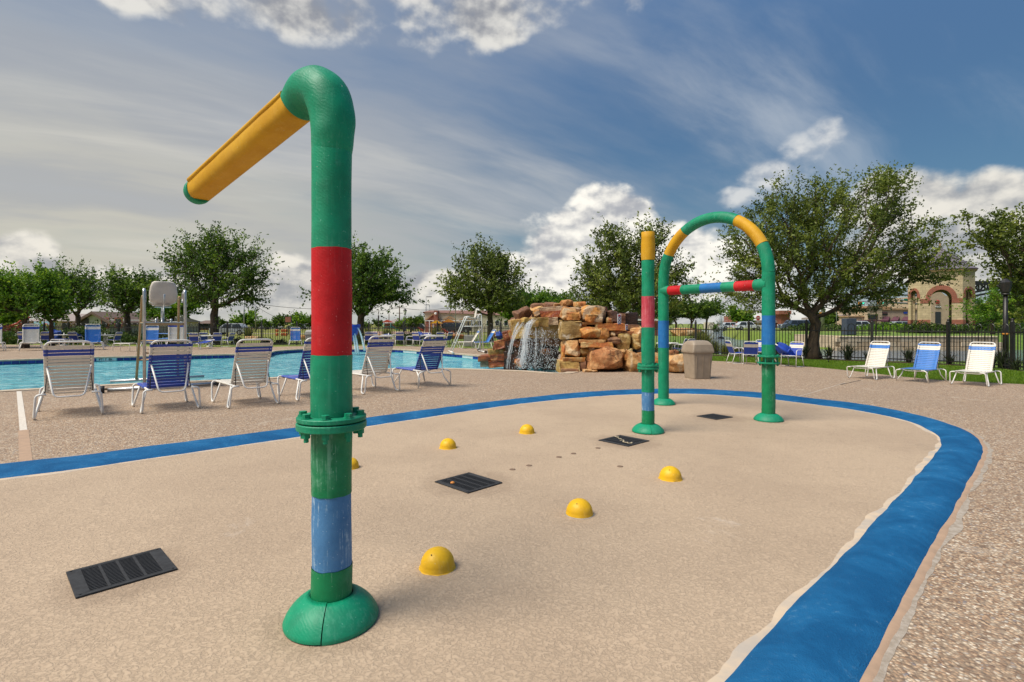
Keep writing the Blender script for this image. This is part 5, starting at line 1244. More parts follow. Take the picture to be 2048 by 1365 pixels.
# ================================================================== trees and planting
def leaf_mesh(name, pos, size, tone, m, rs, droop=0.0, long_=1.7):
    """one small folded-free quad per leaf (numpy)"""
    n = len(pos); d = rs.normal(size=(n, 3)); d /= np.linalg.norm(d, axis=1)[:, None] + 1e-9; d[:, 2] -= droop; d /= np.linalg.norm(d, axis=1)[:, None] + 1e-9
    q = rs.normal(size=(n, 3)); q[:, 2] *= .55; w = np.cross(d, q); w /= np.linalg.norm(w, axis=1)[:, None] + 1e-9
    s = (size * rs.uniform(.6, 1.35, n))[:, None]; a = pos - d * s * .5 * long_; c = pos + d * s * .5 * long_; bq = pos + w * s * .5; e = pos - w * s * .5
    co = np.stack([a, bq, c, e], 1).reshape(-1, 3).astype(np.float32)
    me = bpy.data.meshes.new(name); me.vertices.add(n * 4); me.vertices.foreach_set('co', co.ravel()); me.loops.add(n * 4); me.loops.foreach_set('vertex_index', np.arange(n * 4, dtype=np.int32))
    me.polygons.add(n); me.polygons.foreach_set('loop_start', np.arange(0, n * 4, 4, dtype=np.int32)); me.update(calc_edges=True)
    at = me.attributes.new('tone', 'FLOAT', 'FACE'); at.data.foreach_set('value', np.clip(tone, 0, 1).astype(np.float32)); me.materials.append(m); return me
def make_tree(name, label, group, base, th, tr, lobes, ntip, nleaf, lsize, ml, mbark, seed, lean=(0, 0), spray=.55, cat='tree', forks=3, sideways=.35):
    """lobes: (x, y, z, rx, ry, rz) relative to the base; branches grow from the trunk to tips inside them"""
    rs = np.random.RandomState(seed); t_ = thing(name, label, cat, base, 0, group); T0 = np.array([lean[0], lean[1], th])
    vol = np.array([l[3] * l[4] * l[5] for l in lobes]) ** .8; vol /= vol.sum(); tips = []
    for _ in range(ntip):
        l = lobes[rs.choice(len(lobes), p=vol)]; v = rs.normal(size=3); v /= np.linalg.norm(v); r_ = rs.uniform(0, 1) ** (1 / 2.4)
        tips.append([l[0] + v[0] * r_ * l[3], l[1] + v[1] * r_ * l[4], l[2] + v[2] * r_ * l[5]])
    tips = np.array(tips); tips = tips[tips[:, 2] > th * .55]; d0 = np.linalg.norm((tips - T0) * [1, 1, .9], axis=1); tips = tips[np.argsort(d0)]
    nodes = [[0, 0, -.05]]; par = [-1]
    k0 = max(3, int(th / .35))
    for i in range(1, k0 + 1):
        q = i / k0; nodes.append([lean[0] * q + .05 * math.sin(q * 4 + seed), lean[1] * q, th * q]); par.append(i - 1)
    first = k0
    N = np.zeros((60000, 3)); N[:len(nodes)] = nodes; cnt = len(nodes); D = np.zeros(60000); D[:cnt] = np.linalg.norm(N[:cnt] - T0, axis=1); D[:first] = 1e3; D[first] = 0
    tipi = []
    for tp in tips:
        v = tp - N[first:cnt]; dist = np.linalg.norm(v, axis=1); dn = D[first:cnt]; cost = dist + .38 * dn; dtp = np.linalg.norm(tp - T0)
        cost[dn > dtp] += 3; cost += np.where(v[:, 2] < -.25 * dist, 1.2, 0)
        j = int(np.argmin(cost)) + first; a = N[j].copy(); L = np.linalg.norm(tp - a); m_ = max(1, int(L / .42)); bend = rs.normal(size=3) * .10 * L; prev = j; sag = np.array([0, 0, -.04 * L])
        if j == first: sag = np.array([0, 0, -.10 * L])
        for i in range(1, m_ + 1):
            q = i / m_; p = a + (tp - a) * q + (bend + sag) * math.sin(math.pi * q) * .6; N[cnt] = p; par.append(prev); D[cnt] = D[prev] + np.linalg.norm(p - N[prev]); prev = cnt; cnt += 1
        tipi.append(prev)
    w_ = np.zeros(cnt); w_[tipi] += 1.0
    for i in range(cnt - 1, 0, -1): w_[par[i]] += w_[i]
    rad = (w_ / w_[first]) ** .46 * tr * .86; rad = np.maximum(rad, .006 + tr * .02)
    for i in range(first + 1): rad[i] = tr * (1.0 + .55 * max(0, 1 - i / 2.2) ** 2 - .10 * i / max(first, 1))
    br = MB(); n = 0
    kids = {}
    for i in range(1, cnt): kids.setdefault(par[i], []).append(i)
    stack = [(0, [0])]
    def run(start, frm):
        path = [frm, start] if frm is not None else [start]; c = start
        while c in kids:
            ks = sorted(kids[c], key=lambda k: -w_[k]); nx = ks[0]
            for o_ in ks[1:]: todo.append((o_, c))
            path.append(nx); c = nx
        return path
    todo = []; paths = [run(0, None)]
    while todo: s_, f_ = todo.pop(); paths.append(run(s_, f_))
    tm = MB(); bm_ = MB()
    for pi, path in enumerate(paths):
        pts = [tuple(N[i]) for i in path]; rr_ = [float(rad[i]) for i in path]
        if pi > 0: rr_[0] = min(rr_[0], rr_[1] * 1.25)
        big = rr_[min(1, len(rr_) - 1)] > tr * .22
        if pi == 0 and len(path) > first + 1:
            tm.tube(pts[:first + 2], rr_[:first + 2], 12); bm_.tube(pts[first:], rr_[first:], 8)
        else: (bm_).tube(pts, rr_, 8 if big else (5 if rr_[0] > .02 else 3), caps=False)
    obj('trunk', tm, mbark, t_); obj('limbs', bm_, mbark, t_)
    # leaves along the outer twigs
    P_ = []; tn = []
    for ti in tipi:
        tip = N[ti]; a = N[par[ti]]; dr = tip - a; L = np.linalg.norm(dr) + 1e-6; dr = dr / L; out = tip - T0; out = out / (np.linalg.norm(out) + 1e-6); dr = dr * .6 + out * .6; dr /= np.linalg.norm(dr)
        m_ = int(nleaf * rs.uniform(.5, 1.5)); u_ = rs.beta(1.2, 1.3, m_); ln = spray * rs.uniform(.9, 2.4) * (1.75 if rs.rand() < .22 else 1.0); sg = spray * .21
        # a few short twigs fan out from the tip
        kf = 4; fans = dr + rs.normal(size=(kf, 3)) * sideways; fans /= np.linalg.norm(fans, axis=1)[:, None]; which = rs.randint(0, kf, m_)
        pts = (tip - dr * ln * .35) + fans[which] * (u_ * ln)[:, None] + rs.normal(size=(m_, 3)) * (sg * (.30 + .5 * (1 - u_)))[:, None] * [1, 1, .75]
        P_.append(pts); bt = np.clip(rs.normal(.42, .22), .02, .95); tn.append(np.clip(rs.normal(bt, .20, m_), 0, 1))
    P_ = np.concatenate(P_); tn = np.concatenate(tn)
    link('crown', leaf_mesh('crown', P_, lsize, tn, ml, rs), t_); return t_
def L_(Y, base, items):
    """lobes given as (px, py, rx, ry[, dy]) in photograph units at distance Y"""
    out = []
    for it in items:
        px, py, rx, ry = it[:4]; c = H(px, py, Y); k = Y / F; out.append((c.x - base[0], (it[4] if len(it) > 4 else 0), c.z - base[2], rx * k, (rx * .8 + ry * .2) * k, ry * k))
    return out
def tree_at(px, Y, items, name, label, group, ntip, nleaf, lsize, ml, th, tr, seed, lean=(0, 0), spray=.5, mb_=None, base_z=None, sideways=.4, by=None):
    X = W(px, Y); z = gz(X, Y) if base_z is None else base_z; base = (X, Y, z)
    lb = L_(Y, base, items); return make_tree(name, label, group, base, th, tr, lb, int(ntip * .85), int(nleaf * 1.0), lsize * .72, ml, mb_ or m_bark, seed, lean, spray, sideways=sideways)
GT = 'trees standing beyond the fence'
tree_at(1628, 21.6, [(1660, 500, 150, 95), (1560, 480, 110, 80), (1500, 560, 75, 60), (1790, 540, 110, 60), (1700, 400, 110, 50), (1600, 400, 70, 45), (1800, 440, 70, 45), (1860, 540, 60, 30), (1830, 490, 60, 40), (1540, 590, 70, 40), (1700, 590, 130, 35), (1770, 365, 45, 22), (1480, 500, 45, 40)],
        'live_oak', 'largest tree, a spreading live oak with forked trunk just behind the right fence', GT, 700, 100, .082, m_leaf_oak, 1.45, .215, 3, (.05, 0), .50)
tree_at(2140, 18.5, [(2130, 520, 110, 80), (2060, 480, 75, 45), (1990, 450, 60, 30), (1980, 480, 40, 35), (2070, 560, 60, 50), (2200, 600, 120, 60), (1950, 425, 30, 14), (2010, 540, 30, 30), (2040, 620, 45, 30)],
        'live_oak', 'live oak reaching into the picture from the right edge', GT, 300, 95, .085, m_leaf_oak, 1.6, .20, 5, (0, 0), .50)
tree_at(1240, 27.5, [(1250, 560, 90, 55), (1190, 550, 45, 50), (1250, 490, 55, 40), (1330, 545, 45, 50), (1300, 480, 45, 30), (1220, 465, 25, 20), (1280, 600, 100, 35), (1180, 600, 50, 30), (1365, 580, 25, 20)],
        'live_oak', 'rounded bushy live oak behind the waterfall rocks and spray post', GT, 400, 95, .105, m_leaf_oak, 1.7, .20, 9, (0, 0), .55)
tree_at(980, 41, [(975, 570, 60, 45), (960, 520, 45, 28), (1010, 545, 40, 35), (925, 575, 35, 26), (905, 605, 30, 14), (975, 500, 18, 12), (1000, 600, 60, 25), (1040, 560, 14, 14), (950, 605, 40, 20)],
        'elm_tree', 'open-crowned tree between the brick-gabled building and the waterfall', GT, 300, 80, .15, m_leaf_oak, 2.1, .22, 12, (0, 0), .8)
tree_at(722, 37.5, [(735, 560, 70, 42), (690, 540, 40, 35), (760, 580, 45, 30), (705, 510, 28, 18), (800, 590, 28, 16), (745, 525, 40, 22), (640, 590, 26, 20), (720, 600, 60, 25), (780, 555, 24, 14)],
        'elm_tree', 'dark leafy tree emerging from behind the tall water pole', GT, 300, 80, .14, m_leaf_elm, 1.9, .26, 15, (0, 0), .75)
tree_at(428, 36, [(430, 530, 75, 40), (380, 520, 42, 38), (490, 560, 45, 35), (435, 490, 50, 24), (500, 510, 30, 18), (350, 560, 30, 26), (460, 590, 60, 26), (390, 585, 45, 26), (530, 545, 16, 14)],
        'elm_tree', 'broad dark tree with a forked trunk between the lifeguard stand and the tall pole', GT, 300, 90, .125, m_leaf_elm, 2.0, .27, 18, (0, 0), .75, sideways=.5)
tree_at(256, 40, [(258, 578, 50, 26), (222, 575, 30, 24), (296, 582, 34, 24), (250, 600, 46, 20), (232, 556, 16, 12), (285, 555, 18, 12)],
        'elm_tree', 'dark round tree just left of the lifeguard stand', GT, 170, 80, .135, m_leaf_elm, 1.9, .22, 20, (0, 0), .75, sideways=.5)
tree_at(155, 44, [(150, 568, 42, 22), (130, 560, 26, 16), (178, 582, 24, 26), (150, 595, 46, 18)],
        'elm_tree', 'dark tree behind the bright green ones at the far left', GT, 140, 80, .14, m_leaf_elm, 2.0, .2, 23, (0, 0), .8, sideways=.5)
tree_at(50, 30.5, [(40, 592, 50, 34), (0, 582, 50, 36), (76, 605, 28, 26), (15, 562, 34, 16), (-60, 590, 60, 45)],
        'round_green_tree', 'bright green round-headed tree at the left edge', GT, 230, 95, .11, m_leaf_bright, 1.55, .15, 25, (0, 0), .55, sideways=.6)
tree_at(104, 31.5, [(100, 590, 34, 40), (110, 620, 26, 18), (85, 560, 30, 22), (122, 600, 14, 20)],
        'round_green_tree', 'second bright green tree from the left edge', GT, 150, 90, .105, m_leaf_bright, 1.5, .12, 27, (0, 0), .5, sideways=.6)
tree_at(1035, 46, [(1035, 612, 34, 22), (1060, 600, 40, 16), (1090, 608, 40, 14), (1018, 625, 16, 12)],
        'crape_myrtle', 'light green multi-stemmed tree left of the waterfall, before the beige building', GT, 120, 80, .15, m_leaf_bright, 1.3, .13, 30, (0, 0), .6, m_bark2)
for (px, Y, it, lab, sd_) in [(1353, 62, [(1352, 618, 32, 11), (1330, 628, 16, 8)], 'flat-topped small tree seen between the spray post and the arch legs', 33), (1383, 62, [(1380, 625, 30, 12), (1398, 617, 26, 10)], 'middle flat-topped small tree beyond the pond, through the arch', 34), (1412, 64, [(1415, 622, 26, 12), (1430, 614, 14, 8)], 'right flat-topped small tree beyond the pond, through the arch', 35)]:
    tree_at(px, Y, it, 'crape_myrtle', lab, GT, 90, 85, .18, m_leaf_elm, 1.4, .14, sd_, (0, 0), .7, m_bark2)
tree_at(345, 47, [(350, 610, 40, 20), (320, 620, 26, 16), (385, 612, 24, 18)], 'elm_tree', 'light green tree low behind the near lifeguard stand', GT, 110, 80, .17, m_leaf_bright, 1.4, .14, 37, (0, 0), .7)
tree_at(1985, 42, [(1990, 615, 50, 26), (2030, 590, 40, 26), (1955, 630, 30, 16), (2060, 620, 50, 30)], 'round_green_tree', 'bright green tree behind the black lamp post at the right', GT, 200, 90, .12, m_leaf_bright, 1.0, .12, 39, (0, 0), .6)
tree_at(1105, 52, [(1115, 610, 45, 14), (1150, 622, 30, 10), (1080, 600, 30, 14)], 'elm_tree', 'dark clipped tree row crest just over the waterfall top', GT, 130, 80, .17, m_leaf_elm, 1.6, .16, 41, (0, 0), .8)
# sparse young tree in front of the shop building
tree_at(1752, 60, [(1745, 612, 30, 14), (1700, 620, 20, 10), (1785, 600, 16, 14)], 'young_tree', 'thin grey-leaved young tree before the shops', GT, 46, 22, .16, m_leaf_grey, 2.2, .07, 43, (0, 0), .6)
# distant trees along the horizon: a few crowns shared between many trees
protos_ = []
for k in range(3):
    rs_ = random.Random(60 + k); lb = [(rs_.uniform(-1.2, 1.2), rs_.uniform(-1, 1), 2.7 + rs_.uniform(-.5, .9), rs_.uniform(1.4, 2.2), rs_.uniform(1.3, 1.9), rs_.uniform(1.0, 1.5)) for _ in range(4)]
    protos_.append((lb, k))
far = [(489, 96, 0.82, 'rounded tree beside the tall light poles, left of the red-banded pole'), (465, 100, 0.47, 'small tree left of the rounded one by the light poles'), (513, 110, 0.45, 'low tree right of the tall light poles'), (532, 118, 0.53, 'tree left of the notice board post'), (553, 120, 0.48, 'low tree behind the left side of the notice board'), (566, 112, 0.72, 'dark tree just left of the notice board'), (600, 105, 0.78, 'tall spreading tree right of the notice board'), (623, 108, 0.67, 'tree touching the left edge of the red-banded pole'),
       (757, 130, 0.52, 'small tree left of the brown hip roof'), (800, 84, 0.48, 'round tree between utility pole and lamp'), (822, 96, 0.57, 'tree right of the street lamp, behind the playground'), (836, 110, 0.65, 'tree left of the brick-gabled building'), (730, 120, 0.48, 'low tree near the dark flag, right of the red band'), (846, 130, 0.50, 'small dark tree against the corner of the brick-gabled building'),
       (235, 105, 0.61, 'far tree behind the gabled house, left'), (275, 112, 0.82, 'far tree between trunk and lifeguard stand'), (442, 120, 0.53, 'far tree right of the large trunk, left field'), (1655, 84, 0.66, 'round tree beyond the signal post, right of the oak trunk'), (1668, 120, 0.51, 'small tree behind the angled canopy'), (1712, 110, 0.47, 'small tree before the low shop wall'), (1335, 128, 0.60, 'far tree left of the flat-topped trees'), (1482, 120, 1.12, 'reddish far tree before the brick tower'),
       (1300, 120, 1.39, 'far tree behind the rocks on the right'), (1440, 118, 0.58, 'small far tree by the white mist'), (10, 70, 0.97, 'tree behind the bright green ones at the left edge'), (330, 100, 0.84, 'far tree behind the lifeguard stand')]
PT = {}
for i, (px, Y, s_, lab) in enumerate(far):
    k = i % 3; X = W(px, Y); zz = gz(X, Y)
    if k not in PT:
        t_ = make_tree('background_tree', lab, 'small trees along the horizon', (X, Y, zz), .9, .16, protos_[k][0], 70, 62, .26, m_leaf_elm if k else m_leaf_bright, m_bark, 70 + k, spray=.8, sideways=.6); t_.scale = (s_,) * 3; PT[k] = t_
    else: dup(PT[k], (X, Y, zz), i * 1.3, lab, scale=s_)
# ------------------------------------------------------------------ shrubs, grasses, spiky plants
def make_bush(name, label, group, X, Y, rx, rz_, n, lsize, ml, seed, z=None, elong=1.0):
    rs = np.random.RandomState(seed); v = rs.normal(size=(n, 3)); v /= np.linalg.norm(v, axis=1)[:, None]; v[:, 2] = np.abs(v[:, 2]); r_ = rs.uniform(.35, 1, n) ** .5
    lump = 1 + .22 * np.sin(v[:, 0] * 5 + seed) * np.cos(v[:, 2] * 6) + .15 * np.sin(v[:, 1] * 7)
    p = v * (r_ * lump)[:, None] * [rx * elong, rx, rz_]; p[:, 2] += .03
    t_ = thing(name, label, 'shrub', (X, Y, gz(X, Y) if z is None else z), 0, group)
    tone = np.clip(rs.normal(.42, .22, n) + .10 * np.sin(p[:, 0] * 6), 0, 1); link('foliage', leaf_mesh('foliage', p, lsize, tone, ml, rs), t_)
    mb = MB()
    for k in range(6): a = k * 1.05; mb.tube([(0, 0, 0), (rx * .3 * math.cos(a), rx * .3 * math.sin(a), rz_ * .4), (rx * .55 * math.cos(a), rx * .55 * math.sin(a), rz_ * .72)], [.02, .014, .007], 5)
    obj('stems', mb, m_bark, t_); return t_
def blade_mesh(name, n, h, spread, w, ml, seed, rad=.1, stiff=.5, flat=1):
    """arching leaf blades from one crown, 3 segments each"""
    rs = np.random.RandomState(seed); co = []; tone = []; fi = 0; V = []; Fs = []
    for i in range(n):
        a = rs.uniform(0, 2 * math.pi); lean_ = rs.uniform(.05, 1) * spread; hh = h * rs.uniform(.6, 1.1); r0 = rad * math.sqrt(rs.rand()); a0 = rs.uniform(0, 6.28)
        bx, by = r0 * math.cos(a0), r0 * math.sin(a0); px_, py_ = -math.sin(a) * w / 2, math.cos(a) * w / 2; b0 = len(V)
        for k, (q, wk) in enumerate(((0, .8), (.4, 1.0), (.75, .7), (1, .06))):
            out_ = lean_ * (q ** (1.4 + stiff)); z = hh * (q - (.30 * lean_ / h) * q ** 3); x, y = bx + out_ * math.cos(a), by + out_ * math.sin(a)
            V += [(x - px_ * wk, y - py_ * wk, z), (x + px_ * wk, y + py_ * wk, z)]
        for k in range(3): Fs.append([b0 + 2 * k, b0 + 2 * k + 1, b0 + 2 * k + 3, b0 + 2 * k + 2]); tone.append(np.clip(rs.normal(.45, .25) + k * .08, 0, 1))
    me = bpy.data.meshes.new(name); me.from_pydata(V, [], Fs); at = me.attributes.new('tone', 'FLOAT', 'FACE'); at.data.foreach_set('value', np.array(tone, np.float32)); me.materials.append(ml); return me
spk = [blade_mesh('blades', 62, .62, .52, .026, m_leaf_spike, 5 + k, .07, .2) for k in range(3)]
where = [(1662, 'at the foot of the fence post right of the oak trunk'), (1700, 'first right of that fence post, left of the white lounge chair'), (1741, 'hidden mostly behind the leftmost right-hand lounge chair'), (1822, 'between the white and the light blue lounge chairs'), (1856, 'above the light blue lounge chair'), (1905, 'left of the rightmost lounge chair, with a reddish stalk'), (1990, 'beside the rightmost white lounge chair back'), (2012, 'at the foot of the black lamp post'), (2040, 'at the right picture edge, under the fence'), (1616, 'just left of the oak trunk')]
def fence_y(px):
    pts = [(1290, 706.2), (1352, 708), (1443, 710.5), (1553, 714), (1662, 718.6), (1797, 724), (1953, 731), (2048, 741), (2180, 756)]
    for (a, b_), (c, d) in zip(pts, pts[1:]):
        if a <= px <= c: return b_ + (d - b_) * (px - a) / (c - a)
    return 720
for i, (px, w_) in enumerate(where):
    p = P(px, fence_y(px) + .2); s_ = 1.0 + .25 * math.sin(i * 2.1); t_ = thing('spiky_plant', 'dark spiky-leaved plant ' + w_, 'plant', (p.x, p.y + .12, -.03), i * 1.1, 'spiky plants along the right fence', s_); link('blades', spk[i % 3], t_)
gr = [blade_mesh('blades', 420, 1.0, .75, .022, m_leaf_straw, 15 + k, .22, .3) for k in range(2)]
for i, (px, Y, s_, lab) in enumerate([(1405, 26.5, 1.3, 'big clump of green ornamental grass behind the fence, right above the taupe bin'), (1425, 27.5, 1.15, 'ornamental grass clump right of the biggest one, by the fence post'), (1385, 26.5, 1.0, 'ornamental grass clump behind the taupe bin lid'), (1452, 25.6, .85, 'low ornamental grass right of the fence post, left of the blue chairs'), (1475, 25.2, .7, 'smallest ornamental grass clump behind the side-on blue chair'),
        (497, 55, 1.4, 'tufted ornamental grass in the left field beyond the fence'), (775, 50, 1.25, 'ornamental grass clump on the bank behind the first middle table'), (735, 55, 1.3, 'ornamental grass near the red kerb, behind the middle chairs'), (873, 50, 1.5, 'ornamental grass left of the parked dark van')]):
    X = W(px, Y); t_ = thing('ornamental_grass', lab, 'plant', (X, Y, max(gz(X, Y), -.4)), i, 'ornamental grass clumps', s_ * .9); link('blades', gr[i % 2], t_)
bi = 0
for (px, Y, rx, rz_, n, ls, ml, lab) in [
 (175, 37.2, 1.35, 1.35, 2600, .10, m_leaf_bush, 'tall dark shrub growing through the far left fence, behind the blue chairs'), (252, 37.6, 1.6, .75, 2400, .09, m_leaf_bush, 'low hedge shrub behind the flat white stool'), (300, 37.6, 1.5, .7, 2200, .09, m_leaf_bush, 'low hedge shrub behind the light blue lounge chair'), (35, 38, 1.6, .9, 2200, .10, m_leaf_bush, 'dark shrub at the foot of the far left fence'),
 (345, 37.6, 1.4, .6, 1600, .09, m_leaf_bush, 'low hedge shrub behind the picnic table'), (535, 36.8, .45, .45, 420, .07, m_leaf_spike, 'small dark shrub at the fence, left of the lone blue lounge chair'), (562, 36.8, .4, .35, 360, .07, m_leaf_spike, 'tiny dark shrub against the fence, closer to the lone lounge chair'), (475, 36.9, .4, .4, 360, .07, m_leaf_spike, 'tiny dark shrub at the fence right of the left tables'),
 (725, 36.8, .8, .6, 800, .08, m_leaf_bush, 'green shrub at the fence right of the red band'), (745, 36.8, .6, .45, 600, .08, m_leaf_bush, 'low shrub at the fence behind the first middle table'), (818, 36.6, .9, .75, 1100, .08, m_leaf_bush, 'leafy shrub between the two middle tables'), (826, 36.9, .5, .9, 700, .08, m_leaf_bush, 'upright shrub behind the side-on chair in the middle'),
 (1018, 31.8, .7, .5, 700, .07, m_leaf_spike, 'dark shrub hugging the fence left of the rocks'), (1340, 25.6, .8, .5, 700, .07, m_leaf_bush, 'low shrub at the fence behind the straight spray post'), (1520, 24, .9, .35, 700, .06, m_leaf_spike, 'low dark shrub behind the right table'),
 (1850, 47.5, 1.5, .9, 1500, .11, m_leaf_bush, 'hedge shrub at the left foot of the stone tower'), (1880, 46.5, 1.8, .8, 1800, .11, m_leaf_bush, 'hedge shrub before the main arch of the tower'), (1915, 46.5, 1.5, .8, 1500, .11, m_leaf_bush, 'hedge shrub at the right foot of the tower'), (1945, 50, 2.3, 1.8, 2200, .13, m_leaf_bush, 'tall grey-green shrub right of the stone tower'), (1975, 52, 2.4, 1.9, 2200, .13, m_leaf_bright, 'tall bright shrub further right of the stone tower'), (2030, 47, 2.2, .8, 1800, .11, m_leaf_bush, 'clipped dark hedge behind the lamp post, far right'),
 (1768, 70, 3.4, .85, 1700, .15, m_leaf_bright, 'clipped hedge before the shops, left part'), (1800, 68, 3.2, .85, 1700, .15, m_leaf_bright, 'clipped hedge before the shops, right part'), (1822, 47.5, 1.0, .8, 900, .10, m_leaf_bush, 'hedge shrub at the left corner of the tower'), (1655, 75, 3.2, .8, 1300, .15, m_leaf_bush, 'hedge behind the oak trunk'), (1605, 76, 2.4, .8, 900, .15, m_leaf_bush, 'hedge between arch leg and oak trunk'),
 (60, 44, 2.4, 1.2, 1800, .13, m_leaf_bright, 'bright bush behind the red slide at the left')]:
    bi += 1; X = W(px, Y); make_bush('shrub', lab, 'shrubs along fences and walls', X, Y, rx, rz_, n, ls, ml, 200 + bi)
t_ = make_bush('shrub', 'rust-red leaved bush growing on the fence at the far left', None, W(32, 39), 39, 1.5, 1.5, 700, .12, m_leaf_red, 301)
# mown lawn strip: real blades near enough to read
rs = np.random.RandomState(2); n = 70000; q = rs.rand(n) ** .8; 
ex = np.array([1345, 1417, 1500, 1576, 1640, 1700, 1767, 1830, 1900, 2048, 2140]); ey = np.array([716, 721.7, 725.6, 730.6, 736, 741.8, 749.6, 756.2, 761.6, 769, 774.])
fx_ = np.array([1290, 1352, 1443, 1553, 1662, 1797, 1953, 2048, 2180]); fy_ = np.array([706.2, 708, 710.5, 714, 718.6, 724, 731, 741, 756.])
pxs = 1345 + (2140 - 1345) * rs.rand(n) ** .75; lo_ = np.interp(pxs, fx_, fy_) + 2; hi_ = np.interp(pxs, ex, ey) - .2; pys = lo_ + (hi_ - lo_) * rs.rand(n); Yg = F * EYE / (pys - HOR); Xg = (pxs - 1024) / F * Yg; Yg += rs.normal(0, .03, n)
hb = rs.uniform(.025, .065, n); an = rs.rand(n) * 6.28; wv = .007; lean_ = rs.normal(0, .025, (n, 2)); a = np.stack([Xg - np.cos(an) * wv, Yg - np.sin(an) * wv, np.full(n, -.035)], 1); c = np.stack([Xg + np.cos(an) * wv, Yg + np.sin(an) * wv, np.full(n, -.035)], 1); e = np.stack([Xg + lean_[:, 0], Yg + lean_[:, 1], -.03 + hb], 1)
co = np.stack([a, c, e], 1).reshape(-1, 3).astype(np.float32); me = bpy.data.meshes.new('lawn_grass'); me.vertices.add(3 * n); me.vertices.foreach_set('co', co.ravel()); me.loops.add(3 * n); me.loops.foreach_set('vertex_index', np.arange(3 * n, dtype=np.int32)); me.polygons.add(n); me.polygons.foreach_set('loop_start', np.arange(0, 3 * n, 3, dtype=np.int32)); me.update(calc_edges=True)
at = me.attributes.new('tone', 'FLOAT', 'FACE'); at.data.foreach_set('value', np.clip(rs.normal(.45, .25, n), 0, 1).astype(np.float32)); me.materials.append(m_leaf_grass)
setp(link('lawn_grass', me), 'short mown grass strip between the deck and the right fence', 'grass', kind='stuff')
m_mulch = mat('bark_mulch', (.10, .045, .022), .95, (.05, .025, .014), 40, bump=.8)
def bed(px_pts, w0):
    mb = MB(); pts = [P(*q) for q in px_pts]
    for i, p in enumerate(pts): mb.v += [(p.x, p.y - w0, -.012), (p.x, p.y + .4, -.012)]
    for i in range(len(pts) - 1): mb.face([2 * i, 2 * i + 2, 2 * i + 3, 2 * i + 1])
    setp(obj('mulch_bed', mb, m_mulch), kind='structure')
bed([(x, fence_y(x)) for x in range(1300, 2190, 40)], .35)
# ================================================================== buildings, street furniture, vehicles beyond the fence
def bx(mb, px0, py0, px1, py1, Y, dep, z0=None):
    """box whose front face spans those sight lines at distance Y"""
    a, c = H(px0, py0, Y), H(px1, py1, Y); zb = c.z if z0 is None else z0; return mb.box(((a.x + c.x) / 2, Y + dep / 2, (a.z + zb) / 2), (c.x - a.x, dep, a.z - zb))
m_stone = mat('tower_limestone', (.48, .37, .22), .85); t, b = nodes_of(m_stone); v_ = objvec(t)
def brickify(m, cA, cB, cM, sx, rh, rotated=False):
    t, b = nodes_of(m); v_ = objvec(t); x, y, z = sepx(t, v_); br = t.nodes.new('ShaderNodeTexBrick'); uv = comb(t, x + y * .97, z, 0.0); t.links.new(uv.v, br.inputs['Vector'])
    br.inputs['Scale'].default_value = 1; br.inputs['Brick Width'].default_value = sx; br.inputs['Row Height'].default_value = rh; br.inputs['Mortar Size'].default_value = rh * .05; br.inputs['Color1'].default_value = (*cA, 1); br.inputs['Color2'].default_value = (*cB, 1); br.inputs['Mortar'].default_value = (*cM, 1); br.offset = .5
    n1 = nz(t, v_, 1.6, 5, .6); cs = mixc(t, n1.step(.4, .65) * .5, S(t, br.outputs[0]), tuple(q * .6 for q in cA)); t.links.new(cs.v, b.inputs['Base Color']); setbump(t, b, S(t, br.outputs[1]) * -1.0 + n1, .5, .03)
brickify(m_stone, (.56, .44, .27), (.42, .33, .20), (.34, .27, .18), .55, .22)
m_brick = mat('red_brick', (.30, .10, .06), .85); brickify(m_brick, (.34, .11, .07), (.24, .08, .05), (.30, .20, .15), .22, .08)
m_wall_st = mat('retaining_limestone', (.5, .4, .26), .9); brickify(m_wall_st, (.58, .46, .31), (.50, .39, .25), (.34, .27, .18), .9, .42)
m_roofslate = mat('slate_shingle', (.16, .13, .16), .8, (.10, .085, .11), 2); brickify(m_roofslate, (.20, .165, .20), (.13, .11, .14), (.06, .05, .06), .5, .17)
m_stucco = mat('tan_stucco', (.48, .36, .26), .9, (.42, .31, .22), 1.5); m_cream = mat('cream_siding', (.56, .50, .38), .9, (.48, .42, .31), 2); m_cream2 = mat('pale_green_siding', (.46, .47, .38), .9)
m_trim = mat('tan_cornice', (.40, .25, .13), .8); m_awn = mat('burgundy_awning', (.13, .045, .06), .85, (.10, .035, .05), 3); m_glass = mat('dark_window_glass', (.02, .025, .03), .08); m_roofb = mat('brown_roof', (.17, .11, .085), .9, (.12, .08, .065), 5, bump=.3)
m_roofp = mat('greyish_shingle_roof', (.32, .27, .25), .9, (.25, .20, .18), 5); m_roofr = mat('maroon_metal_roof', (.24, .12, .09), .8); m_white = mat('white_paint', (.72, .72, .70), .5); m_steel = mat('galvanised_pole', (.30, .31, .32), .4, metal=.5)
m_sigy = mat('signal_yellow_housing', (.50, .20, .02), .5); m_sig_red = mat('red_sign_letters', (.55, .01, .02), .4); m_gsign = mat('green_street_sign', (.01, .20, .12), .4)
def lampglow(name, c, s):
    m = mat(name, c, .4); t, b = nodes_of(m); b.inputs['Emission Color'].default_value = (*c, 1); b.inputs['Emission Strength'].default_value = s; return m
m_glow = lampglow('green_signal_light', (.05, .75, .50), 2.0)
m_slide = mat('red_slide_plastic', (.45, .06, .03), .5); m_teal = mat('teal_play_plastic', (.02, .32, .30), .5); m_orange2 = mat('orange_play_plastic', (.55, .13, .02), .5); m_mural = mat('light_blue_panel', (.20, .42, .62), .7, (.40, .55, .65), 1.2)
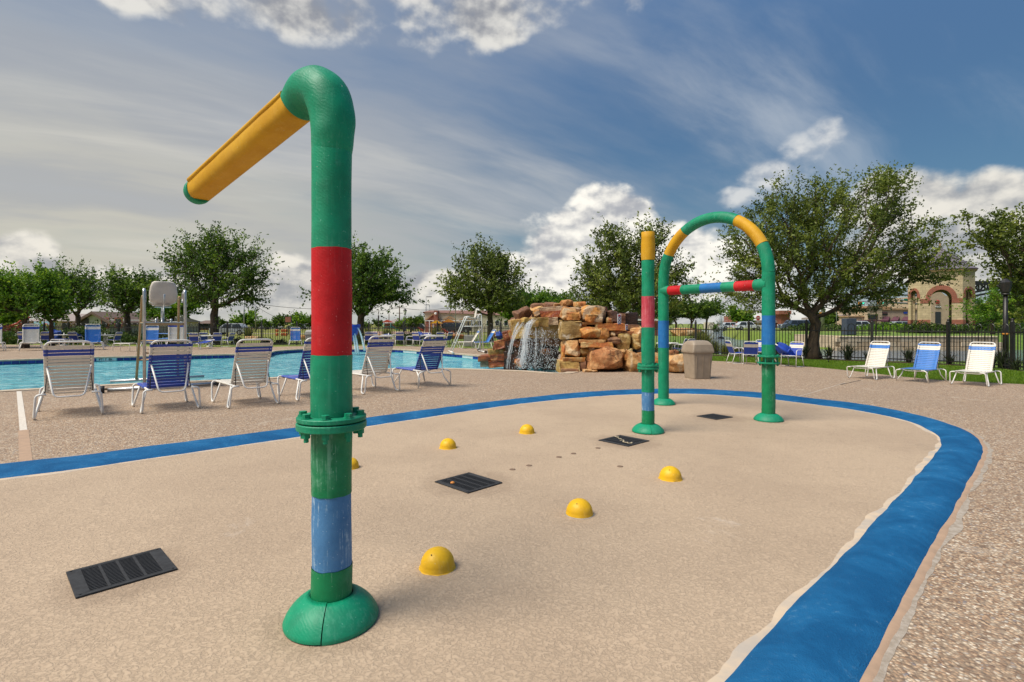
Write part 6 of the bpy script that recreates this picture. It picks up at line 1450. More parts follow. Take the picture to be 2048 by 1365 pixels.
# --- octagonal stone tower with arches
TY = 49.0; tc_ = Vector((W(1880, TY + 2.6), TY + 2.6, .42)); tw = thing('stone_tower', 'eight-sided limestone tower with brick arches and a grey shingled roof, behind the right fence', 'tower', tuple(tc_))
s2 = W(1920, TY) - W(1847, TY); ch = 1.0; hs = s2 / 2; oct_ = [(-hs, -hs - ch), (hs, -hs - ch), (hs + ch, -hs), (hs + ch, hs), (hs, hs + ch), (-hs, hs + ch), (-hs - ch, hs), (-hs - ch, -hs)]
zt = Z(541, TY) - tc_.z; thick = .55; tw.rotation_euler = (0, 0, R(-37)); tw.scale = (.92, .92, 1); arch_spring = Z(598, TY) - tc_.z; zband0, zband1 = Z(650, TY) - tc_.z, Z(640, TY) - tc_.z; zbr = Z(598, TY) - tc_.z
for k in range(8):
    a, c = Vector((*oct_[k], 0)), Vector((*oct_[(k + 1) % 8], 0)); d = c - a; L = d.length; d.normalize(); nrm = Vector((d.y, -d.x, 0)); ow = L * (.50 if L > 2 else .56); r_ = ow / 2; m0 = (a + c) / 2; n_ = 12
    sp = arch_spring - (0 if L > 2 else -.15) + (.05 if L > 2 else .35); top_ = sp + r_
    def pt(s_, z, inn): return m0 + d * s_ + Vector((0, 0, z)) - nrm * inn
    # two piers + the wall above the arch, as one panel
    mb = MB()
    for sgn in (-1, 1):
        x0, x1 = sorted((sgn * L / 2, sgn * r_)); mb.extr([pt(x0, 0, 0), pt(x1, 0, 0), pt(x1, sp, 0), pt(x0, sp, 0)], -nrm * thick)
    arc_ = [pt(r_ * math.cos(math.pi * i / n_), sp + r_ * math.sin(math.pi * i / n_), 0) for i in range(n_ + 1)]
    for i in range(n_):
        s0, s1 = r_ * math.cos(math.pi * i / n_), r_ * math.cos(math.pi * (i + 1) / n_)
        mb.extr([arc_[i], pt(s0, zt, 0), pt(s1, zt, 0), arc_[i + 1]], -nrm * thick)
    for sgn in (-1, 1):
        x0, x1 = sorted((sgn * L / 2, sgn * r_)); mb.extr([pt(x0, sp, 0), pt(x1, sp, 0), pt(x1, zt, 0), pt(x0, zt, 0)], -nrm * thick)
    obj('wall_panel', mb, m_stone, tw, fix=True)
    mb = MB(); bwid = .42 if L > 2 else .22
    for i in range(n_):
        q0, q1 = math.pi * i / n_, math.pi * (i + 1) / n_; rr_ = r_ + bwid
        mb.extr([pt(r_ * math.cos(q0), sp + r_ * math.sin(q0), -.04), pt(rr_ * math.cos(q0), sp + rr_ * math.sin(q0), -.04), pt(rr_ * math.cos(q1), sp + rr_ * math.sin(q1), -.04), pt(r_ * math.cos(q1), sp + r_ * math.sin(q1), -.04)], -nrm * (thick * .98))
    obj('brick_arch', mb, m_brick, tw, fix=True)
    mb = MB()
    for sgn in (-1, 1):
        x0, x1 = sorted((sgn * L / 2, sgn * r_))
        for (z0, z1, pr) in ((zband0, zband1, .05), (.0, .32, .09), (sp - .42, sp - .002, .035)): mb.extr([pt(x0, z0, -pr), pt(x1, z0, -pr), pt(x1, z1, -pr), pt(x0, z1, -pr)], -nrm * (thick + pr))
    obj('brick_band', mb, m_brick, tw, fix=True)
mb = MB(); n8 = len(oct_)
def ring8(k, z): return [(x * k, y * k, z) for x, y in oct_]
rings = [ring8(1.06, zt - .05), ring8(1.08, zt + .10), ring8(1.0, zt + .16)]
b0 = 0
for r_ in rings: mb.v += r_
for i in range(2):
    for j in range(8): mb.face([i * 8 + j, i * 8 + (j + 1) % 8, (i + 1) * 8 + (j + 1) % 8, (i + 1) * 8 + j])
mb.face(list(range(7, -1, -1))); obj('cornice', mb, m_trim, tw, fix=True)
mb = MB(); za = zt + 2.5
for j in range(8):
    p, q = ring8(1.10, zt + .10)[j], ring8(1.10, zt + .10)[(j + 1) % 8]
    for s_ in range(7):                               # overlapping shingle courses
        a0, a1 = s_ / 7, (s_ + 1.06) / 7; l_ = lambda v, k, up: (v[0] * (1 - k), v[1] * (1 - k), v[2] + (za - v[2]) * k + up)
        mb.poly([l_(p, a0, .05), l_(q, a0, .05), l_(q, min(a1, .999), 0), l_(p, min(a1, .999), 0)])
obj('roof', mb, m_roofslate, tw, fix=True); mb = MB(); mb.tube([(0, 0, za - .1), (0, 0, za + .35), (0, 0, za + .4)], [.14, .08, .02], 8); obj('finial', mb, m_trim, tw)
# --- pond retaining wall of separate blocks
wl = thing('retaining_wall', 'pale limestone retaining wall above the pond behind the right lounge chairs', 'wall', (22.4, 36.1, -.80)); xw, xe = 22.4, 33.0; rows = 4; zt_ = .56; hh = (zt_ + .80 - .10) / rows; rr = random.Random(8)
shade = [mat('limestone_block_a', (.55, .42, .28), .9, (.46, .34, .22), 2.5, bump=.5), mat('limestone_block_b', (.60, .48, .34), .9, (.50, .39, .26), 2.5, bump=.5), mat('limestone_block_c', (.48, .36, .23), .9, (.40, .29, .18), 2.5, bump=.5)]
bl = [[MB().box((0, 0, 0), (w_, .5, hh - .02), bev=.025).mesh('stone', m) for w_ in (.72, .95, 1.15)] for m in shade]
for r_ in range(rows):
    x = -(.3 * (r_ % 2))
    while x < xe - xw:
        k = rr.randrange(3); w_ = (.74, .97, 1.17)[k]; link('stone', bl[rr.randrange(3)][k], wl, (x + w_ / 2, .28 + rr.uniform(-.02, .02), hh * (r_ + .5))); x += w_
obj('mortar_core', MB().box(((xe - xw) / 2, .42, .65), (xe - xw - .1, .5, 1.28)), m_wall_st, wl); obj('coping_stone', MB().box(((xe - xw) / 2, .30, zt_ + .80 - .05), (xe - xw + .2, .66, .09), bev=.02), shade[1], wl)
# return wall running back at the left end
mb = MB(); mb.box((.25, 3.2, .72), (.5, 5.4, 1.3)); obj('return_wall', mb, m_wall_st, wl)
# low black railing on the far bank
rl = thing('railing', 'low black handrail on the bank above the retaining wall', 'railing', (W(1712, 38.5), 38.5, .54)); mb = MB(); L = W(1780, 38.5) - W(1712, 38.5)
mb.bar((0, 0, .85), (L, 0, .85), .04, .04); mb.bar((0, 0, .15), (L, 0, .15), .03, .03); obj('rail', mb, m_fence, rl); pm = MB().box((0, 0, .43), (.04, .04, .86)).mesh('post', m_fence)
for k in range(6): link('post', pm, rl, (L * k / 5, 0, 0))
# --- shops
def window_row(parent, px0, px1, py0, py1, Y, n, m=m_glass, frame=m_white, gap=.25):
    for k in range(n):
        a = px0 + (px1 - px0) * k / n; c = px0 + (px1 - px0) * (k + 1 - gap) / n; f_ = bx(MB(), a, py0, c, py1, Y - .06, .08); w_ = obj('window', f_, frame, parent); ins = (c - a) * .1
        obj('pane', bx(MB(), a + ins, py0 + (py1 - py0) * .1, c - ins, py1 - (py1 - py0) * .1, Y - .09, .04), m, w_)
Y = 96.0; sh = thing('shop_building', 'low tan shop building with a stone corner block and burgundy awnings, left of the tower', 'building', (0, 0, 0)); g0 = .2
obj('wall', bx(MB(), 1762, 619, 1850, 655, Y, 14, g0), m_stucco, sh); obj('cornice', bx(MB(), 1760, 617, 1850, 620.2, Y - .3, 14.4), m_trim, sh)
obj('stone_block', bx(MB(), 1735, 615, 1764, 655, Y - 1.2, 10, g0), m_wall_st, sh); obj('cornice', bx(MB(), 1733, 612.5, 1766, 616, Y - 1.5, 10.4), m_trim, sh); obj('cornice', bx(MB(), 1764, 614, 1784, 617, Y + 1.5, 8), m_trim, sh)
obj('wall', bx(MB(), 1697, 634, 1736, 655, Y - .2, 10, g0), m_stucco, sh); obj('cornice', bx(MB(), 1696, 632.4, 1737, 634.4, Y - .4, 10.3), m_trim, sh)
w_ = obj('window', bx(MB(), 1737, 629.5, 1755.5, 639, Y - 1.3, .1), m_fence, sh)
for k in range(4): obj('pane', bx(MB(), 1738 + k * 4.3, 630.3, 1741.6 + k * 4.3, 638.2, Y - 1.36, .05), m_glass, w_)
obj('entrance_canopy', bx(MB(), 1728, 640.5, 1762, 642.6, Y - 2.6, 1.6), m_awn, sh)
for (a, c) in ((1765, 1780), (1785, 1799), (1806, 1820)):
    p0, p1 = H(a + 3, 633.5, Y - .02), H(c, 633.5, Y - .02); q0, q1 = H(a - 4, 641, Y - 1.6), H(c - 3, 641, Y - 1.6); mb = MB(); mb.poly([p0, p1, q1, q0]); mb.poly([q0, q1, q1 - Vector((0, 0, .25)), q0 - Vector((0, 0, .25))]); mb.poly([p0, q0, q0 - Vector((0, 0, .25)), p0 - Vector((0, 0, .9))]); mb.poly([p1, q1, q1 - Vector((0, 0, .25)), p1 - Vector((0, 0, .9))]); obj('awning', mb, m_awn, sh)
window_row(sh, 1766, 1822, 643, 653, Y, 4); window_row(sh, 1702, 1730, 645, 650, Y - .2, 4, gap=.6)
for (a, c, y0, y1, m) in ((1766, 1775, 625.2, 627.2, m_awn), (1765.5, 1775.5, 628, 630.8, m_fence), (1808, 1815, 624, 628, m_bstrap)): obj('wall_sign', bx(MB(), a, y0, c, y1, Y - .12, .1), m, sh)
# angled fuel canopies left of the shops
def fuel(label, pts, Y, dep):
    t_ = thing('canopy_roof', label, 'canopy', (0, 0, 0)); a, c = H(*pts[0], Y), H(*pts[1], Y); mb = MB(); th_ = .35
    mb.extr([a, c, c + Vector((0, 0, th_)), a + Vector((0, 0, th_))], (0, dep, 0)); obj('roof_slab', mb, m_roofp, t_, fix=True)
    for q in (.25, .8): p = a.lerp(c, q); obj('column', MB().box((p.x, p.y + dep / 2, (p.z + .2) / 2), (.35, .35, p.z - .2)), m_steel, t_)
fuel('long tilted grey canopy roof left of the shops', ((1655, 639), (1712, 630.5)), 100, 9); fuel('upper flat grey canopy roof left of the stone shop block', ((1689, 630.2), (1735, 629)), 104, 8)
# store to the right with red letters
Y = 118.0; st = thing('store_building', 'tan store wall with red letters, between the tower and the lamp post', 'building', (0, 0, 0)); obj('wall', bx(MB(), 1915, 611, 2090, 658, Y, 18, .2), m_stucco, st); obj('cornice', bx(MB(), 1914, 606.5, 2092, 611, Y - .4, 18.5), m_trim, st)
tx = lettering('sign_lettering', "DONNY'", 1.5, m_sig_red, H(1961, 618.5, Y - .2), (R(90), 0, 0), st, .08); tx.scale = (1.0, 1.0, 1.0)
window_row(st, 1925, 2030, 636, 652, Y, 8)
# second store, seen through the tower arch
Y = 112.0; s2_ = thing('store_building', 'tan store front seen through the tower arch, with a round red logo', 'building', (0, 0, 0)); obj('wall', bx(MB(), 1862, 592, 1912, 658, Y, 16, .2), m_stucco, s2_); g1, g2, g3 = H(1860, 592, Y), H(1876, 580, Y), H(1892, 592, Y); obj('gable', MB().extr([g1, g2, g3], (0, 3, 0)), m_stucco, s2_, fix=True)
mb = MB(); c = H(1875, 604.5, Y - .15); mb.lathe([(.28, 0), (.42, 0), (.42, .08), (.28, .08)], 24); o = obj('round_logo', mb, m_sig_red, s2_); o.location = c; o.rotation_euler = (R(90), 0, 0); mb = MB(); mb.lathe([(0, .05), (.14, .05), (.14, 0)], 16); o = obj('logo_centre', mb, m_sig_red, s2_); o.location = c; o.rotation_euler = (R(90), 0, 0)
obj('sign_board', bx(MB(), 1871.5, 612, 1881.5, 616.5, Y - .12, .08), m_fence, s2_); lettering('sign_lettering', 'ENDOR', .38, m_white, H(1876.5, 614.2, Y - .2), (R(90), 0, 0), s2_, .02)
obj('window', bx(MB(), 1871, 624, 1882, 648, Y - .1, .2), m_glass, s2_)
# dark arched truss to the right of the tower
ft = thing('arched_truss', 'dark steel arched truss reaching right from the tower toward the tree', 'truss', (0, 0, 0)); Y = 62; mb = MB(); top = [H(1925 + k * 16.5, 566.5, Y) for k in range(10)]; bot = [H(1925 + k * 16.5, 590 - 21 * math.sin(math.pi * (k * 16.5) / 300), Y) for k in range(10)]
obj('top_chord', MB().bar(top[0], top[-1], .45, .45), m_fence, ft)
for off in (0, .45):
    mb = MB(); mb.tube([p - Vector((0, 0, off)) for p in bot], .13, 6); obj('arch_chord', mb, m_fence, ft)
for k in range(9): mb = MB(); mb.bar(top[k], bot[k + 1], .12, .12); mb.bar(top[k], bot[k], .1, .1); mb.bar(bot[k], top[k + 1], .12, .12); obj('brace', mb, m_fence, ft)
for k in range(9): obj('panel', MB().box((top[0].x + .6 + k * .42, Y + .1, Z(576, Y)), (.2, .06, 1.0 - .06 * k)), m_white, ft)
for px in (1921, 2071): p = H(px, 567, Y); obj('pier', MB().box((p.x, Y, (p.z + .3) / 2), (.6, .6, p.z - .3)), m_fence, ft)
# --- traffic signals on mast arms
def signal(label, px, py, Y, n=3, glow=True):
    w_ = (26 if n == 5 else 14) * Y / F * .72; t_ = thing('traffic_signal', label, 'traffic light', tuple(H(px, py, Y)), 0, 'traffic signals above the street'); h = 5.2 * Y / F
    obj('housing', MB().box((0, 0, 0), (w_, .2, h), bev=.03), m_sigy, t_); obj('back_plate', MB().box((0, .12, 0), (w_ * 1.08, .03, h * 1.2)), m_fence, t_)
    for k in range(n):
        x = -w_ / 2 + w_ * (k + .5) / n; mb = MB(); mb.tube([(x, -.11, 0), (x, -.20, 0)], h * .36, 12, caps=True); obj('lamp_hood', mb, m_glow if (k == n - 1 and glow) else m_fence, t_)
m1 = thing('mast_arm', 'grey street pole with long lower mast arm carrying three signals', 'mast arm', (0, 0, 0)); Y = 74; mb = MB(); mb.tube([H(1846, 609, Y), H(1760, 604.6, Y), H(1672, 602.5, Y)], [.13, .10, .06], 8); obj('arm', mb, m_steel, m1)
mb = MB(); p = H(1846, 604, Y); mb.tube([(p.x, Y, .2), (p.x, Y, p.z + .3)], [.2, .16], 10); obj('pole', mb, m_steel, m1)
signal('five-lamp traffic signal with a lit green lamp on the lower mast arm, leftmost', 1682, 607, 73.5, 5); signal('traffic signal in the middle of the lower mast arm', 1722, 607, 73.5); signal('traffic signal at the right of the lower mast arm, nearest the tower', 1760, 607, 73.5)
m2_ = thing('mast_arm', 'upper mast arm crossing behind the oak branches, with two orange signals', 'mast arm', (0, 0, 0)); Y = 60; mb = MB(); mb.tube([H(1690, 588, Y), H(1760, 588.5, Y), H(1850, 592, Y)], [.05, .08, .12], 8); obj('arm', mb, m_steel, m2_); mb = MB(); p = H(1850, 590, Y); mb.tube([(p.x, Y, .2), (p.x, Y, p.z + .3)], [.2, .16], 10); obj('pole', mb, m_steel, m2_)
signal('orange-backed signal on the upper mast arm among the oak leaves, left', 1749, 590.5, 59.5, 3, False); signal('orange-backed signal on the upper mast arm, right, beside the green sign', 1795, 590.5, 59.5, 3, False)
t_ = thing('street_sign', 'green and white street name sign hanging left of the tower', 'sign', tuple(H(1812, 600, 59.5))); obj('green_plate', MB().box((.15, 0, 0), (.75, .04, .25)), m_gsign, t_); obj('white_plate', MB().box((-.42, 0, 0), (.36, .04, .25)), m_white, t_)
sp_ = thing('signal_post', 'thick grey street post with two yellow pedestrian signals, behind the oak trunk', 'signal post', (W(1645, 66), 66, .1)); mb = MB(); mb.tube([(0, 0, 0), (0, 0, 4.2), (0, 0, 6.6)], [.24, .17, .14], 12); obj('pole', mb, m_steel, sp_)
for s in (-1, 1): obj('pedestrian_signal', MB().box((s * .28, -.1, 2.55), (.26, .22, .34), bev=.04), m_sigy, sp_)
def pole(label, px, Y, py_top, r_, m=m_steel, kind='light_pole', cat='light pole', head=None, group=None, z0=None):
    z = gz(W(px, Y), Y) if z0 is None else z0; t_ = thing(kind, label, cat, (W(px, Y), Y, z), 0, group); h = Z(py_top, Y) - z; mb = MB(); mb.tube([(0, 0, 0), (0, 0, h)], [r_, r_ * .7], 8); obj('pole', mb, m, t_)
    if head: head(t_, h)
    return t_
def shoebox(s): 
    def f(t_, h): obj('lamp_head', MB().box((s * .55, 0, h), (.95, .4, .16), bev=.03), m_steel, t_)
    return f
def lantern(t_, h):
    mb = MB(); mb.lathe([(.05, h - .1), (.10, h - .04), (.13, h), (.20, h + .34), (.10, h + .42)], 8, smooth=False); obj('lantern_glass', mb, m_white, t_); mb = MB(); mb.lathe([(.25, h + .34), (.16, h + .46), (.05, h + .56), (.02, h + .66), (0, h + .7)], 8, smooth=False); mb.lathe([(.0, h - .14), (.12, h - .08), (.12, h - .02), (.0, h - .01)], 8); obj('lantern_cap', mb, m_fence, t_)
def crossarm(t_, h): obj('crossarm', MB().box((0, 0, h - .15), (1.9, .1, .12)), m_fence, t_); obj('crossarm', MB().box((0, 0, h - 1.3), (1.2, .1, .1)), m_fence, t_)
pole('slim light pole with a box lamp, left corner of the brick-gabled building', 852, 95, 594, .09, head=shoebox(1)); pole('second slim light pole by the brick-gabled building', 859, 110, 610, .08, head=shoebox(-1))
pole('wooden utility pole with crossarms left of the street lamp', 799, 100, 613, .13, m_bark, 'utility_pole', 'utility pole', crossarm); pole('short utility pole above the brown hip roof', 778, 130, 627, .12, m_bark, 'utility_pole', 'utility pole'); pole('grey light pole right of the large left tree', 488, 92, 600, .12); pole('taller grey pole right of that light pole, with a wire', 511, 92, 600, .09)
pole('slender flagpole before the brick-gabled building', 911, 70, 560, .05); pole('thin light pole left of the traffic signals', 1665, 90, 606, .10); pole('thin dark pole under the five-lamp signal', 1673, 78, 607, .05); pole('thin black pole in front of the shops', 1742, 88, 598, .05, m_fence)
pole('black street lamp with a lantern right of the utility pole', 810, 60, 628, .06, m_fence, 'street_lamp', 'street lamp', lantern, 'black street lamps beyond the fence'); pole('black street lamp under the large tree beside the lifeguard stand', 372, 46, 614, .06, m_fence, 'street_lamp', 'street lamp', lantern, 'black street lamps beyond the fence'); pole('black street lamp seen through the lifeguard stand', 340, 58, 630, .05, m_fence, 'street_lamp', 'street lamp', lantern, 'black street lamps beyond the fence')
pole('short utility pole left of the far playground', 757, 140, 618, .08, m_bark, 'utility_pole', 'utility pole'); pole('dark furled flag on a pole right of the tall water pole', 757, 90, 633, .05, m_fence, 'banner_pole', 'banner', lambda t_, h: obj('banner', MB().box((0, 0, h - .6), (.22, .12, 1.5), bev=.04), m_fence, t_))
lp = pole('black lamp post with an orange band, in front of the fence at the right', 2011, 17.0, 588, .082, m_fence, 'street_lamp', 'street lamp', None, z0=-.02)
h = Z(588, 17.0); mb = MB(); mb.tube([(0, 0, h - .1), (-.06, 0, h + .05), (-.20, 0, h + .22), (-.26, 0, h + .30)], .022, 6); obj('bracket', mb, m_fence, lp); mb = MB(); mb.tube([(0, 0, h - .02), (0, 0, h + .03)], .11, 12); mb.lathe([(.09, h + .03), (.12, h + .08), (.16, h + .38), (.05, h + .5)], 8, smooth=False); obj('lantern', mb, m_fence, lp); mb = MB(); mb.tube([(0, 0, 1.06), (0, 0, 1.12)], .090, 16); obj('orange_band', mb, m_sigy, lp); mb = MB(); mb.lathe([(.15, 0), (.15, .12), (.10, .30), (.085, .5)], 16); obj('post_base', mb, m_fence, lp)
t_ = thing('garden_spotlight', 'small black spotlight on the lawn below the fence, right of the oak', 'spotlight', tuple(P(1657, 725))); mb = MB(); mb.tube([(0, 0, 0), (0, 0, .10)], .015, 6); obj('stake', mb, m_fence, t_); mb = MB(); mb.tube([(-.05, .03, .12), (.06, -.03, .20)], [.045, .065], 10); obj('spot_head', mb, m_fence, t_)
# stop sign and notice board, meters, cabinets
t_ = thing('stop_sign', 'red octagonal stop sign left of the right arch leg', 'sign', (W(1516, 88), 88, .2)); mb = MB(); mb.tube([(0, 0, 0), (0, 0, 2.2)], .04, 6); obj('sign_post', mb, m_steel, t_); mb = MB(); mb.lathe([(0, -.01), (.40, -.01), (.40, .02), (0, .02)], 8, smooth=False); o = obj('sign_plate', mb, m_signr, t_); o.location = (0, -.06, 2.15); o.rotation_euler = (R(90), R(22.5), 0); lettering('sign_lettering', 'STOP', .26, m_white, (0, -.10, 2.15), (R(90), 0, 0), t_, .004)
t_ = thing('notice_board', 'brown framed notice board on a post in the left field', 'notice board', (W(576.5, 70), 70, -.03)); obj('post', MB().box((0, 0, .6), (.12, .12, 1.2)), m_fence, t_); obj('board_frame', MB().box((0, 0, Z(639.5, 70) + .03), (.90, .12, .85)), m_fence, t_); obj('board_panel', MB().box((0, -.07, Z(639.5, 70) + .03), (.72, .03, .68)), m_brick, t_)
t_ = thing('utility_cabinet', 'dark blue-grey utility cabinet beyond the fence, above the retaining wall', 'cabinet', (W(1698, 40), 40, .54)); obj('cabinet_body', MB().box((0, 0, .62), (.8, .6, 1.25), bev=.03), mat('blue_grey_cabinet', (.05, .065, .10), .6), t_); obj('cabinet_door', MB().box((0, -.31, .62), (.7, .02, 1.1)), mat('blue_grey_door', (.06, .075, .11), .6), t_)
# --- houses at the left
def house(label, px0, px1, py_ridge, py_eave, Y, dep, mw, mr, gable=None, name='house'):
    t_ = thing(name, label, 'house', (0, 0, 0)); a, c = W(px0, Y), W(px1, Y); ze, zr = Z(py_eave, Y), Z(py_ridge, Y); obj('wall', MB().box(((a + c) / 2, Y + dep / 2, ze / 2 - .05), (c - a, dep, ze)), mw, t_)
    ov = .5; mb = MB(); mb.extr([(a - ov, Y - ov, ze - .1), (a - ov, Y + dep / 2, zr), (a - ov, Y + dep + ov, ze - .1)], (c - a + 2 * ov, 0, 0)); obj('roof', mb, mr, t_, fix=True)
    if gable:
        g0, g1, gy = gable; ga, gc = W(g0, Y - 2), W(g1, Y - 2); gm = (ga + gc) / 2; gzt = Z(gy, Y - 2); mb = MB(); mb.extr([(ga, Y - 2.5, 0), (gc, Y - 2.5, 0), (gc, Y - 2.5, ze), (gm, Y - 2.5, gzt - .25), (ga, Y - 2.5, ze)], (0, dep / 2 + 2, 0)); obj('gable_wall', mb, m_cream2, t_, fix=True)
        for s in (0, 1):
            x0, x1 = (ga - .4, gm) if s == 0 else (gc + .4, gm); mb = MB(); mb.extr([(x0, Y - 2.9, ze - .25), (x1, Y - 2.9, gzt), (x1, Y - 2.9, gzt - .3), (x0, Y - 2.9, ze - .55)], (0, dep / 2 + 3, 0)); obj('gable_roof', mb, m_roofb, t_, fix=True)
        obj('door', MB().box((gm - 1.1, Y - 2.56, 1.0), (1.0, .12, 2.0)), m_fence, t_)
        for k in (0, 1): w_ = obj('window', MB().box((gm + 1.3 + k * 1.5, Y - 2.55, 1.5), (.9, .1, 1.2)), m_brick, t_); obj('pane', MB().box((gm + 1.3 + k * 1.5, Y - 2.62, 1.5), (.6, .06, .9)), m_glass, w_)
    for k in range(4):
        x = a + (c - a) * (k + .4) / 4.3; w_ = obj('window', MB().box((x, Y - .05, ze * .55), (1.1, .12, 1.3)), m_trim, t_); obj('pane', MB().box((x, Y - .12, ze * .55), (.85, .06, 1.05)), m_glass, w_)
    return t_
house('long low beige house with a pale gable, behind the trees at far left', 56, 196, 626, 641, 62, 12, m_cream, m_roofp, (164, 226, 623.5))
house('small brick house with a brown roof right of the gabled one', 212, 252, 632, 641, 88, 12, m_brick, m_roofb); house('small tan house behind the lifeguard stand with a hipped roof', 270, 322, 632, 643, 84, 10, m_cream, m_roofp); house('distant house with twin brown roofs right of the lifeguard stand', 395, 424, 641, 646.5, 120, 8, m_brick, m_roofb)
# hip-roofed house far off
def hip(label, px0, px1, pya, pye, Y, dep):
    t_ = thing('house', label, 'house', (0, 0, 0)); a, c = W(px0, Y), W(px1, Y); ze, za_ = Z(pye, Y), Z(pya, Y); obj('wall', MB().box(((a + c) / 2, Y + dep / 2, ze / 2), (c - a - 1, dep - 1, ze)), m_brick, t_); mb = MB(); q = [(a, Y, ze), (c, Y, ze), (c, Y + dep, ze), (a, Y + dep, ze)]; r_ = [((a + c) / 2 - (c - a) * .06, Y + dep / 2, za_), ((a + c) / 2 + (c - a) * .06, Y + dep / 2, za_)]
    mb.poly([q[0], q[1], r_[1], r_[0]]); mb.poly([q[1], q[2], r_[1]]); mb.poly([q[2], q[3], r_[0], r_[1]]); mb.poly([q[3], q[0], r_[0]]); mb.poly([q[3], q[2], q[1], q[0]]); obj('roof', mb, m_roofp, t_, fix=True)
hip('brown hip-roofed house on the horizon left of the utility pole', 764, 804, 637.5, 647, 140, 14); hip('brown hip-roofed building behind the fence, far left field', 498, 520, 641, 647.5, 150, 12)
# --- brick-gabled building in the middle
Y = 88.0; cb = thing('community_building', 'cream and brick building with three timber gables and a maroon roof, left of the waterfall', 'building', (0, 0, 0)); D = 16
a, c = W(849.5, Y), W(1075, Y); pr = [(849.5, 625), (1000, 632), (1075, 636)]; mb = MB(); mb.extr([(a, Y, 0), (c, Y, 0), (c, Y, Z(634, Y)), (W(1000, Y), Y, Z(631.5, Y)), (a, Y, Z(625, Y))], (0, D, 0)); obj('wall', mb, m_cream, cb, fix=True)
mb = MB(); mb.poly([(a - .3, Y - .3, Z(624.6, Y)), (c, Y - .3, Z(633.6, Y)), (c, Y + 7, Z(621.2, Y + 7)), (a - .3, Y + 7, Z(621.2, Y + 7))]); mb.poly([(a - .3, Y + 7, Z(621.2, Y + 7)), (c, Y + 7, Z(621.2, Y + 7)), (c, Y + D, 2.2), (a - .3, Y + D, 2.2)]); mb.poly([(a - .3, Y - .3, Z(624.6, Y)), (a - .3, Y + 7, Z(621.2, Y + 7)), (a - .3, Y + D, 2.2), (a - .3, Y + D, 1.9), (a - .3, Y - .3, Z(626, Y))]); obj('roof', mb, m_roofr, cb, fix=True)
obj('brick_base', bx(MB(), 850.5, 643.5, 908, 657, Y - .25, .3, 0), m_brick, cb); obj('chimney', bx(MB(), 867.5, 621, 875.2, 657, Y - 1.1, 2.0, 0), m_brick, cb)
def gab(px0, px1, pya, pye, m, nm='gable'):
    mb = MB(); mb.extr([H(px0, pye, Y - .2), H(px1, pye, Y - .2), H((px0 + px1) / 2, pya, Y - .2)], (0, .25, 0)); g_ = obj(nm, mb, m, cb, fix=True)
    for (u, w_) in ((px0, (px0 + px1) / 2), (px1, (px0 + px1) / 2)): obj('barge_board', MB().bar(H(u, pye, Y - .32), H(w_, pya - .6, Y - .32), .16, .2), m_trim, cb)
gab(851, 881, 629, 641, m_brick); gab(886, 912, 633.8, 640.8, m_cream); gab(919, 949, 636, 641.2, m_cream)
obj('beam', bx(MB(), 850, 641, 955, 642.6, Y - .4, .3), m_white, cb)
for px in (858.8, 866.2, 882.2, 908, 920, 946): obj('post', bx(MB(), px - .7, 642, px + .7, 657, Y - .5, .25, 0), m_white, cb)
window_row(cb, 955, 1060, 641, 652, Y, 6, gap=.5); mb = MB(); cc = H(871.2, 627.8, Y - 1.2); mb.lathe([(0, 0), (.22, 0), (.22, .05), (0, .05)], 16); o = obj('clock', mb, m_white, cb); o.location = cc; o.rotation_euler = (R(90), 0, 0)
# house right of the waterfall with white gable trim
Y = 62.0; hb = thing('house', 'brick house with a white-trimmed gable behind the right end of the rocks', 'house', (0, 0, 0)); obj('wall', bx(MB(), 1240, 640, 1330, 660, Y, 8, 0), m_brick, hb); mb = MB(); mb.extr([H(1243, 641, Y - .3), H(1310, 641, Y - .3), H(1272, 627.5, Y - .3)], (0, 8.5, 0)); obj('gable_roof', mb, m_roofr, hb, fix=True)
obj('eave_trim', bx(MB(), 1240, 638.5, 1330, 642, Y - .5, .3), m_white, hb)
for (u, w_) in ((1243, 641), (1310, 641)): obj('barge_board', MB().bar(H(u, 641, Y - .5), H(1272, 627.3, Y - .5), .2, .2), m_white, hb)
window_row(hb, 1266, 1286, 645, 652, Y, 2, gap=.2)
# brick tower and long building beyond the pond
Y = 150.0; bt = thing('brick_building', 'long grey-roofed brick building with a square tower beyond the pond, right of the arch leg', 'building', (0, 0, 0)); obj('wall', bx(MB(), 1490, 646, 1600, 660, Y, 16, .2), m_stucco, bt); obj('roof', bx(MB(), 1487, 641, 1603, 646.2, Y - 1, 18), m_roofp, bt); obj('tower', bx(MB(), 1562, 628, 1580, 660, Y - 3, 5, .2), m_brick, bt); obj('tower_head', bx(MB(), 1558, 621.5, 1583, 629, Y - 4, 7), m_brick, bt); obj('tower_block', bx(MB(), 1465, 632, 1486, 660, Y - 3, 6, .2), m_brick, bt)
for k in range(4): obj('flue', MB().bar(H(1492 + k * 4.0, 642, Y - 2), H(1490 + k * 4.2, 612, Y - 2), .35, .35), m_steel, bt)
obj('small_lantern', bx(MB(), 1419, 645, 1428, 658, Y - 20, 4, .2), m_cream, bt)
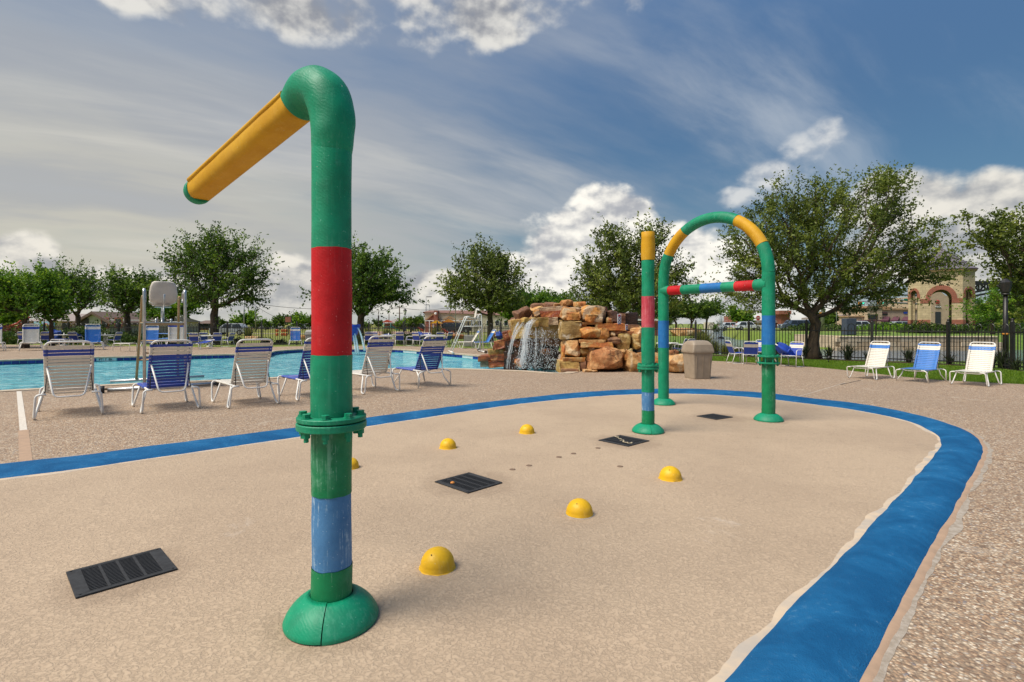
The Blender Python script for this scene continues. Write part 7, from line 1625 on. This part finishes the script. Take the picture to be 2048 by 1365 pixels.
# --- vehicles
def paint(n, c): return mat(n, c, .25, tuple(q * .9 for q in c), 1, coat=.6, metal=.2)
def make_car(name, label, px, Y, L, Hh, mp, van=False, face=1, rz=0):
    z = gz(W(px, Y), Y) + .06; t_ = thing(name, label, 'car' if not van else 'van', (W(px, Y), Y, z), rz); wd_ = 1.8; h0 = .32; hb = Hh * .58
    if van: side_ = [(-.5, h0), (.5, h0), (.5, hb * .9), (.47, hb), (.30, hb * 1.04), (.20, Hh * .97), (.12, Hh), (-.42, Hh), (-.48, Hh * .93), (-.5, hb)]
    else: side_ = [(-.5, h0), (.5, h0), (.5, hb * .82), (.46, hb * .93), (.24, hb * 1.02), (.12, Hh * .97), (.05, Hh), (-.20, Hh), (-.28, Hh * .96), (-.40, hb * 1.05), (-.49, hb)]
    mb = MB(); n = len(side_)
    for (y, k) in ((-wd_ / 2, .0), (-wd_ / 2 + .0, 1.0), (wd_ / 2, 1.0)):
        pass
    rows = []
    for y in (-1, 1):
        for (x, zz) in side_: mb.v.append((face * x * L, y * (wd_ / 2 - max(0, (zz - hb) / (Hh - hb + 1e-6)) * .22), zz))
    for i in range(n): mb.face([i, (i + 1) % n, n + (i + 1) % n, n + i])
    mb.face(list(range(n - 1, -1, -1))); mb.face(list(range(n, 2 * n))); obj('body', mb, mp, t_, fix=True)
    gs = [(-.44, .16)] if van else [(-.33, .14)]
    for s in (-1, 1):
        mb = MB(); x0, x1 = gs[0]; yy = lambda zz: s * (wd_ / 2 - max(0, (zz - hb) / (Hh - hb)) * .22 + .008); zt2 = Hh * .93; k_ = 3 if van else 2
        for i in range(k_):
            u0 = x0 + (x1 - x0) * (i + .04) / k_; u1 = x0 + (x1 - x0) * (i + .94) / k_; sk = .05
            mb.poly([(face * (u0 - (sk if i == 0 else 0)) * L, yy(hb * 1.06), hb * 1.06), (face * (u1 + (sk if i == k_ - 1 else 0)) * L, yy(hb * 1.06), hb * 1.06), (face * (u1 - (.02 if i == k_ - 1 else 0)) * L, yy(zt2), zt2), (face * (u0 + (.02 if i == 0 else 0)) * L, yy(zt2), zt2)])
        obj('side_windows', mb, m_glass, t_)
    wx = ((.205, .29) if van else (.13, .225)); mb = MB(); mb.poly([(face * (wx[1]) * L, -.66, hb * 1.09), (face * wx[1] * L, .66, hb * 1.09), (face * (wx[0] + .02) * L, .6, Hh * .93), (face * (wx[0] + .02) * L, -.6, Hh * .93)]); obj('windscreen', mb, m_glass, t_)
    for sx in (-.31, .32):
        for s in (-1, 1):
            mb = MB(); mb.tube([(face * sx * L, s * (wd_ / 2 - .2), .33), (face * sx * L, s * (wd_ / 2 + .02), .33)], .33, 18); w_ = obj('wheel', mb, m_rubber, t_); mb = MB(); mb.tube([(face * sx * L, s * (wd_ / 2 + .02), .33), (face * sx * L, s * (wd_ / 2 + .03), .33)], .19, 12); obj('rim', mb, m_steel, w_)
    for s in (-1, 1): obj('headlight', MB().box((face * .497 * L, s * .66, hb * .86), (.06, .34, .16)), m_white, t_); obj('tail_light', MB().box((-face * .497 * L, s * .7, hb * .95), (.06, .22, .22)), m_signr, t_)
    return t_
pk_d, pk_w, pk_s, pk_b, pk_r = paint('dark_car_paint', (.02, .02, .025)), paint('white_car_paint', (.65, .66, .68)), paint('silver_car_paint', (.34, .36, .38)), paint('blue_grey_car_paint', (.09, .12, .17)), paint('maroon_car_paint', (.16, .015, .02))
make_car('parked_van', 'dark van parked before the brick-gabled building', 914, 80, 4.4, 1.55, pk_d, True); make_car('parked_car', 'silver-white car beyond the left fence, right of the large trunk', 463, 66, 4.6, 1.45, pk_s, face=-1)
make_car('parked_car', 'white car on the street seen between the arch legs', 1495, 98, 4.9, 1.5, pk_w); make_car('parked_car', 'blue-grey car on the street right of the right arch leg', 1588, 92, 5.0, 1.75, pk_b, van=True, face=-1); make_car('parked_car', 'silver car half out of the picture at the right edge', 2050, 56, 4.6, 1.55, pk_s, face=-1)
make_car('parked_car', 'white car before the hedge in front of the shops', 1722, 82, 4.4, 1.4, pk_w); make_car('parked_car', 'white car right of the tower behind the hedge', 1955, 62, 4.6, 1.5, pk_w, face=-1); make_car('parked_car', 'white car behind the spray arch bushes, right of the pond mist', 1462, 110, 4.6, 1.4, pk_w); make_car('parked_car', 'silver car left of the playground, behind the brick-gabled building gate', 838, 105, 4.5, 1.5, pk_d); make_car('parked_car', 'silver car between the shops hedge and tower', 1803, 84, 4.5, 1.4, pk_s)
# row of cars in the far left car park
cps = [(522, 'silver car in the far car park, leftmost'), (545, 'white car in the far car park behind the notice board, left'), (596, 'silver car in the far car park right of the notice board'), (615, 'white car in the far car park by the red-banded pole'), (452, 'maroon car beyond the left field by the trunk')]
for i, (px, lab) in enumerate(cps): make_car('parked_car', lab, px, 128, 4.6, 1.5, (pk_s, pk_w, pk_b, pk_w, pk_r)[i])
# --- playground pieces
t_ = thing('playground_slide', 'red stepped play slide behind the far left fence', 'slide', (W(36, 43), 43, -.03))
for k, (dx_, z) in enumerate(((0, 0), (.1, .45), (.25, .9))): mb = MB(); mb.tube([(-.9 + dx_, 0, .35 + z), (-.3 + dx_, 0, .55 + z), (.2 + dx_, 0, .95 + z), (.75 + dx_, 0, 1.05 + z)], .075, 8); obj('slide_rail', mb, m_slide, t_)
mb = MB(); mb.tube([(-.8, 0, 0), (-.8, 0, .9)], .05, 8); mb.tube([(.85, 0, 0), (.85, 0, 2.0)], .05, 8); obj('slide_post', mb, m_fence, t_)
t_ = thing('play_board', 'light blue painted play panel with red shapes behind the left trees', 'play board', (W(89, 48), 48, -.03)); obj('panel', MB().box((0, 0, .85), (1.85, .12, 1.55), bev=.02), m_mural, t_); pm = MB(); pm.lathe([(0, 0), (.13, 0), (.13, .03), (0, .03)], 12); pm = pm.mesh('red_shape', m_sig_red)
for (x, z) in ((.25, 1.35), (.60, 1.28), (.38, 1.15)): o = link('red_shape', pm, t_); o.location = (x, -.07, z); o.rotation_euler = (R(90), 0, 0)
def play(label, px, Y, ms, seed, s_=1.0):
    r_ = random.Random(seed); t_ = thing('play_structure', label, 'playground', (W(px, Y), Y, gz(W(px, Y), Y)), 0, None, s_)
    for x in (-1.1, 1.1):
        for y in (-.8, .8): mb = MB(); mb.tube([(x, y, 0), (x, y, 2.4)], .07, 8); obj('post', mb, ms[0], t_)
    obj('deck', MB().box((0, 0, 1.1), (2.3, 1.7, .12)), ms[1], t_); mb = MB(); mb.extr([(-1.4, -1.0, 2.4), (1.4, -1.0, 2.4), (0, -1.0, 3.1)], (0, 2, 0)); obj('play_roof', mb, ms[2], t_, fix=True); mb = MB(); mb.tube([(1.1, 0, 1.15), (1.7, 0, 1.0), (2.5, 0, .35), (3.0, 0, .2)], .22, 10); obj('tube_slide', mb, ms[1], t_)
play('teal and red play structure on the horizon, left of the utility pole', 775, 112, (m_teal, m_teal, m_slide), 1, .75); play('orange-roofed play structure right of the street lamp', 820, 100, (m_bstrap, m_slide, m_orange2), 2, .85); play('yellow-topped play structure before the brick-gabled building', 873, 78, (m_sigy, m_slide, m_yel), 3, .62); play('orange play structure near the van and the brick-gabled building', 898, 80, (m_orange2, m_orange2, m_sigy), 4, .7)
t_ = thing('construction_barrier', 'row of orange construction barriers in the left field before the notice board', 'barrier', (W(575, 62), 62, -.03))
bm_ = MB().box((0, 0, .62), (.34, .25, .34), bev=.04).box((0, 0, .18), (.30, .3, .34), bev=.04).mesh('barrier_unit', m_orange2)
for k, x in enumerate((-1.25, -.72, -.2, .25, .75, 1.15)): link('barrier_unit', bm_, t_, (x, (k % 2) * .4, 0))
# boulders in the landscaping beyond the fences
rk = random.Random(5)
for i, (px, Y, w_, lab) in enumerate([(507, 46, 1.5, 'low flat boulder under the tufted grass in the left field'), (911, 50, 1.9, 'orange boulder in front of the parked van'), (935, 51, 1.3, 'flat boulder right of the orange one by the van'), (838, 52, 1.4, 'pale boulder on the bank behind the two middle tables'), (750, 50, 2.0, 'long pale boulder left of the first middle table'), (1372, 60, 3.6, 'pale flat boulder on the lawn through the arch'), (855, 54, 1.2, 'pale boulder left of the van'), (605, 48, 1.6, 'pale boulder beyond the fence by the lone blue lounge chair'), (1000, 52, 2.4, 'tan flat boulder behind the far lifeguard stand'), (846, 66, 1.0, 'dark boulder on the bank beside the ornamental grass')]):
    X = W(px, Y); me = rock_mesh(400 + i, 'boulder', RM['T' if i != 1 else 'O'], (w_, w_ * .6, w_ * .30)); t_ = setp(link('landscape_boulder', me), lab, 'boulder', 'boulders in the landscaping'); t_.location = (X, Y, max(gz(X, Y), -.6) + w_ * .10)
# overhead wires
def wire(label, a, c, sag):
    mb = MB(); a, c = Vector(a), Vector(c); mb.tube([a.lerp(c, k / 14) - Vector((0, 0, sag * math.sin(math.pi * k / 14))) for k in range(15)], .035, 4); setp(obj('overhead_wire', mb, m_fence), label, 'wire', 'overhead wires')
wire('thin wire sloping down right of the tall grey poles', H(511, 612, 92), H(590, 640, 118), .8); wire('upper wire crossing left of the tall water pole', H(511, 608, 92), H(700, 616, 100), .5); wire('wire crossing behind the street lamp', H(690, 617, 100), H(799, 616, 100), .6); wire('wire running right from the utility pole', H(799, 616, 100), H(915, 612, 100), .6)
# pond fountain: fine spray plume
fw = thing('pond_fountain', 'faint white fountain plume rising from the pond, seen through the spray arch', 'fountain', (W(1442, 66), 66, -.42)); rs = np.random.RandomState(9); n = 2600; hgt = rs.beta(1.1, 1.6, n) * 4.6; ang = rs.rand(n) * 6.28; rr_ = (.10 + .30 * (hgt / 4.6)) * np.abs(rs.normal(0, .8, n)) + (rs.rand(n) < .25) * rs.rand(n) * .8 * (1 - hgt / 4.6)
pos = np.stack([rr_ * np.cos(ang), rr_ * np.sin(ang), hgt], 1); m_mist = bpy.data.materials.new('fountain_spray'); m_mist.use_nodes = True; q_ = m_mist.node_tree.nodes['Principled BSDF']; q_.inputs['Base Color'].default_value = (.8, .85, .88, 1); q_.inputs['Alpha'].default_value = .16; q_.inputs['Roughness'].default_value = .3
setp(link('spray', leaf_mesh('spray', pos, .13, np.full(n, .5), m_mist, rs, long_=1.4), fw), kind='stuff'); mb = MB(); mb.lathe([(.4, 0), (.4, .12), (.1, .2)], 12); obj('fountain_float', mb, m_fence, fw)
bpy.context.view_layer.update()
